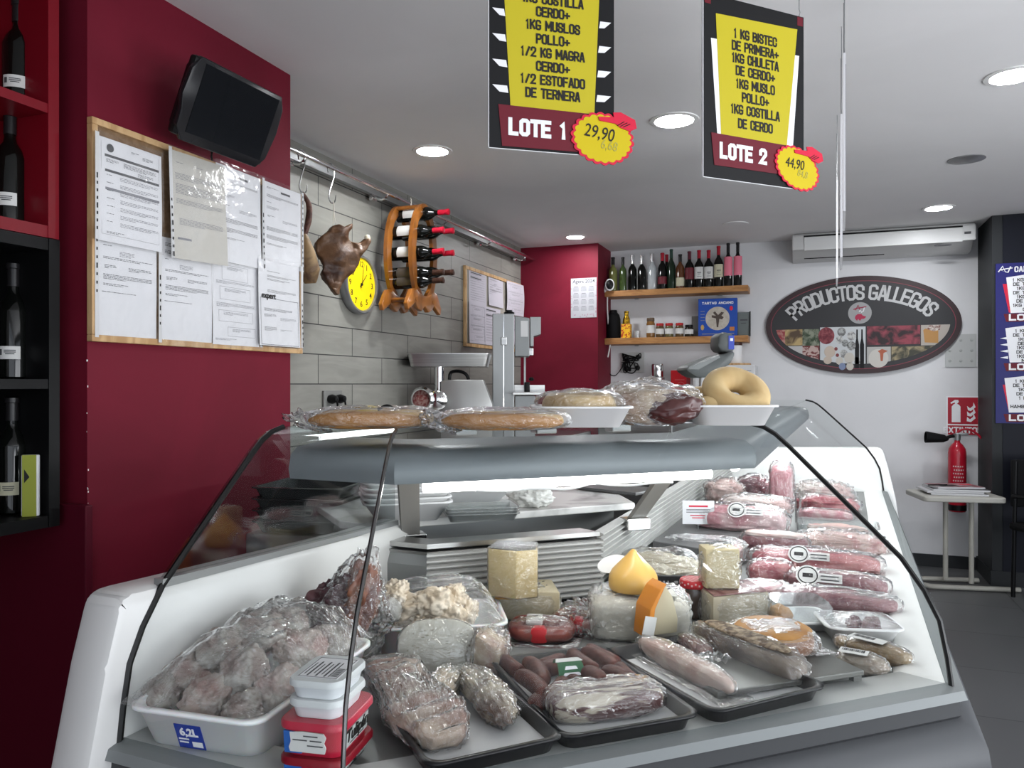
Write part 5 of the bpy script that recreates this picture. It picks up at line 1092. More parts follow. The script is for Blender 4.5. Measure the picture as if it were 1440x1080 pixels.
# ================================================================ HANGING SIGNS
def lot_sign(label, cx, cy, D, w, h, rz, lines, lot, variant, price, fade):
    hp = h * FPX / D
    p = atD(cx, cy, D); t = thing('lot_sign', label, 'sign', p, R(rz), 'hanging lot signs')
    MB().box((0, 0, 0), (w, .005, h)).build('panel', SIGNB, t)
    MB().box((-w / 2 - .0006, 0, 0), (.0012, .0056, h)).box((0, 0, -h / 2 - .0006), (w, .0056, .0012)).build('panel_edge', SIGNW, t)
    yf = -.0026
    if variant == 1:
        MB().prism([(-w * .42, h * .5), (w * .40, h * .5), (w * .335, -h * .325), (-w * .335, -h * .315)], yf - .0008, yf).build('list_panel', YEL, t)
        for k in range(4):
            z = h * (.083 - .108 * k)
            for s in (-1, 1): MB().prism([(s * w * (.375 - .008 * k), z - h * .022), (s * w * (.385 - .008 * k), z + h * .008), (s * w * .475, z + h * .008), (s * w * (.42), z - h * .020)], yf - .0005, yf).build('white_shard', SIGNW, t)
    else:
        MB().prism([(-w * .43, h * .26), (w * .45, h * .27), (w * .385, -h * .26), (-w * .37, -h * .26)], yf - .0005, yf).build('white_backing', SIGNW, t)
        MB().prism([(-w * .385, h * .40), (w * .43, h * .42), (w * .32, -h * .26), (-w * .335, -h * .255)], yf - .001, yf - .0004).build('list_panel', YEL, t)
    zb_ = -.405 if variant == 1 else -.345
    MB().prism([(-w * .43, h * (zb_ + .09)), (w * .37, h * (zb_ + .085)), (w * .34, h * (zb_ - .085)), (-w * .40, h * (zb_ - .085))], yf - .0016, yf).build('lot_band', SIGNR, t)
    strokes('lot_name', lot, h * (.076 if variant == 1 else .092), SIGNW, t, (-w * .12, yf - .0024, h * zb_), ratio=.40, wt=.23, gap=.12)
    for k, (ln, yy) in enumerate(lines): strokes('list_line', ln, h * (.0445 if variant == 1 else .056), INK, t, (0, yf - .0018, (cy - yy) / hp * h), ratio=.395, wt=.185, gap=.09)
    # star shaped price tag with a pointing hand
    st = thing('price_star', ('yellow scalloped price star with a red hand at the corner of the larger LOTE sign', 'smaller tilted yellow price star on the right-hand LOTE sign')[variant - 1], 'price tag', (0, 0, 0)); st.rotation_euler = (0, 0, R(rz))
    st.location = p + Matrix.Rotation(R(rz), 3, 'Z') @ Vector((w * (.40 if variant == 1 else .42), -.006, -h * (.425 if variant == 1 else .385)))
    rxs, rzs = (w * .255, h * .112) if variant == 1 else (w * .235, h * .118)
    sc = lambda f, n=22: [(rxs * f * math.cos(a) * (.96 + .075 * abs(math.cos(n * a / 2))), rzs * f * math.sin(a) * (.96 + .075 * abs(math.cos(n * a / 2)))) for a in [2 * math.pi * k / 176 for k in range(176)]]
    rr = R(20 if variant == 2 else 5)
    turn = lambda L_: [(x * math.cos(rr) + z * math.sin(rr), -x * math.sin(rr) + z * math.cos(rr)) for x, z in L_]
    MB().prism(turn(sc(1.0)), -.0012, .0012).build('red_star', STARR, st); MB().prism(turn(sc(.91)), -.0017, -.0010).build('yellow_star', STARY, st)
    digs = price.replace('a', ''); 
    text('handwritten_price', price, h * .080, INK, st, (-w * .03, -.0024, h * .022), rot=(R(90), R(8 if variant == 1 else 4), 0), shear=.1, xs=.8)
    text('faded_price', fade, h * .058, mat('faded_ink', (.40, .35, .06), .6), st, (w * .05, -.0021, -h * .030), rot=(R(90), R(8), 0), shear=.1, xs=.8)
    hx, hz = w * .16, h * (.085 if variant == 1 else .095)
    MB().prism([(hx - .052 * w / .27, hz - .004), (hx - .054 * w / .27, hz + .004), (hx - .02, hz + .006), (hx - .022, hz + .016), (hx - .004, hz + .018), (hx + .03, hz + .004), (hx + .034, hz - .014), (hx + .018, hz - .022), (hx - .004, hz - .016), (hx - .016, hz - .008)], -.004, -.0018).build('pointing_hand', STARR, st)
    for k in range(3): MB().tube([(hx - .012 + .007 * k, -.0043, hz - .012 - .001 * k), (hx + .004 + .007 * k, -.0043, hz - .002 - .002 * k)], .0009, 5).build('finger_line', INK, st)
    for s in (-1, 1):
        x = s * w * .46
        if variant == 2: MB().box((x, 0, h * .47), (.018, .0062, .022)).build('corner_clip', SIGNR, t)
        MB().tube([(x, 0, h / 2 - .008), (x, 0, h / 2 + .004), (x + .003, 0, h / 2 + .012), (x, 0, h / 2 + .02), (x, 0, CEIL - p.z)], .0012, 5).build('hanging_wire', STEELD, t)
    return t
w1 = .300
lot_sign('larger black and yellow hanging sign, LOTE 1, at the top of the picture', 777, 52, 1.66, .283, .50, 36, [('1KG COSTILLA', 2), ('CERDO+', 20), ('1KG MUSLOS', 39), ('POLLO+', 58), ('1/2 KG MAGRA', 77), ('CERDO+', 96), ('1/2 ESTOFADO', 115), ('DE TERNERA', 134)], 'LOTE 1', 1, '29,90', '6,68')
lot_sign('black and yellow hanging sign, LOTE 2, right of the larger one', 1061, 133, 1.90, .315, .44, 45, [('1 KG BISTEC', 54), ('DE PRIMERA+', 71), ('1KG CHULETA', 88), ('DE CERDO+', 105), ('1KG MUSLO', 123), ('POLLO+', 141), ('1KG COSTILLA', 159), ('DE CERDO', 178)], 'LOTE 2', 2, '44,90', '84,8')
# further boards hanging in line over the wing, seen edge-on
for px, y0, y1, D, lb in ((1187, 103, 312, 2.16, 'nearest edge-on hanging board over the right wing'), (1183, 180, 371, 2.55, 'middle edge-on hanging board over the right wing'), (1177, 265, 397, 3.35, 'farthest and lowest edge-on hanging board over the right wing')):
    p = atD(px, (y0 + y1) / 2, D); h = (y1 - y0) * D / FPX; ang = math.atan2((px - CXP) / FPX, 1)
    t = thing('hanging_board', lb, 'sign', p, TH + R(90) - ang + R(.35))
    MB().box((0, 0, 0), (.29, .006, h)).build('panel', SIGNW, t); MB().box((0, -.0036, -.0), (.24, .0008, h * .9)).build('printed_face', SIGNB, t)
    for x in (-.13, .13): MB().tube([(x, 0, h / 2 - .005), (x + .004, 0, h / 2 + .02), (x - .003, 0, h / 2 + .05), (x, 0, CEIL - p.z)], .0014, 5).build('hanging_wire', STEELD, t)

# ================================================================ THINGS ON THE TOP GLASS
def shell(dst, d, m, parent, grow=1.05, seed=0, amp=.10, freq=2.2, e=1.0, ridge=.10, name='plastic_wrap', sub=5, c=(0, 0, 0), rot=(0, 0, 0), shape=None):
    b = MB(); b.blob(c, (d[0] * grow, d[1] * grow, d[2] * grow + .003), rot, seed, amp, freq, e, sub, True, ridge, shape); return b.build(name, m, parent, 'all')
CRUST = mat('bread_crust', srgb(180, 136, 82), .6, 0, srgb(150, 100, 52), 7, bump=.25, bscale=26, mix=(.35, .7))
CRUSTP = mat('pale_crust', srgb(200, 168, 108), .6, 0, srgb(170, 126, 70), 8, bump=.2, bscale=30)
def tray_white(nm, lb, loc, rz, w, d, h, cat='tray', grp=None, taper=.80):
    t = thing(nm, lb, cat, loc, rz, grp); b = MB(); dish(b, w, d, h, .004, .006, taper, .03, .004, .004); b.build('foam_tray', mat('foam_white', (.78, .78, .78), .5), t, 'all'); return t
def top(px, py): p = at(px, py, GZ); p.z = GZ + .0006; return p, mpp(p)
# two wrapped flat pies (empanada-like loaves)
def loaf(px, py, wpx, hpx, lb, rz, seed, parts):
    p, m = top(px, py); t = thing('wrapped_bread', lb, 'bread', p, TH + R(rz), 'wrapped breads on the counter'); L = wpx * m
    b = MB(); b.blob((0, .03, 0), (L * .94, .15, hpx * m * .95), (0, 0, 0), seed, .05, 2.5, .75, 5); o = b.build('loaf', CRUSTP, t, 'all')
    MB().tube([(-L * .46, -.035, .016), (-L * .2, -.047, .017), (L * .15, -.046, .016), (L * .45, -.034, .014)], [.004, .012, .016, .017, .016, .015, .011, .004], 12, sub=6).build('crust_edge', CRUST, o, True)
    shell(None, (L * 1.02, .185, hpx * m * 1.02), FILM, t, 1.04, seed + 5, .05, 3.2, .72, .05, c=(0, .025, 0))
    b = MB(); b.blob((-L * .50, -.01, 0), (.075, .075, .030), (0, R(15), 0), seed + 9, .45, 2.6, 1, 4, True, .35); b.build('wrap_twist', FILM, t, 'all')
    if parts: MB().tube([(L * .05, -.02, hpx * m * .86), (L * .12, -.02, hpx * m * 1.05), (L * .18, -.01, hpx * m * .86)], .003, 6, sub=4).build('wrap_tie', BLACK, t, True); MB().blob((-L * .03, -.0, hpx * m * .62), (.06, .05, .012), seed=2, sub=3).build('yellow_filling', mat('egg_yellow', (.60, .42, .05), .6), t, True)
    return t
loaf(524, 602, 180, 30, 'long flat golden bread in film at the left end of the counter top', 3, 1, True)
loaf(708, 604, 182, 29, 'second film-wrapped golden bread, between the first one and the ring-bread tray', -2, 4, False)
SEED = mat('ring_bread_crust', srgb(204, 180, 132), .6, 0, srgb(180, 148, 98), 6, bump=.15, bscale=40)
def ringbread(parent, c, R_, r, rot, squash=.8, nm='ring_bread'):
    n = 48; seg = 16; q = bmesh.new(); g = []
    for i in range(n):
        a = 2 * math.pi * i / n; k = 1 + .08 * noise.noise(Vector((math.cos(a) * 1.5, math.sin(a) * 1.5, R_ * 40)))
        row = []
        for j in range(seg):
            b_ = 2 * math.pi * j / seg; rr = R_ + r * k * math.cos(b_); row.append(q.verts.new((rr * math.cos(a), rr * math.sin(a), r * k * squash * math.sin(b_))))
        g.append(row)
    for i in range(n):
        for j in range(seg): q.faces.new((g[i][j], g[(i + 1) % n][j], g[(i + 1) % n][(j + 1) % seg], g[i][(j + 1) % seg]))
    b = MB(); b._add(q, Matrix.Translation(c) @ Euler(rot).to_matrix().to_4x4()); return b.build(nm, SEED, parent, 'all')
p, m = top(820, 602); p = p + FWD * .075; p.z = GZ + .0006
t = tray_white('bread_tray', 'white foam tray left of the wrapped ham with one film-covered ring bread', p, TH, 136 * m, .17, 30 * m)
w0 = 136 * m
r0 = thing('ring_bread', 'film-covered golden ring bread in the left white tray on the counter top', 'bread', p + Vector((0, 0, .016)), TH); ringbread(r0, (0, .008, .026), .050, .026, (R(4), 0, 0), .95)
shell(None, (w0 * .98, .165, .052), FILM, r0, 1.0, 31, .05, 3, .8, .05, c=(0, 0, .008), name='cling_film')
# big wrapped cured ham piece
p, m = top(918, 599); p = p + FWD * .06; p.z = GZ + .0006
t = thing('wrapped_ham', 'large film-wrapped piece of cured ham between the two bread trays', 'ham', p, TH); W_, H2 = 150 * m, 69 * m
HAM = mat('ham_fat', (.42, .34, .24), .45, 0, (.22, .12, .075), 8, bump=.4, bscale=30, coat=.3)
b = MB(); b.blob((0, 0, 0), (W_ * .94, .16, H2 * .94), (0, 0, 0), 12, .10, 1.5, .85, 5, True, 0, lambda q_, p_: Vector((q_.x, q_.y, q_.z * (1 - .25 * max(0, p_.x) - .05 * max(0, -p_.x))))); b.build('ham_piece', HAM, t, 'all')
b = MB(); b.blob((W_ * .19, -.066, .035), (W_ * .50, .05, H2 * .60), (R(-18), R(-8), 0), 5, .16, 1.6, .8, 4, False); b.build('cut_face', mat('ham_lean', (.030, .009, .010), .4, 0, (.075, .02, .018), 12, bump=.3, coat=.4), t, 'all')
shell(None, (W_, .175, H2), BAG, t, 1.03, 13, .10, 1.5, .85, .09, shape=lambda q_, p_: Vector((q_.x, q_.y, q_.z * (1 - .25 * max(0, p_.x) - .05 * max(0, -p_.x)))))
# right tray with two rings, one upright
p, m = top(1033, 599); p = p + FWD * .07; p.z = GZ + .0006
w0 = 118 * m
t = tray_white('bread_tray', 'white foam tray right of the wrapped ham holding two ring breads', p, TH, w0, .17, 29 * m)
r1 = thing('ring_bread', 'golden ring bread lying at the left in the right white tray', 'bread', p + Vector((-w0 * .20, .0, .02)), TH, 'ring breads in the right tray'); ringbread(r1, (-.012, 0, .030), .040, .024, (R(14), R(-8), 0))
r2 = thing('ring_bread', 'golden ring bread standing tilted with its hole showing, in the right white tray', 'bread', p + Vector((w0 * .13, .004, .028)), TH, 'ring breads in the right tray'); ringbread(r2, (0, 0, .037), .044, .029, (R(42), R(8), 0), .85)
# small steel card holder lying on the glass
p, m = top(945, 596); t = thing('card_holder', 'small flat steel card holder on the glass in front of the right tray', 'holder', p, TH)
MB().slab([(-.07, -.02), (.06, -.02), (.045, .03), (-.06, .03)], 0, .006, bev=.002).build('plate', STEEL, t); MB().lathe([(0, 0), (.004, .0), (.004, .008), (0, .008)], (.02, .0, .006), 10).build('screw', CHROME, t, True)
# weighing scale on the wing's top glass
ps = at(992, 575, GZ); m = mpp(ps); t = thing('weighing_scale', 'grey shop scale on a white pole with a tilted keypad and small blue screen', 'scale', (ps.x, ps.y, GZ + .0006), TH)
sc = lambda px, py: ((px - 992) * m, (575 - py) * m)
MB().box((0, .05, .012), (.22, .20, .024), bev=.006).build('base', GREYP, t); MB().box((0, .0, (575 - 528) * m / 2), (16 * m, .03, (575 - 528) * m), bev=.003).build('pole', mat('scale_white', (.6, .6, .6), .4), t); MB().box((9 * m, .0, (575 - 528) * m / 2), (3 * m, .034, (575 - 530) * m)).build('pole_trim', STEELD, t)
KG = mat('scale_grey', (.105, .115, .112), .4)
MB().prism([sc(*v) for v in ((957, 521), (962, 515), (1004, 499), (1012, 500), (1020, 494), (1027, 497), (1021, 511), (1000, 527), (985, 532), (972, 531))], -.07, .09, bev=.010).build('keypad_housing', KG, t, True)
MB().prism([sc(*v) for v in ((960, 520), (963, 516.5), (1003, 501), (1005, 504), (975, 521))], -.073, -.066, bev=.002).build('keypad_face', mat('scale_light', (.22, .235, .23), .4), t)
MB().prism([sc(*v) for v in ((1005, 473), (1012, 468), (1024, 471), (1028, 476), (1027, 494), (1018, 497), (1008, 495), (1004, 488))], -.05, .06, bev=.008).build('display_head', KG, t, True)
MB().box((sc(1022.5, 483)[0], -.051, sc(1022.5, 483)[1]), (7.5 * m, .004, 19 * m)).build('screen', emis('screen_blue', (.10, .14, .55), .55), t); MB().rectz(*sc(1020.5, 481), *sc(1024.5, 477), -.0535).build('screen_digits', SIGNW, t)
# chrome clips holding the top glass
for i, u in enumerate((.18, .5, .82)):
    p = cseg(1, u, .60, GZ - .018); MB().box((0, 0, 0), (.05, .04, .02), bev=.003).build('glass_clip', STEELD, ctr, loc=p, rz=math.atan2(dC.y, dC.x))

# ================================================================ ON THE MARBLE
PZ = .9878
def onm(px, py): p = at(px, py, .987); return Vector((p.x, p.y, PZ)), mpp(p)
FOAM = mat('foam_white', (.78, .78, .78), .5)
for stk, (px, py, n, w, h, lb) in enumerate(((586, 737, 8, .225, .052, 'left stack of white foam trays'), (682, 728, 7, .21, .040, 'right stack of white foam trays'))):
    p, m = onm(px, py); p = p + nn * .10; p.z = PZ
    z0 = 0 if stk == 0 else .036
    names = ['bottom', 'second', 'third', 'fourth', 'fifth', 'sixth', 'seventh', 'topmost']
    for k in range(n):
        t = thing('foam_tray', '%s tray in the %s on the marble' % (names[k] if k < n - 1 else 'topmost', lb), 'tray', (p.x + rnd.uniform(-.002, .002), p.y + rnd.uniform(-.002, .002), PZ + z0 + .0135 * k), R(30 + rnd.uniform(-1.5, 1.5)) if stk else R(36 + rnd.uniform(-1, 1)), lb)
        b = MB(); dish(b, w, w * .74, h, .003, .006, .72, .03, .003, .0045); b.build('tray_body', FOAM, t, 'all')
p, m = onm(690, 735); p = p + nn * .075; p.z = PZ
for k in range(3):
    t = thing('clear_tray', ['lowest clear tray under the right foam stack', 'middle clear tray under the right foam stack', 'top clear tray under the right foam stack'][k], 'tray', (p.x, p.y, PZ + .008 * k), R(32), 'clear trays on the marble'); b = MB(); dish(b, .19, .13, .022, .002, .005, .9, .015, .002, .003); b.build('tray_body', CLEARP, t, 'all')
p, m = onm(748, 712); t = thing('crumpled_bag', 'crumpled white plastic bag on the marble beside the tray stacks', 'bag', p, 0); b = MB(); b.blob((0, 0, 0), (.13, .10, .062), (0, 0, 0), 3, .24, 1.8, 1, 5, True, .10); b.build('bag_film', mat('bag_white', (.70, .70, .67), .45, 0, (.6, .6, .57), 8, bump=.5, bscale=20), t, 'all')
p, m = onm(868, 690); t = tag(MB().box((0, 0, .006), (.24, .15, .010), bev=.003).build('cutting_slab', mat('slab_dark', (.10, .10, .10), .3), loc=p, rz=R(-20)), 'dark thin slab lying on the marble near the right post', 'board')

# ================================================================ FOOD ON THE FRONT DECK
DK = .7920
def on(px, py, z=DK): p = at(px, py, z); return p, mpp(p)
def V3(p, z): return Vector((p.x, p.y, z))
def meat(nm, a, b, scale=10, mix=(.42, .58), coat=.35, rough=.4, bump=.35, bs=35, stretch=None): return mat(nm, a, rough, 0, b, scale, bump, bs, mix, coat=coat, stretch=stretch)
FROZEN = meat('salted_pork', (.27, .215, .195), (.43, .41, .375), 16, bump=.5, bs=60, coat=.1, rough=.6)
FROZEN2 = meat('salted_pork_pink', (.32, .215, .195), (.44, .40, .36), 11, bump=.5, bs=60, coat=.1, rough=.6)
# tub of salted pork
Ct, Lt, Rt = at(345, 1033, .866), at(187, 985, .866), at(522, 905, .866)
ux = (Ct - Lt); w_ = ux.length; uy = (Rt - Ct); d_ = uy.length; ang = math.atan2(uy.y, uy.x) - R(90); cen = (Lt + Rt) / 2
tub = thing('food_tub', 'white plastic tub with a blue 6,2L sticker at the left end of the display', 'tub', (cen.x, cen.y, DK + .001), ang)
b = MB(); dish(b, w_ - .02, d_ - .02, .074, .003, .006, .86, .03, .004, .006); b.build('tub_body', mat('tub_white', (.84, .85, .85), .35, sss=.3), tub, 'all')
stk = MB().box((0, 0, 0), (.046, .001, .044)).build('volume_sticker', mat('sticker_blue', srgb(34, 58, 150), .4), tub, loc=(-.012, -(d_ - .02) * .4615 - .0012, .032), rot=(R(20), 0, 0))
text('lettering', '6,2L', .019, SIGNW, stk, (0, -.0008, .008), bold=.0007, xs=.95); MB().rectz(.002, -.018, .02, -.008, -.0008).build('barcode', SIGNW, stk); MB().rectz(-.02, -.006, -.002, -.003, -.0008).rectz(-.02, -.012, -.004, -.009, -.0008).build('small_print', SIGNW, stk)
PORK = [(262, 951, 66, 57, .862, 'large pork piece at the left of the tub heap'), (310, 915, 42, 53, .895, 'narrow pale pork piece near the middle of the tub heap'), (360, 888, 71, 47, .905, 'pork piece at the top of the tub heap'),
        (294, 980, 53, 60, .858, 'crusted pork piece at the front left of the tub'), (342, 949, 50, 70, .880, 'tall pork piece in the centre of the tub'), (343, 1003, 42, 48, .850, 'square-cut pork piece at the near rim of the tub'),
        (421, 911, 62, 42, .875, 'smooth pinkish pork piece at the right of the tub heap'), (403, 876, 52, 38, .905, 'small grey pork piece at the back of the tub heap'), (226, 975, 40, 34, .858, 'pork piece poking over the left rim of the tub'),
        (391, 971, 46, 58, .855, 'pork piece under the film at the right rim of the tub'), (463, 905, 66, 44, .862, 'rearmost pork piece in the tub under the film')]
for k, (px, py, w, h, z, lb) in enumerate(PORK):
    p, m = on(px, py, z)
    t = thing('salted_pork', lb, 'meat', p, TH + R(rnd.uniform(-20, 20)), 'pork pieces in the white tub')
    b = MB(); b.blob((0, 0, 0), (w * m * 1.16, .085, h * m * 1.04), (R(rnd.uniform(-20, 20)), R(rnd.uniform(-15, 15)), 0), 40 + k, .15, 1.15, .85, 5, False, .07); b.build('pork_piece', FROZEN if k % 3 else FROZEN2, t, 'all')
def drape(nm, m, par, w, d, fn, n=40):
    q = bmesh.new(); g = [[q.verts.new((w * (i / n - .5), d * (j / n - .5), fn(i / n - .5, j / n - .5))) for i in range(n + 1)] for j in range(n + 1)]
    for j in range(n):
        for i in range(n): q.faces.new((g[j][i], g[j][i + 1], g[j + 1][i + 1], g[j + 1][i]))
    b = MB(); b._add(q); return b.build(nm, m, par, 'all')
drape('plastic_cover', FILM, tub, w_ * .98, d_ * 1.0, lambda u, v: .082 + .088 * max(0, 1 - (2.1 * u) ** 4) * max(0, 1 - (2.05 * v) ** 4) * (.85 + .5 * v) + .012 * noise.noise(Vector((u * 9, v * 9, 1))) + .010 * abs(noise.noise(Vector((u * 22, v * 14, 4)))))
# dark joint in a bag leaning in the back corner
p, m = on(476, 936)
t = thing('bagged_ham', 'dark smoked joint in a clear bag leaning in the left back corner', 'meat', (p.x, p.y, DK + .001), TH + R(8))
b = MB(); b.blob((-.022, .0, .05), (.115, .08, .145), (0, R(24), 0), 3, .25, 1.5, 1, 5, True, .1); b.build('dark_joint', meat('smoked_dark', (.060, .020, .026), (.14, .055, .06), 9), t, 'all')
b = MB(); b.blob((.03, -.01, .06), (.065, .075, .165), (0, R(10), 0), 8, .22, 1.6, 1, 5, True, .1); b.build('tan_joint', meat('smoked_tan', (.22, .085, .045), (.12, .04, .03), 9), t, 'all')
b = MB(); b.blob((0, 0, 0), (.165, .11, .235), (0, R(10), 0), 5, .16, 1.8, 1, 5, True, .18, lambda q_, p_: Vector((q_.x * (1 - .45 * max(0, p_.z)) + .02 * max(0, p_.z), q_.y, q_.z * (1 + .15 * max(0, p_.z))))); b.build('plastic_bag', BAG, t, 'all')
# pale wrapped cheese block on the rim of the tripe tray
p, m = on(600, 912); ttr = thing('food_tray', 'white plastic tray of pale tripe at the left, behind the round slice', 'tray', (p.x, p.y + .06, DK + .001), TH + R(8))
b = MB(); dish(b, .27, .19, .058, .003, .006, .95, .03, .004, .005); b.build('tray_body', mat('tray_translucent', (.75, .75, .75), .35, sss=.5), ttr, 'all')
TRIPE = meat('tripe_pale', (.56, .46, .34), (.66, .58, .47), 14, bump=.6, bs=50)
for k, (px, py, w, h, z, lb) in enumerate(((557, 838, 40, 40, .90, 'curled pale tripe piece at the back left of the tray'), (578, 858, 62, 44, .872, 'broad pale tripe piece at the left of the tray'), (612, 848, 55, 44, .89, 'folded pale tripe piece on top of the heap'), (640, 845, 38, 40, .885, 'pale tripe piece at the back right of the tray'), (630, 868, 46, 40, .862, 'round pale tripe piece at the front of the tray'), (600, 874, 44, 28, .852, 'small pale tripe piece low at the tray front'), (655, 862, 30, 40, .862, 'pale tripe piece at the right rim of the tray'))):
    p, m = on(px, py, z); t = thing('tripe', lb, 'meat', p, TH, 'tripe pieces in the tray'); b = MB(); b.blob((0, 0, 0), (w * m * 1.05, .075, h * m), (R(rnd.uniform(-30, 10)), R(rnd.uniform(-20, 20)), 0), 60 + k, .16, 1.5, .9, 5, False, .10); b.build('tripe_piece', TRIPE, t, 'all')
drape('cling_film', FILM, ttr, .265, .185, lambda u, v: .058 + .075 * max(0, 1 - (2.05 * u) ** 4) * max(0, 1 - (2.05 * v) ** 4) * (.9 + .5 * v) + .008 * noise.noise(Vector((u * 9, v * 9, 3))))
p, m = on(525, 894, .835); t = thing('wrapped_cheese', 'grey-white ridged cheese block in film, between the tub and the tripe tray', 'cheese', V3(p + FWD * .045, .852), TH + R(-22))
b = MB(); b.blob((0, 0, 0), (.12, .085, .058), (R(-12), 0, 0), 3, .06, 1.6, .55, 5); b.build('cheese', mat('ridged_cheese', (.50, .49, .45), .5, 0, (.40, .39, .36), 6, stretch=(.3, 1, 14)), t, 'all'); shell(None, (.126, .092, .06), FILM, t, 1.04, 4, .07, 2, .6, .08, rot=(R(-12), 0, 0))
# round slice of soft white cheese standing on edge
p, m = on(615, 956); t = thing('cheese_slice', 'round white cheese slice with small holes, film-wrapped, leaning on the tripe tray', 'cheese', V3(p, DK + .002), TH + R(4))
SLC = mat('soft_cheese', (.56, .54, .46), .45, 0, (.49, .47, .40), 12, bump=.2, bscale=30)
b = MB(); pts = [(.076 * math.copysign(abs(math.cos(a)) ** .75, math.cos(a)), .049 * math.copysign(abs(math.sin(a)) ** .8, math.sin(a))) for a in [2 * math.pi * k / 40 for k in range(40)]]
b.prism(pts, -.018, .018, bev=.006); b.build('slice', SLC, t, True, loc=(0, .03, .052), rot=(R(-20), 0, 0))
h_ = MB()
for k in range(26):
    x, z = rnd.uniform(-.058, .058), rnd.uniform(-.032, .034); h_.prism(ell(rnd.uniform(.0015, .004), .0012, 8, x, z), -.0187, -.0178)
h_.build('holes', mat('cheese_hole', (.36, .34, .26), .6), t, loc=(0, .03, .052), rot=(R(-20), 0, 0))
b = MB(); b.prism([(x * 1.03, z * 1.03) for x, z in pts], -.0215, .0215, bev=.004); b.build('plastic_wrap', FILM, t, True, loc=(0, .03, .052), rot=(R(-20), 0, 0))
# cut sausage-cheese wedge in film
p, m = on(683, 958); t = thing('wrapped_cheese', 'small film-wrapped wedge with a dark cut end right of the round slice', 'cheese', V3(p, DK + .001), TH + R(-14))
b = MB(); b.prism([(-.028, 0), (.028, 0), (.026, .06), (-.022, .085)], 0, .07, bev=.006); b.build('wedge', meat('mottled_cheese', (.46, .37, .26), (.34, .22, .17), 16), t, True); MB().lathe([(0, 0), (.014, 0), (.017, .01), (.017, .03), (0, .03)], (.012, -.012, .018), 16, (R(-90), 0, 0)).build('cut_sausage', meat('cut_dark', (.09, .03, .02), (.3, .2, .16), 30), t, True)
shell(None, (.066, .095, .09), FILM, t, 1.04, 21, .10, 2, .7, .12, c=(0, .03, 0))
# ---------------------------------------------------------------- black trays
def tray_px(nm, lb, bl, br, fr, fl, z, paper=None, grow=0):
    B = [at(*q, z) for q in (bl, br, fr, fl)]; cen = sum(B, Vector()) / 4; fe = (B[2] - B[3]); w = ((B[1] - B[0]).length + fe.length) / 2; d = ((B[0] - B[3]).length + (B[1] - B[2]).length) / 2
    dr = (B[2] - B[3]).normalized() + (B[1] - B[0]).normalized(); an = math.atan2(dr.y, dr.x); h = .026
    t = thing(nm, lb, 'tray', (cen.x, cen.y, z - h), an, 'black trays on the front deck')
    b = MB(); dish(b, w - .012, d - .012, h, .003, .006, .95, .025, .004, .004); b.build('tray_body', mat('tray_black', (.010, .010, .011), .28), t, 'all')
    if paper: MB().slab([(-w * .42, -d * .42), (w * paper, -d * .42), (w * paper, d * .40), (-w * .42, d * .42)], .0045, .0055).build('paper_liner', mat('liner_paper', (.55, .55, .55), .6), t)
    return t, z - h + .006, an, w, d
TZ = .829
t1, tz1, an1, w1_, d1_ = tray_px('black_tray', 'black tray with the rib slab and two hocks, left of the sausage tray', (528, 952), (694, 936), (774, 1030), (588, 1092), TZ, .44)
t2, tz2, an2, w2_, d2_ = tray_px('black_tray', 'black tray holding dark sausages and a wrapped bacon slab, in the centre', (705, 922), (857, 906), (976, 1003), (768, 1045), TZ, .44)
t3, tz3, an3, w3_, d3_ = tray_px('black_tray', 'black paper-lined tray with the pork roll and cured slab, right of the sausages', (866, 911), (1008, 882), (1146, 970), (982, 1004), TZ, .46)
def slabmeat(nm, lb, a, bq, width, h, z, m1, cat, film=FILM, seed=1, e=.6, amp=.07, ridge=.08, wrapname='plastic_wrap', group=None, shape=None):
    A, B = at(*a, z), at(*bq, z); c = (A + B) / 2; d = B - A; t = thing(nm, lb, cat, V3(c, z), math.atan2(d.y, d.x), group); L = d.length
    b = MB(); b.blob((0, 0, 0), (L, width, h), (0, 0, 0), seed, amp, 1.8, e, 5, True, ridge * .5, shape); b.build('meat', m1, t, 'all')
    if film: shell(None, (L, width, h), film, t, 1.05, seed, amp, 1.8, e, ridge + .04, name=wrapname, shape=shape)
    return t, L
RIBS = meat('rib_meat', (.27, .14, .105), (.46, .35, .27), 9, bump=.5, bs=25)
slabmeat('pork_ribs', 'film-wrapped slab of pork ribs at the left of the left black tray', (545, 950), (628, 1058), .105, .042, tz1, RIBS, 'meat', BAG, 11, .5, .11, .10, shape=lambda q_, p_: Vector((q_.x, q_.y * (1 + .12 * math.sin(p_.x * 5)), q_.z + .0035 * math.sin(p_.x * 26 + p_.y * 2))))
HOCK = meat('hock_skin', (.50, .41, .28), (.34, .24, .15), 10, bump=.4, bs=30)
slabmeat('pork_hock', 'short pale pork hock in film beside the ribs', (640, 958), (604, 1012), .05, .042, tz1, HOCK, 'meat', FILM, 14, .95, .14, .12, group=None, shape=lambda q_, p_: Vector((q_.x, q_.y * (1 + .3 * p_.x), q_.z)))
slabmeat('pork_hock', 'long dark-spotted pork hock in film at the right of the left black tray', (652, 955), (714, 1030), .058, .046, tz1, meat('hock_dark', (.42, .35, .24), (.13, .08, .055), 13, bump=.5, bs=30), 'meat', FILM, 17, .9, .14, .15, shape=lambda q_, p_: Vector((q_.x, q_.y * (1 + .22 * p_.x), q_.z * (1 + .15 * p_.x))))
SAUS = meat('dark_sausage', (.058, .011, .007), (.105, .026, .016), 24, bump=.6, bs=90, coat=.04, rough=.5)
SAUSD = mat('sausage_dry_end', (.12, .06, .04), .7)
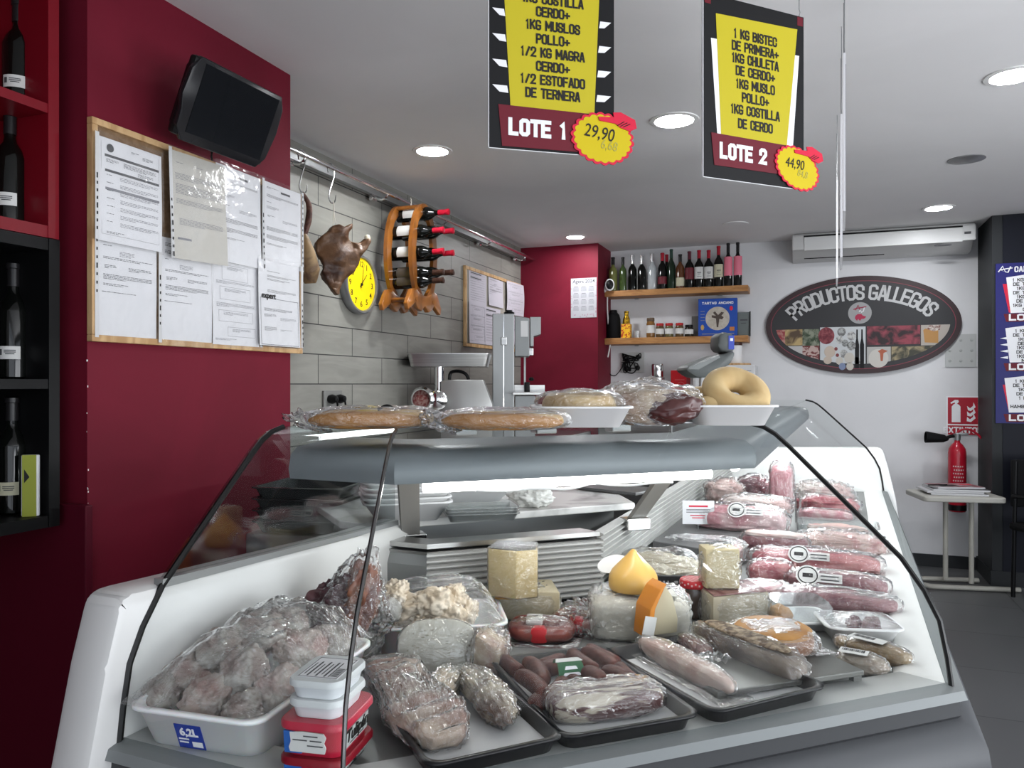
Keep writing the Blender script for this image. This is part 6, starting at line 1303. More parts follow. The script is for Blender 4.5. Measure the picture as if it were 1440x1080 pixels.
SL = [(180, 600, 268, 668, 0), (290, 612, 374, 722, 1), (348, 636, 470, 598, 0), (366, 664, 450, 646, 0), (520, 570, 640, 655, 1), (578, 562, 735, 645, 0), (606, 545, 752, 618, 0), (676, 662, 835, 728, 1), (758, 640, 893, 755, 1), (578, 668, 662, 718, 2), (480, 690, 542, 715, 1), (248, 680, 374, 782, 1), (392, 790, 470, 712, 1), (336, 845, 405, 795, 0)]
SN = ['sausage at the back left corner of the central tray', 'sausage second from the left in the central tray', 'sausage under the left end of the green label', 'short sausage below the green label', 'thick sausage just right of the green label', 'sausage behind the thick one, middle of the row', 'rearmost sausage at the tray back edge', 'long sausage at the right above the bacon', 'sausage at the far right of the central tray', 'curved sausage right above the bacon slab', 'sausage end poking out below the green label', 'sausage on the left rim of the central tray', 'curved sausage left of the bacon slab', 'small sausage tip in the front left corner of the tray']
for k, (x0, y0, x1, y1, lv) in enumerate(SL):
    z = tz2 + .016 + .012 * lv
    A, B = at(660 + x0 / 3.6, 760 + y0 / 3.6, z), at(660 + x1 / 3.6, 760 + y1 / 3.6, z); d = B - A; d = d.normalized() * max(d.length, .05); B = A + d; n_ = Vector((-d.y, d.x, 0)).normalized()
    bend = .008 * (1 if k % 2 else -1); c = (A + B) / 2
    t = thing('sausage', lb := 'dark ' + SN[k], 'sausage', V3(c, z - .0145), 0, 'sausages in the central tray')
    pts = [A - c - d * .02, A - c + d * .04, A - c + d * .2 + n_ * bend * .7, n_ * bend, B - c - d * .2 + n_ * bend * .7, B - c - d * .04, B - c + d * .02]
    MB().tube([p_ + Vector((0, 0, .0145)) for p_ in pts], [.003, .0115, .0148, .0155, .0148, .0115, .003], 14, sub=5).build('casing', SAUS, t, True)
    MB().tube([B - c + d * .01 + Vector((0, 0, .0145)), B - c + d * .07 + n_ * .003 + Vector((0, 0, .012))], [.0045, .002], 8).build('tied_end', SAUSD, t, True)
# green label bound round a sausage
p = at(798, 942, tz2 + .040); t = thing('product_label', 'green and white paper band on the sausages in the central tray', 'label', V3(p, tz2 + .030), TH + R(14))
def band(r, w, a0, a1, n=12):
    q = bmesh.new(); g = [[q.verts.new((x, -r * math.cos(R(a0 + (a1 - a0) * k / n)), r * math.sin(R(a0 + (a1 - a0) * k / n)))) for x in (-w / 2 * (1 - .25 * k / n), w / 2 * (1 - .25 * k / n))] for k in range(n + 1)]
    for k in range(n): q.faces.new((g[k][0], g[k][1], g[k + 1][1], g[k + 1][0]))
    b = MB(); b._add(q); return b
band(.029, .052, -30, 150).build('band_green', mat('label_green', srgb(40, 92, 58), .45), t, True); band(.0294, .050, 72, 105).build('band_white', LBL, t, True)
band(.0296, .034, 20, 30).build('band_print', SIGNW, t, True); band(.0296, .024, 40, 52).build('band_print', SIGNW, t, True)
BACON = mat('bacon', (.50, .44, .35), .4, 0, (.085, .030, .030), 4, .2, 30, (.44, .50), coat=.5, stretch=(2.0, 16, 14))
slabmeat('bacon_slab', 'film-wrapped streaky bacon slab at the front of the sausage tray', (771, 1010), (925, 990), .085, .046, tz2 + .001, BACON, 'bacon', FILM, 23, .55, .05, .10)
# tray 3
LOIN = meat('pork_roll', (.46, .29, .24), (.60, .46, .39), 10)
t, L = slabmeat('pork_roll', 'pale pork roll in a flat vacuum bag, at the front of the right black tray', (900, 915), (1030, 985), .046, .044, tz3, LOIN, 'meat', FILM, 27, .8, .03, .06)
MB().slab([(-L * .58, -.036), (L * .58, -.040), (L * .56, .036), (-L * .56, .044)], .002, .0032).build('bag_edge', FILM, t)
CURED = mat('cured_slab', (.050, .032, .026), .5, 0, (.16, .115, .08), 14, .6, 50, (.40, .62), coat=.15)
t, L = slabmeat('cured_slab', 'dark pepper-crusted cured slab in film at the back of the right black tray', (982, 905), (1128, 966), .066, .058, tz3, CURED, 'meat', FILM, 29, .68, .07, .10)
b = MB(); b.blob((.0, .0, .050), (L * .80, .050, .012), (0, 0, 0), 5, .15, 2, .8, 4); b.build('spice_crust', mat('spice_crust', (.10, .065, .04), .7, 0, (.34, .26, .17), 70, .8, 90), t, 'all')
t, L = slabmeat('dried_meat', 'small dark dried meat piece half hidden behind the pork roll', (958, 905), (1000, 930), .04, .03, tz3, meat('dried_dark', (.10, .035, .035), (.20, .09, .08), 20), 'meat', FILM, 33, .8)
drape('loose_bag', BAG, t3, .07, .045, lambda u, v: .03 + .02 * noise.noise(Vector((u * 6, v * 6, 2))), 16).location = (.02, .02, 0)
# orange rind cheese wedge standing on its side
p, m = on(922, 916); t = thing('cheese_wedge', 'cheese wedge with an orange rind standing at the back of the right black tray', 'cheese', V3(p, TZ + .001), TH + R(20))
MB().prism([(-.028, 0), (.044, 0), (.046, .03), (.034, .075), (.012, .108), (.0, .100), (-.02, .06)], -.014, .03, bev=.004).build('wedge', mat('cheese_pale_cut', (.50, .44, .30), .5), t, True)
MB().prism([(-.0365, .0), (-.026, .0), (-.018, .06), (.004, .102), (.010, .109), (-.006, .098), (-.03, .06)], -.030, .0295, bev=.002).build('orange_rind', mat('rind_orange', srgb(206, 128, 34), .45), t, True)
MB().box((-.034, -.032, .024), (.030, .0015, .045), (0, R(14), R(8))).build('paper_label', LBL, t)
# ---------------------------------------------------------------- cheeses and red sausages in the middle
CH1 = mat('aged_cheese', (.56, .44, .22), .5, 0, (.50, .385, .19), 9, bump=.25, bscale=26); RINDD = mat('dark_rind', (.06, .06, .055), .5, 0, (.16, .15, .13), 20)
p, m = on(735, 874); c2 = thing('cheese_half', 'lower cut half cheese in film, under the upright wedge by the grille', 'cheese', V3(p, DK + .001) + FWD * .05, TH + R(6))
MB().prism([(-.085, .0), (.085, 0), (.085, .066), (-.085, .066)], -.045, .075, bev=.008).build('cheese', mat('mild_cheese', (.52, .45, .30), .5, 0, (.46, .39, .25), 8), c2, True)
MB().slab([(-.08, -.03), (.02, -.03), (.0, .06), (-.08, .06)], .0655, .0675).build('rind_print', RINDD, c2); MB().box((-.045, -.0455, .056), (.05, .002, .01)).build('label_edge', mat('label_gold', srgb(190, 140, 60), .5), c2)
shell(None, (.18, .13, .068), FILM, c2, 1.04, 35, .04, 2.4, .55, .10, c=(0, .015, 0))
zt_ = DK + .0695
p = at(724, 843, zt_); c1 = thing('cheese_wedge', 'tall upright pale cheese wedge with a dark rind on top, in front of the grille', 'cheese', V3(p, zt_ + .003) + FWD * .035, TH + R(-10))
MB().slab([(-.058, -.028), (.012, -.045), (.056, -.020), (.045, .05), (-.05, .05)], 0, .108, bev=.004).build('cheese', CH1, c1, True)
MB().slab([(-.054, -.024), (.012, -.041), (.052, -.018), (.041, .046), (-.046, .046)], .1075, .1105, bev=.001).build('rind', RINDD, c1, True)
b = MB(); b.slab([(-.060, -.030), (.012, -.047), (.058, -.022), (.047, .052), (-.052, .052)], -.0005, .1125, bev=.003); b.build('plastic_wrap', FILM, c1, True)
RSAU = meat('red_sausage', (.14, .016, .014), (.24, .06, .045), 26, coat=.6, rough=.3)
for k, (px, py, w, lb, rz) in enumerate(((762, 903, 84, 'red ring sausage in film with a white and red label, behind the sausage tray', -4), (824, 890, 82, 'red ring sausage in film with a red label, beside the white wrapped cheese', -28))):
    p, m = on(px, py); t = thing('ring_sausage', lb, 'sausage', V3(p, DK + .016) + FWD * .02, TH + R(rz), 'wrapped red ring sausages'); L = w * m
    MB().tube([(-L * .44, .012, .02), (-L * .40, -.018, .018), (-L * .2, -.028, .018), (L * .2, -.028, .018), (L * .40, -.016, .018), (L * .44, .012, .02), (L * .3, .034, .022), (-L * .3, .034, .022)], .0175, 12, True, 6).build('casing', RSAU, t, True)
    MB().box((-.004, -.030, .018), (.042, .036, .036), (R(0), 0, 0), bev=.012).build('red_label', mat('label_red', srgb(186, 34, 40), .4), t, True)
    MB().box((-.016 if k == 0 else .01, .016, .036), (.036, .05, .012), bev=.004).build('white_label', LBL if k == 0 else mat('label_brownish', (.30, .17, .09), .5), t, True)
    text('lettering', 'ES', .018, INK, t, (-.016, .016, .0425), rot=(0, 0, 0)) if k == 0 else None
    shell(None, (L * 1.1, .085, .044), FILM, t, 1.04, 50 + k, .06, 2, .8, .10)
    b = MB(); b.slab([(-L * .72, -.06), (L * .6, -.065), (L * .72, .03), (-L * .6, .05)], -.001, .0002); b.build('bag_flap', FILM, t); t.location.z = DK + .002
# big white cheese block in film and the cone cheese on it
p, m = on(905, 903); wc_ = thing('cheese_block', 'large white rectangular cheese in film under the cone-shaped cheese', 'cheese', V3(p, DK + .001) + FWD * .07, TH + R(-6)); Lw = 142 * m
b = MB(); b.blob((0, 0, 0), (Lw, .16, .098), (0, 0, 0), 3, .02, 1.5, .38, 5); b.build('cheese', mat('fresh_white_cheese', (.62, .59, .50), .5, 0, (.58, .55, .46), 4), wc_, 'all')
b = MB(); b.slab([(-.04, -.05), (.05, -.045), (.045, .03), (-.045, .03)], .0, .001); b.build('paper_label', LBL, wc_, loc=(.03, -.015, .0975)); text('label_print', 'GALICIA', .018, mat('print_purple', (.16, .10, .25), .5), wc_, (.03, -.025, .0990), rot=(0, 0, R(8)), xs=.8)
MB().tube([(.02, -.055, .099), (.05, -.03, .100), (.07, .0, .099)], .0015, 6, sub=4).build('label_edge', PRINT, wc_)
shell(None, (Lw, .165, .100), FILM, wc_, 1.03, 61, .035, 2, .42, .10)
b = MB(); b.blob((-Lw * .42, -.02, 0), (.10, .12, .085), (0, R(-25), 0), 66, .35, 2, 1, 5, True, .3); b.build('bag_fold', FILM, wc_, 'all')
b = MB(); b.slab([(Lw * .30, -.09), (Lw * .78, -.06), (Lw * .62, .05), (Lw * .30, .07)], .002, .0032); b.build('bag_flap', FILM, wc_)
p = at(895, 836, DK + .1005); tt = thing('cone_cheese', 'smooth yellow cone-shaped cheese sitting on the white wrapped cheese', 'cheese', V3(p, DK + .1015) + FWD * .045, TH); m = mpp(p); r = 35.5 * m
MB().lathe([(0, 0), (r * .93, 0), (r * .99, .006), (r, .018), (r * .97, .030), (r * .86, .042), (r * .62, .056), (r * .40, .068), (r * .22, .078), (r * .10, .086), (0, .089)], seg=40).build('cheese', mat('cone_cheese_skin', srgb(222, 178, 98), .38, 0, srgb(214, 168, 88), 5, coat=.25), tt, True)
# white oval price tag on a skewer
p = atD(862, 793, 1.80); t = thing('price_tag', 'blank white oval price tag on a skewer beside the cone cheese', 'price tag', p, TH)
MB().prism(ell(.037, .0205, 32), -.001, .001).build('tag', mat('tag_white', (.85, .85, .85), .4), t, rot=(R(-30), R(-14), 0)); MB().tube([(.0, .006, 0), (.012, .01, -.10)], .0012, 6).build('skewer', STEELD, t)
# jar with a gingham lid
p, m = on(980, 872); GING = mat('gingham_red', srgb(190, 40, 50), .4); tj = thing('jar', 'glass jar of dark preserve with a red gingham lid, between cheese and cod', 'jar', V3(p, DK + .001) + FWD * .03, 0)
r = .0325
MB().lathe([(0, 0), (r * .95, 0), (r, .006), (r, .062), (r * .9, .07), (r * .9, .074), (0, .074)], seg=28).build('glass_body', mat('preserve_dark', (.035, .018, .012), .1, coat=.5), tj, True)
lid = MB().lathe([(r * 1.0, .071), (r * 1.04, .073), (r * 1.04, .086), (r * .98, .089), (0, .089)], seg=32).build('lid', GING, tj, True)
g_ = MB()
for i in range(-4, 5):
    for j in range(-4, 5):
        if (i + j) % 2 == 0 and math.hypot(i, j) < 4.3: g_.box((i * .0068, j * .0068, .0892), (.006, .006, .0006))
for k in range(24): a = R(15 * k); g_.box((r * 1.043 * math.cos(a), r * 1.043 * math.sin(a), .0795 + .004 * (k % 2)), (.0008, .004, .004), (0, 0, a))
g_.build('gingham_checks', mat('gingham_pale', (.62, .42, .42), .5), lid)
# box of salted cod
p, m = on(938, 846); cbx = thing('cod_box', 'dark grey printed box filled with salted cod, behind the gingham jar', 'box', V3(p, DK + .001) + FWD * .08, TH + R(-3)); W_ = 150 * m
b = MB(); dish(b, W_, .16, .066, .004, .002, .97, .01, .004, .003); b.build('carton', mat('carton_grey', (.085, .085, .09), .5), cbx, 'all')
for k in range(3): MB().tube([(-.02 + .010 * k, -.0805, .022), (-.012 + .010 * k, -.0812, .038), (-.014 + .010 * k, -.0814, .052)], .0022, 6, sub=3).build('wave_mark', mat('print_light_grey', (.34, .34, .35), .5), cbx)
MB().rectz(.022, .046, .032, .053, -.0822).rectz(.035, .046, .043, .053, -.0822).rectz(.046, .046, .056, .053, -.0822).build('lettering', MATS['print_light_grey'], cbx)
COD = meat('salt_cod', (.44, .39, .29), (.56, .52, .42), 14, bump=.9, bs=45, coat=.1, rough=.6)
for k, (x, y, z, w, d, h, rx, lb) in enumerate(((-.045, -.02, .030, .17, .10, .06, 8, 'broad salted cod piece at the left of the grey box'), (.05, .0, .032, .14, .11, .055, -6, 'salted cod piece at the right of the grey box'), (-.01, .03, .055, .19, .08, .05, 4, 'salted cod piece on top at the back of the grey box'))):
    t = thing('salted_cod', lb, 'fish', cbx.location + Euler((0, 0, TH + R(-3))).to_matrix() @ Vector((x, y, z)), TH + R(-3), 'salted cod pieces in the grey box'); b = MB(); b.blob((0, 0, 0), (w, d, h), (0, R(rx), 0), 70 + k, .18, 1.4, .8, 5, True, .25); b.build('cod_piece', COD, t, 'all')
drape('cling_film', FILM, cbx, W_ * .96, .155, lambda u, v: .066 + .050 * max(0, 1 - (2.05 * u) ** 4) * max(0, 1 - (2.05 * v) ** 4) + .008 * noise.noise(Vector((u * 9, v * 9, 7))))
# cheese block with a wedge on it
p, m = on(1045, 888); kb = thing('cheese_block', 'pale half wheel of cheese with a dark red rind, right of the gingham jar', 'cheese', V3(p, DK + .001) + FWD * .06, TH + R(8)); W_ = 92 * m
MB().slab([(-W_ * .5, -.045), (W_ * .5, -.02), (W_ * .48, .08), (-W_ * .45, .085)], 0, .075, bev=.006).build('cheese', mat('grey_cheese', (.40, .35, .25), .5, 0, (.36, .31, .22), 8), kb, True)
MB().slab([(-W_ * .48, -.042), (W_ * .48, -.018), (W_ * .46, .078), (-W_ * .43, .083)], .0745, .0785, bev=.002).build('rind', meat('rind_maroon', (.12, .022, .03), (.24, .12, .11), 26), kb, True)
shell(None, (W_ * 1.02, .135, .080), FILM, kb, 1.03, 81, .03, 2, .5, .12, c=(0, .02, 0))
zt_ = DK + .0815; p = at(1018, 830, zt_); t = thing('cheese_wedge', 'upright pale cheese wedge in film standing on the red-rinded half wheel', 'cheese', V3(p, zt_) + FWD * .035, TH + R(6)); W_ = 46 * mpp(p)
MB().slab([(-W_ * .55, -.02), (W_ * .5, -.028), (W_ * .5, .03), (-W_ * .5, .04)], 0, .093, bev=.004).build('cheese', mat('wedge_cheese', (.55, .47, .29), .5, 0, (.50, .42, .25), 8), t, True)
shell(None, (W_ * 1.1, .075, .095), FILM, t, 1.03, 84, .04, 2, .5, .12, c=(0, .004, 0))
# small grey stand with legs and the wrapped pie on it
S1, S2 = at(1217, 944, .822), at(1010, 975, .822); dv = (S1 - S2).normalized(); nv = Vector((-dv.y, dv.x, 0)); cS = (S1 + S2) / 2 + nv * .085; LS = (S1 - S2).length
sd = thing('serving_stand', 'low grey metal stand with short legs in the front right corner under the pie', 'stand', (cS.x, cS.y, DK), math.atan2(dv.y, dv.x)); SG = mat('stand_grey', (.135, .135, .125), .4, .3)
MB().box((0, 0, .026), (LS, .165, .010), bev=.002).build('plate', SG, sd)
for sx in (-1, 1):
    for sy in (-1, 1): MB().box((sx * (LS / 2 - .012), sy * .073, .0105), (.018, .012, .021)).build('leg', SG, sd)
p = at(1100, 924, .824); t = thing('wrapped_pie', 'round golden-topped pie in film on the low grey stand', 'pie', V3(p, DK + .0315) + FWD * .055, TH); r = 56 * mpp(p)
MB().lathe([(0, 0), (r * .92, 0), (r, .008), (r * 1.02, .024), (r * .985, .034), (0, .034)], seg=44).build('pie_side', mat('pie_dark_side', (.16, .062, .032), .5, 0, (.22, .10, .05), 12, bump=.2), t, True)
MB().lathe([(r * .985, .030), (r * .97, .040), (r * .85, .045), (r * .5, .046), (0, .045)], seg=44).build('pie_top', mat('pie_gold_top', srgb(176, 126, 62), .5, 0, srgb(150, 98, 42), 8, bump=.25, bscale=30), t, True)
b = MB(); b.blob((0, 0, 0), (r * 2.2, r * 2.2, .052), (0, 0, 0), 91, .03, 2, .72, 5, True, .08); b.build('plastic_wrap', FILM, t, 'all')
b = MB(); b.slab([(-r * 1.15, .01), (-r * .7, -r * .7), (-r * .4, r * .5), (-r * 1.05, r * .7)], .044, .0452); b.build('wrap_flap', FILM, t, rot=(0, R(-14), 0))
b = MB(); b.slab([(r * .85, -r * .75), (r * 1.45, -r * .55), (r * 1.05, r * .4), (r * .8, r * .3)], .003, .0042); b.build('wrap_flap', FILM, t)
# clear domed tray, kidney tray, small sausage packs
p, m = on(1132, 888); t = thing('domed_tray', 'white tray under a clear plastic dome behind the pie', 'tray', V3(p, DK + .001) + FWD * .05, TH); W_ = 86 * m
b = MB(); dish(b, W_, .12, .022, .003, .006, .85, .02, .003, .004); b.build('tray_body', FOAM, t, 'all'); b = MB(); b._add(rimmed([(rounded(W_ * 1.0, .12, .02), .022), (rounded(W_ * .97, .115, .02), .05), (rounded(W_ * .88, .10, .02), .060)])); b.build('clear_dome', CLEARP, t, True)
t2_ = thing('sweet_loaf', 'pale brown bun inside the clear domed tray', 'bread', t.location + Vector((0, 0, .006)), TH); b = MB(); b.blob((-W_ * .28, 0, 0), (.05, .07, .04), (0, 0, 0), 2, .08, 2, .9, 4); b.build('bun', CRUST, t2_, 'all')
p, m = on(1222, 906); t = tray_white('kidney_tray', 'white foam tray with dark kidneys in film at the right side of the display', V3(p, DK + .001) + FWD * .055, TH + R(-6), 100 * m, .125, .034, taper=.82); W_ = 100 * m
KID = meat('kidney', (.13, .045, .06), (.20, .09, .10), 12, coat=.6, rough=.25)
for k, (x, y, s_, lb) in enumerate(((.0, .015, 1, 'left dark kidney in the white foam tray'), (.032, .0, 1.1, 'right dark kidney in the white foam tray'), (.018, -.012, .8, 'small kidney between the two others'))):
    q_ = thing('kidney', lb, 'offal', t.location + Euler((0, 0, TH)).to_matrix() @ Vector((x, y, .022)), TH, 'kidneys in the foam tray'); b = MB(); b.blob((0, 0, 0), (.034 * s_, .034 * s_, .036 * s_), (0, R(25 * k - 25), 0), 95 + k, .16, 1.2, 1, 5, False); b.build('kidney_piece', KID, q_, 'all')
drape('cling_film', FILM, t, W_ * .97, .12, lambda u, v: .036 + .016 * max(0, 1 - (2.4 * (u - .1)) ** 2) * max(0, 1 - (2.2 * v) ** 2))
for k, (x0, y0, x1, y1, lb, c) in enumerate(((1178, 906, 1196, 918, 'small tan sausage end right of the pie', 0), (1176, 938, 1250, 952, 'pale sausage pack with a white barcode label nearest the front right rim', 1), (1192, 916, 1282, 940, 'tan sausage pack with a barcode label behind the pale one', 2))):
    m1 = [meat('tan_sausage', (.30, .20, .10), (.38, .28, .16), 14), meat('pale_sausage', (.40, .34, .27), (.32, .24, .18), 20), MATS.get('tan_sausage')][c] or MATS['tan_sausage']
    t, L = slabmeat('sausage_pack', lb, (x0, y0), (x1, y1), .048 if c else .03, .036 if c else .026, DK + .001, m1, 'sausage', FILM, 100 + k, .8, .06, .10)
    if c:
        lab = MB().box((0, 0, 0), (L * .55, .03, .001)).build('barcode_label', LBL, t, loc=(-L * .15, -.006, .039)); bb_ = MB()
        for i in range(12): bb_.box((-L * .22 + i * .0035, .004, .0008), (.0012 + .0008 * (i % 3), .014, .0004))
        bb_.build('barcode', INK, lab)
# stack of tubs at the near left corner
UB = at(462, 1073, DK); ry = TH + R(-12)
def tubbox(nm, lb, z, w, d, h, mb, ml, group, lidh=.010, rim=.005):
    t = thing(nm, lb, 'tub', (UB.x, UB.y, z), ry, group)
    b = MB(); b._add(rimmed([(rounded(w * .88, d * .90, .016), 0), (rounded(w, d, .018), h - lidh)])); b.build('body', mb, t, True)
    b = MB(); b._add(rimmed([(rounded(w + 2 * rim, d + 2 * rim, .022), h - lidh), (rounded(w + 2 * rim, d + 2 * rim, .022), h - .003), (rounded(w + rim, d + rim, .020), h)])); b.build('lid', ml, t, True)
    return t
MRED = mat('margarine_red', srgb(168, 28, 52), .35, coat=.2); MLID = mat('lid_red', srgb(176, 34, 60), .35, coat=.2); MLID2 = mat('lid_dark_red', srgb(130, 18, 34), .35)
CONT = mat('milky_plastic', (.66, .68, .70), .3); CLID = mat('milky_lid', (.60, .62, .62), .3)
for k, (z, lb) in enumerate(((DK + .012, 'lower red margarine tub at the bottom of the stack by the glass joint'), (DK + .0345, 'upper red margarine tub with a blue stripe under the white containers'))):
    h = .022 if k == 0 else .050; w, d = .092, .116
    t = tubbox('margarine_tub', lb, z, w, d, h, MRED, MLID if k else MLID2, 'red margarine tubs')
    tilt = math.atan((w * .06) / h); fr = -d / 2 * .955
    MB().box((-w * .30, fr - .0002, h * .40), (.026, .003, h * .64), (R(6), 0, 0)).build('blue_stripe', mat('stripe_blue', srgb(36, 96, 176), .4), t)
    if k:
        MB().prism([(-.030, .008), (.022, .008), (.024, .016), (.021, .022), (.024, .030), (.020, .036), (-.012, .037), (-.031, .035), (-.029, .022), (-.032, .014)], fr - .0040, fr - .0020).build('white_label', LBL, t)
        for j, (x0, x1, z0) in enumerate(((-.010, .012, .030), (-.026, -.004, .024), (.0, .018, .024), (-.004, .020, .017))): MB().rectz(x0, z0, x1, z0 + .0018, fr - .0045).build('small_print', PRINT, t)
    sl = MB().box((0, 0, 0), (.002, d * .66, h * .52)).build('side_label', mat('label_silver', (.42, .44, .43), .45), t, loc=(w / 2 * .965, 0, h * .40), rot=(0, R(6), 0))
    text('lettering', 'Tulipán' if k else 'ligera', .026 if k else .02, INK, sl, (.0016, 0, .003), rot=(R(90), 0, R(90)), bold=.0006); MB().box((.0012, 0, -.009), (.0006, .05, .0014)).build('small_print', PRINT, sl)
for k, (z, lb) in enumerate(((DK + .085, 'lower milky white container on the red tubs'), (DK + .1125, 'top milky white container with a printed label on its lid'))):
    t = tubbox('food_container', lb, z, .077, .100, .027, CONT, CLID, 'milky containers on the red tubs', .009, .004)
    if k:
        lab = MB().box((0, 0, 0), (.062, .078, .0006)).build('lid_label', PAPER, t, loc=(.0, .0, .0275)); pr = MB()
        for i in range(7): pr.box((-.024 + .0065 * i, -.006, .0005), (.0016 + .001 * (i % 2), .058 * rnd.uniform(.6, 1), .0003))
        for (x, y, w, d) in ((0, .037, .060, .0008), (0, -.037, .060, .0008), (.029, 0, .0008, .074), (-.029, 0, .0008, .074)): pr.box((x, y, .0005), (w, d, .0003))
        for i in range(8): pr.box((.022, -.03 + .004 * i, .0005), (.010, .0018, .0003))
        pr.build('label_print', PRINT, lab)

# ================================================================ MEAT ALONG THE RIGHT WING
RAW = meat('raw_red', (.34, .055, .075), (.50, .20, .20), 9); RAWD = meat('raw_dark', (.17, .045, .06), (.30, .14, .15), 10); PINK = meat('raw_pink', (.52, .22, .25), (.66, .48, .48), 10)
PALE = meat('pale_meat', (.58, .42, .38), (.48, .22, .22), 8, mix=(.48, .62)); FATW = meat('fat_rind', (.66, .58, .54), (.56, .38, .36), 12); BEEF = meat('dark_beef', (.075, .008, .02), (.18, .035, .05), 12); CHK = meat('chicken', (.62, .48, .30), (.62, .36, .12), 10)
wrz = CA
def pack(lb, x0, x1, y1, hpx, d, m1, seed, z=DK + .001, film=FILM, e=.62, amp=.08, ridge=.12, sticker=0, rz=0, nm='meat_pack', cat='meat', extra=None, xs=1.0):
    p = at((x0 + x1) / 2, y1, z); m = mpp(p); w = (x1 - x0) * m * 1.0 * xs; h = hpx * m * 1.18
    o = V3(p, z) + Vector((dW.x, dW.y, 0)) * d / 2
    t = thing(nm, lb, cat, o, wrz + R(rz), 'wrapped meats along the right wing')
    b = MB(); b.blob((0, 0, 0), (w * .95, d * .92, h * .95), (0, 0, 0), seed, amp, 1.8, e, 5, True, ridge * .5); b.build('meat', m1, t, 'all')
    if film: shell(None, (w, d, h), film, t, 1.04, seed, amp, 1.8, e, ridge, name='plastic_wrap')
    if sticker:
        s = MB().lathe([(0, 0), (.030, 0), (.030, .001), (0, .001)], seg=28).build('round_sticker', LBL, t, loc=(w * sticker, -d * .43, h * .86), rot=(R(48), 0, 0))
        MB().tube([(.024 * math.cos(k * .2618), .024 * math.sin(k * .2618), .0012) for k in range(24)], .0016, 5, True).box((0, 0, .0011), (.026, .012, .0004)).build('sticker_print', INK, s)
        MB().box((.055, -.004, .0004), (.06, .026, .0008)).build('sticker_tail', LBL, s)
        for i in range(2): MB().box((.055, -.010 + .011 * i, .0011), (.045, .004, .0004)).build('tail_print', PRINT, s)
    return t, w, h
pack('front row: dark purple wrapped meat next to the kidney tray', 1098, 1258, 862, 22, .10, RAWD, 201)
pack('wrapped meat with a round sticker, second row from the front right', 1108, 1246, 838, 24, .10, RAWD, 202, sticker=-.28)
pack('long red tenderloin pack with a round sticker, third row on the right', 1056, 1236, 806, 24, .12, RAW, 203, sticker=-.12, amp=.1)
pack('thin fatty cut lying in front of the red tenderloin pack', 1112, 1240, 815, 8, .05, FATW, 214, film=None, amp=.12)
pack('folded pale fatty meat behind the tenderloin pack', 1120, 1242, 780, 22, .12, PALE, 204, amp=.2, ridge=.25)
p = at(1178, 760, DK + .001); m = mpp(p); t = thing('meat_tray', 'clear tray of grey-pink cutlets in the middle of the right row', 'tray', V3(p, DK + .001) + Vector((dW.x, dW.y, 0)) * .08, wrz, None); W_ = 104 * m
b = MB(); dish(b, W_, .16, .05, .003, .006, .9, .02, .003, .004); b.build('clear_body', CLEARP, t, 'all')
pack('grey-pink cutlets inside the clear tray', 1135, 1222, 757, 14, .11, PALE, 205, z=DK + .006, film=None, amp=.2)
pack('rib strip with evenly spaced bones, behind the clear tray', 1124, 1198, 732, 13, .05, PINK, 206, amp=.05, nm='rib_strip')
for i in range(7):
    pass
pack('bright pink meat heap just behind the rib strip', 1126, 1204, 722, 19, .12, RAW, 207, amp=.2)
pack('whitish film-wrapped pack behind the pink heap', 1116, 1196, 706, 22, .14, FATW, 208, film=BAG, amp=.2, ridge=.25)
pack('pale yellow chicken pieces far back on the right of the wing', 1114, 1150, 686, 20, .14, CHK, 209, amp=.25, nm='chicken_pieces')
pack('orange-yellow chicken pieces at the far right end of the wing', 1146, 1186, 688, 20, .14, CHK, 215, amp=.25, nm='chicken_pieces')
pack('another chicken pack at the very far end of the wing', 1118, 1160, 683, 14, .10, CHK, 219, amp=.25, nm='chicken_pieces')
# raised step on the inner side of the wing with the larger packs
g0, g1 = at(1000, 802, DK), at(1080, 802, DK)
st_ = MB(); sq = [cseg(2, u, t_, 0) for u, t_ in ((.20, .50), (.62, .50), (.62, TB - .03), (.20, TB - .03))]
st_.slab(sq, DK, DK + .062, bev=.003); tag(st_.build('riser', mat('riser_grey', (.15, .15, .15), .4, .3)), 'dark grey step raising the packs on the inner side of the right wing', 'riser')
ZR = DK + .0635
def lp(x0, x1, y1): return
p = at(1084, 822, DK); t, w, h = pack('short bone-in meat roll with a pale cut face, beside the tenderloin', 1050, 1116, 822, 27, .075, RAW, 211, amp=.05, e=.75, rz=14, film=FILM, nm='meat_roll')
MB().lathe([(0, 0), (h * .40, 0), (h * .44, .004), (0, .006)], (w * .46, 0, h * .48), 24, (0, R(90), 0)).build('cut_face', meat('cut_beef', (.22, .03, .04), (.5, .36, .32), 20), t, True)
pack('pale pork pack under the bone-in roll', 1040, 1108, 843, 17, .09, PINK, 212, amp=.06)
pack('white-edged pack of red meat beside the cod box', 930, 1042, 792, 26, .13, FATW, 213, film=BAG, amp=.06, e=.45, extra=1)
pack('streaks of red meat showing in the white pack beside the cod', 955, 1040, 793, 9, .05, RAW, 216, film=None)
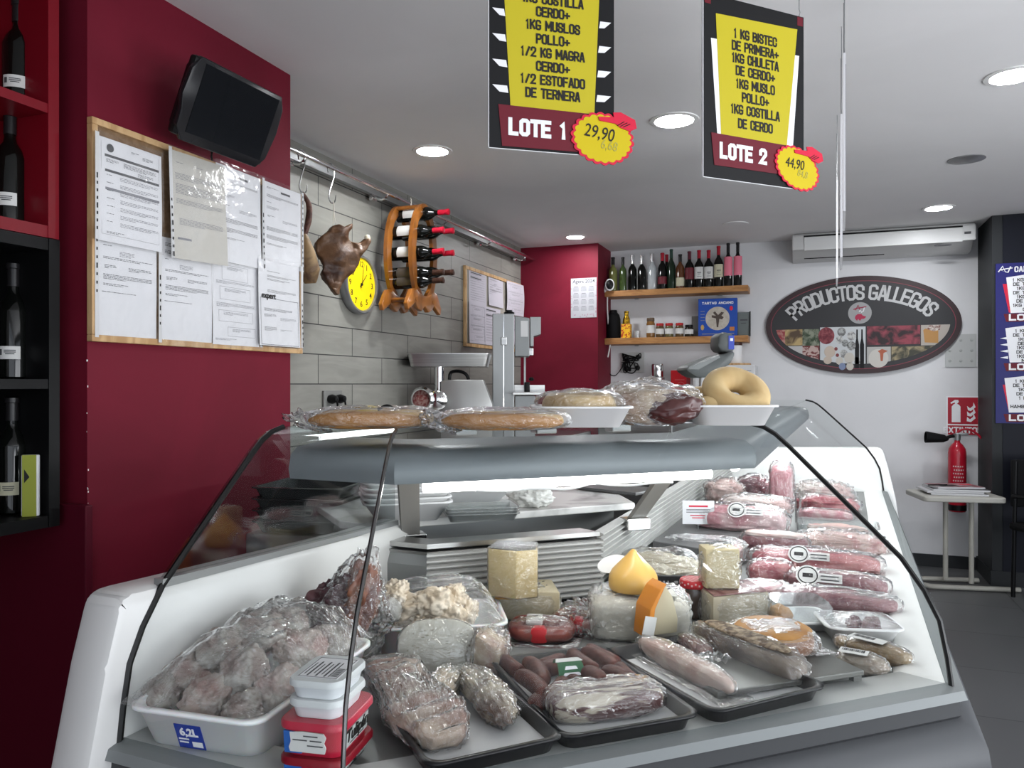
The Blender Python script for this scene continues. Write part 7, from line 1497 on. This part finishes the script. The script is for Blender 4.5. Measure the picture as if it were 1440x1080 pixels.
pack('dark red slab with a white rind on the grey step', 1042, 1134, 776, 22, .07, RAWD, 221, z=ZR - .03, amp=.05)
pack('white rind strip on the dark red slab', 1046, 1130, 757, 8, .05, FATW, 222, z=ZR + .012, film=None, amp=.1)
pack('large pink pack with a round black and white sticker', 972, 1104, 748, 30, .12, PINK, 223, z=ZR, sticker=-.02)
pack('bony whitish pack behind the large pink pack', 1012, 1110, 727, 24, .12, FATW, 224, z=ZR, amp=.14, ridge=.2)
pack('white and pink chop pack at the left by the grille', 990, 1044, 707, 26, .12, PALE, 225, z=ZR, amp=.16)
pack('dark purple beef piece in the middle of the wing', 1034, 1084, 706, 30, .12, BEEF, 226, z=ZR, amp=.1)
pack('tall upright pink pack standing in the wing', 1082, 1114, 716, 58, .10, PINK, 227, z=ZR, amp=.05, e=.5, nm='upright_meat_pack')
# clear dividers between the two columns
for k, (px, py, lb) in enumerate(((1122, 770, 'near clear acrylic divider between the two meat columns'), (1119, 735, 'far clear acrylic divider between the two meat columns'))):
    p = at(px, py, DK + .001); tag(MB().box((0, .10, .06), (.005, .20, .12), bev=.001).build('divider', CLEARP, loc=V3(p, DK + .001), rz=wrz), lb, 'divider')
# information card on a stand
p = at(982, 742, .86); m = mpp(p); t = thing('price_card', 'white printed card with a red heading standing before the large pink pack', 'card', V3(p, .86), TH + R(-4)); W_, H2 = 44 * m, 33 * m
MB().box((0, 0, H2 / 2 + .012), (W_, .002, H2)).build('card', PAPER, t); rd = MB(); rd.rectz(-W_ * .3, H2 * .88, W_ * .3, H2 * .95, -.0016); rd.rectz(-W_ * .2, H2 * .40, W_ * .2, H2 * .44, -.0016); rd.rectz(-W_ * .26, H2 * .50, W_ * .22, H2 * .54, -.0016); rd.build('red_print', STARR, t)
bk = MB()
for i in range(3): bk.rectz(-W_ * .38, H2 * (.64 + .06 * i), W_ * .38, H2 * (.665 + .06 * i), -.0016)
bk.build('black_print', PRINT, t); MB().tube([(0, .003, .02), (0, .003, -.065)], .002, 6).build('stake', STEELD, t)
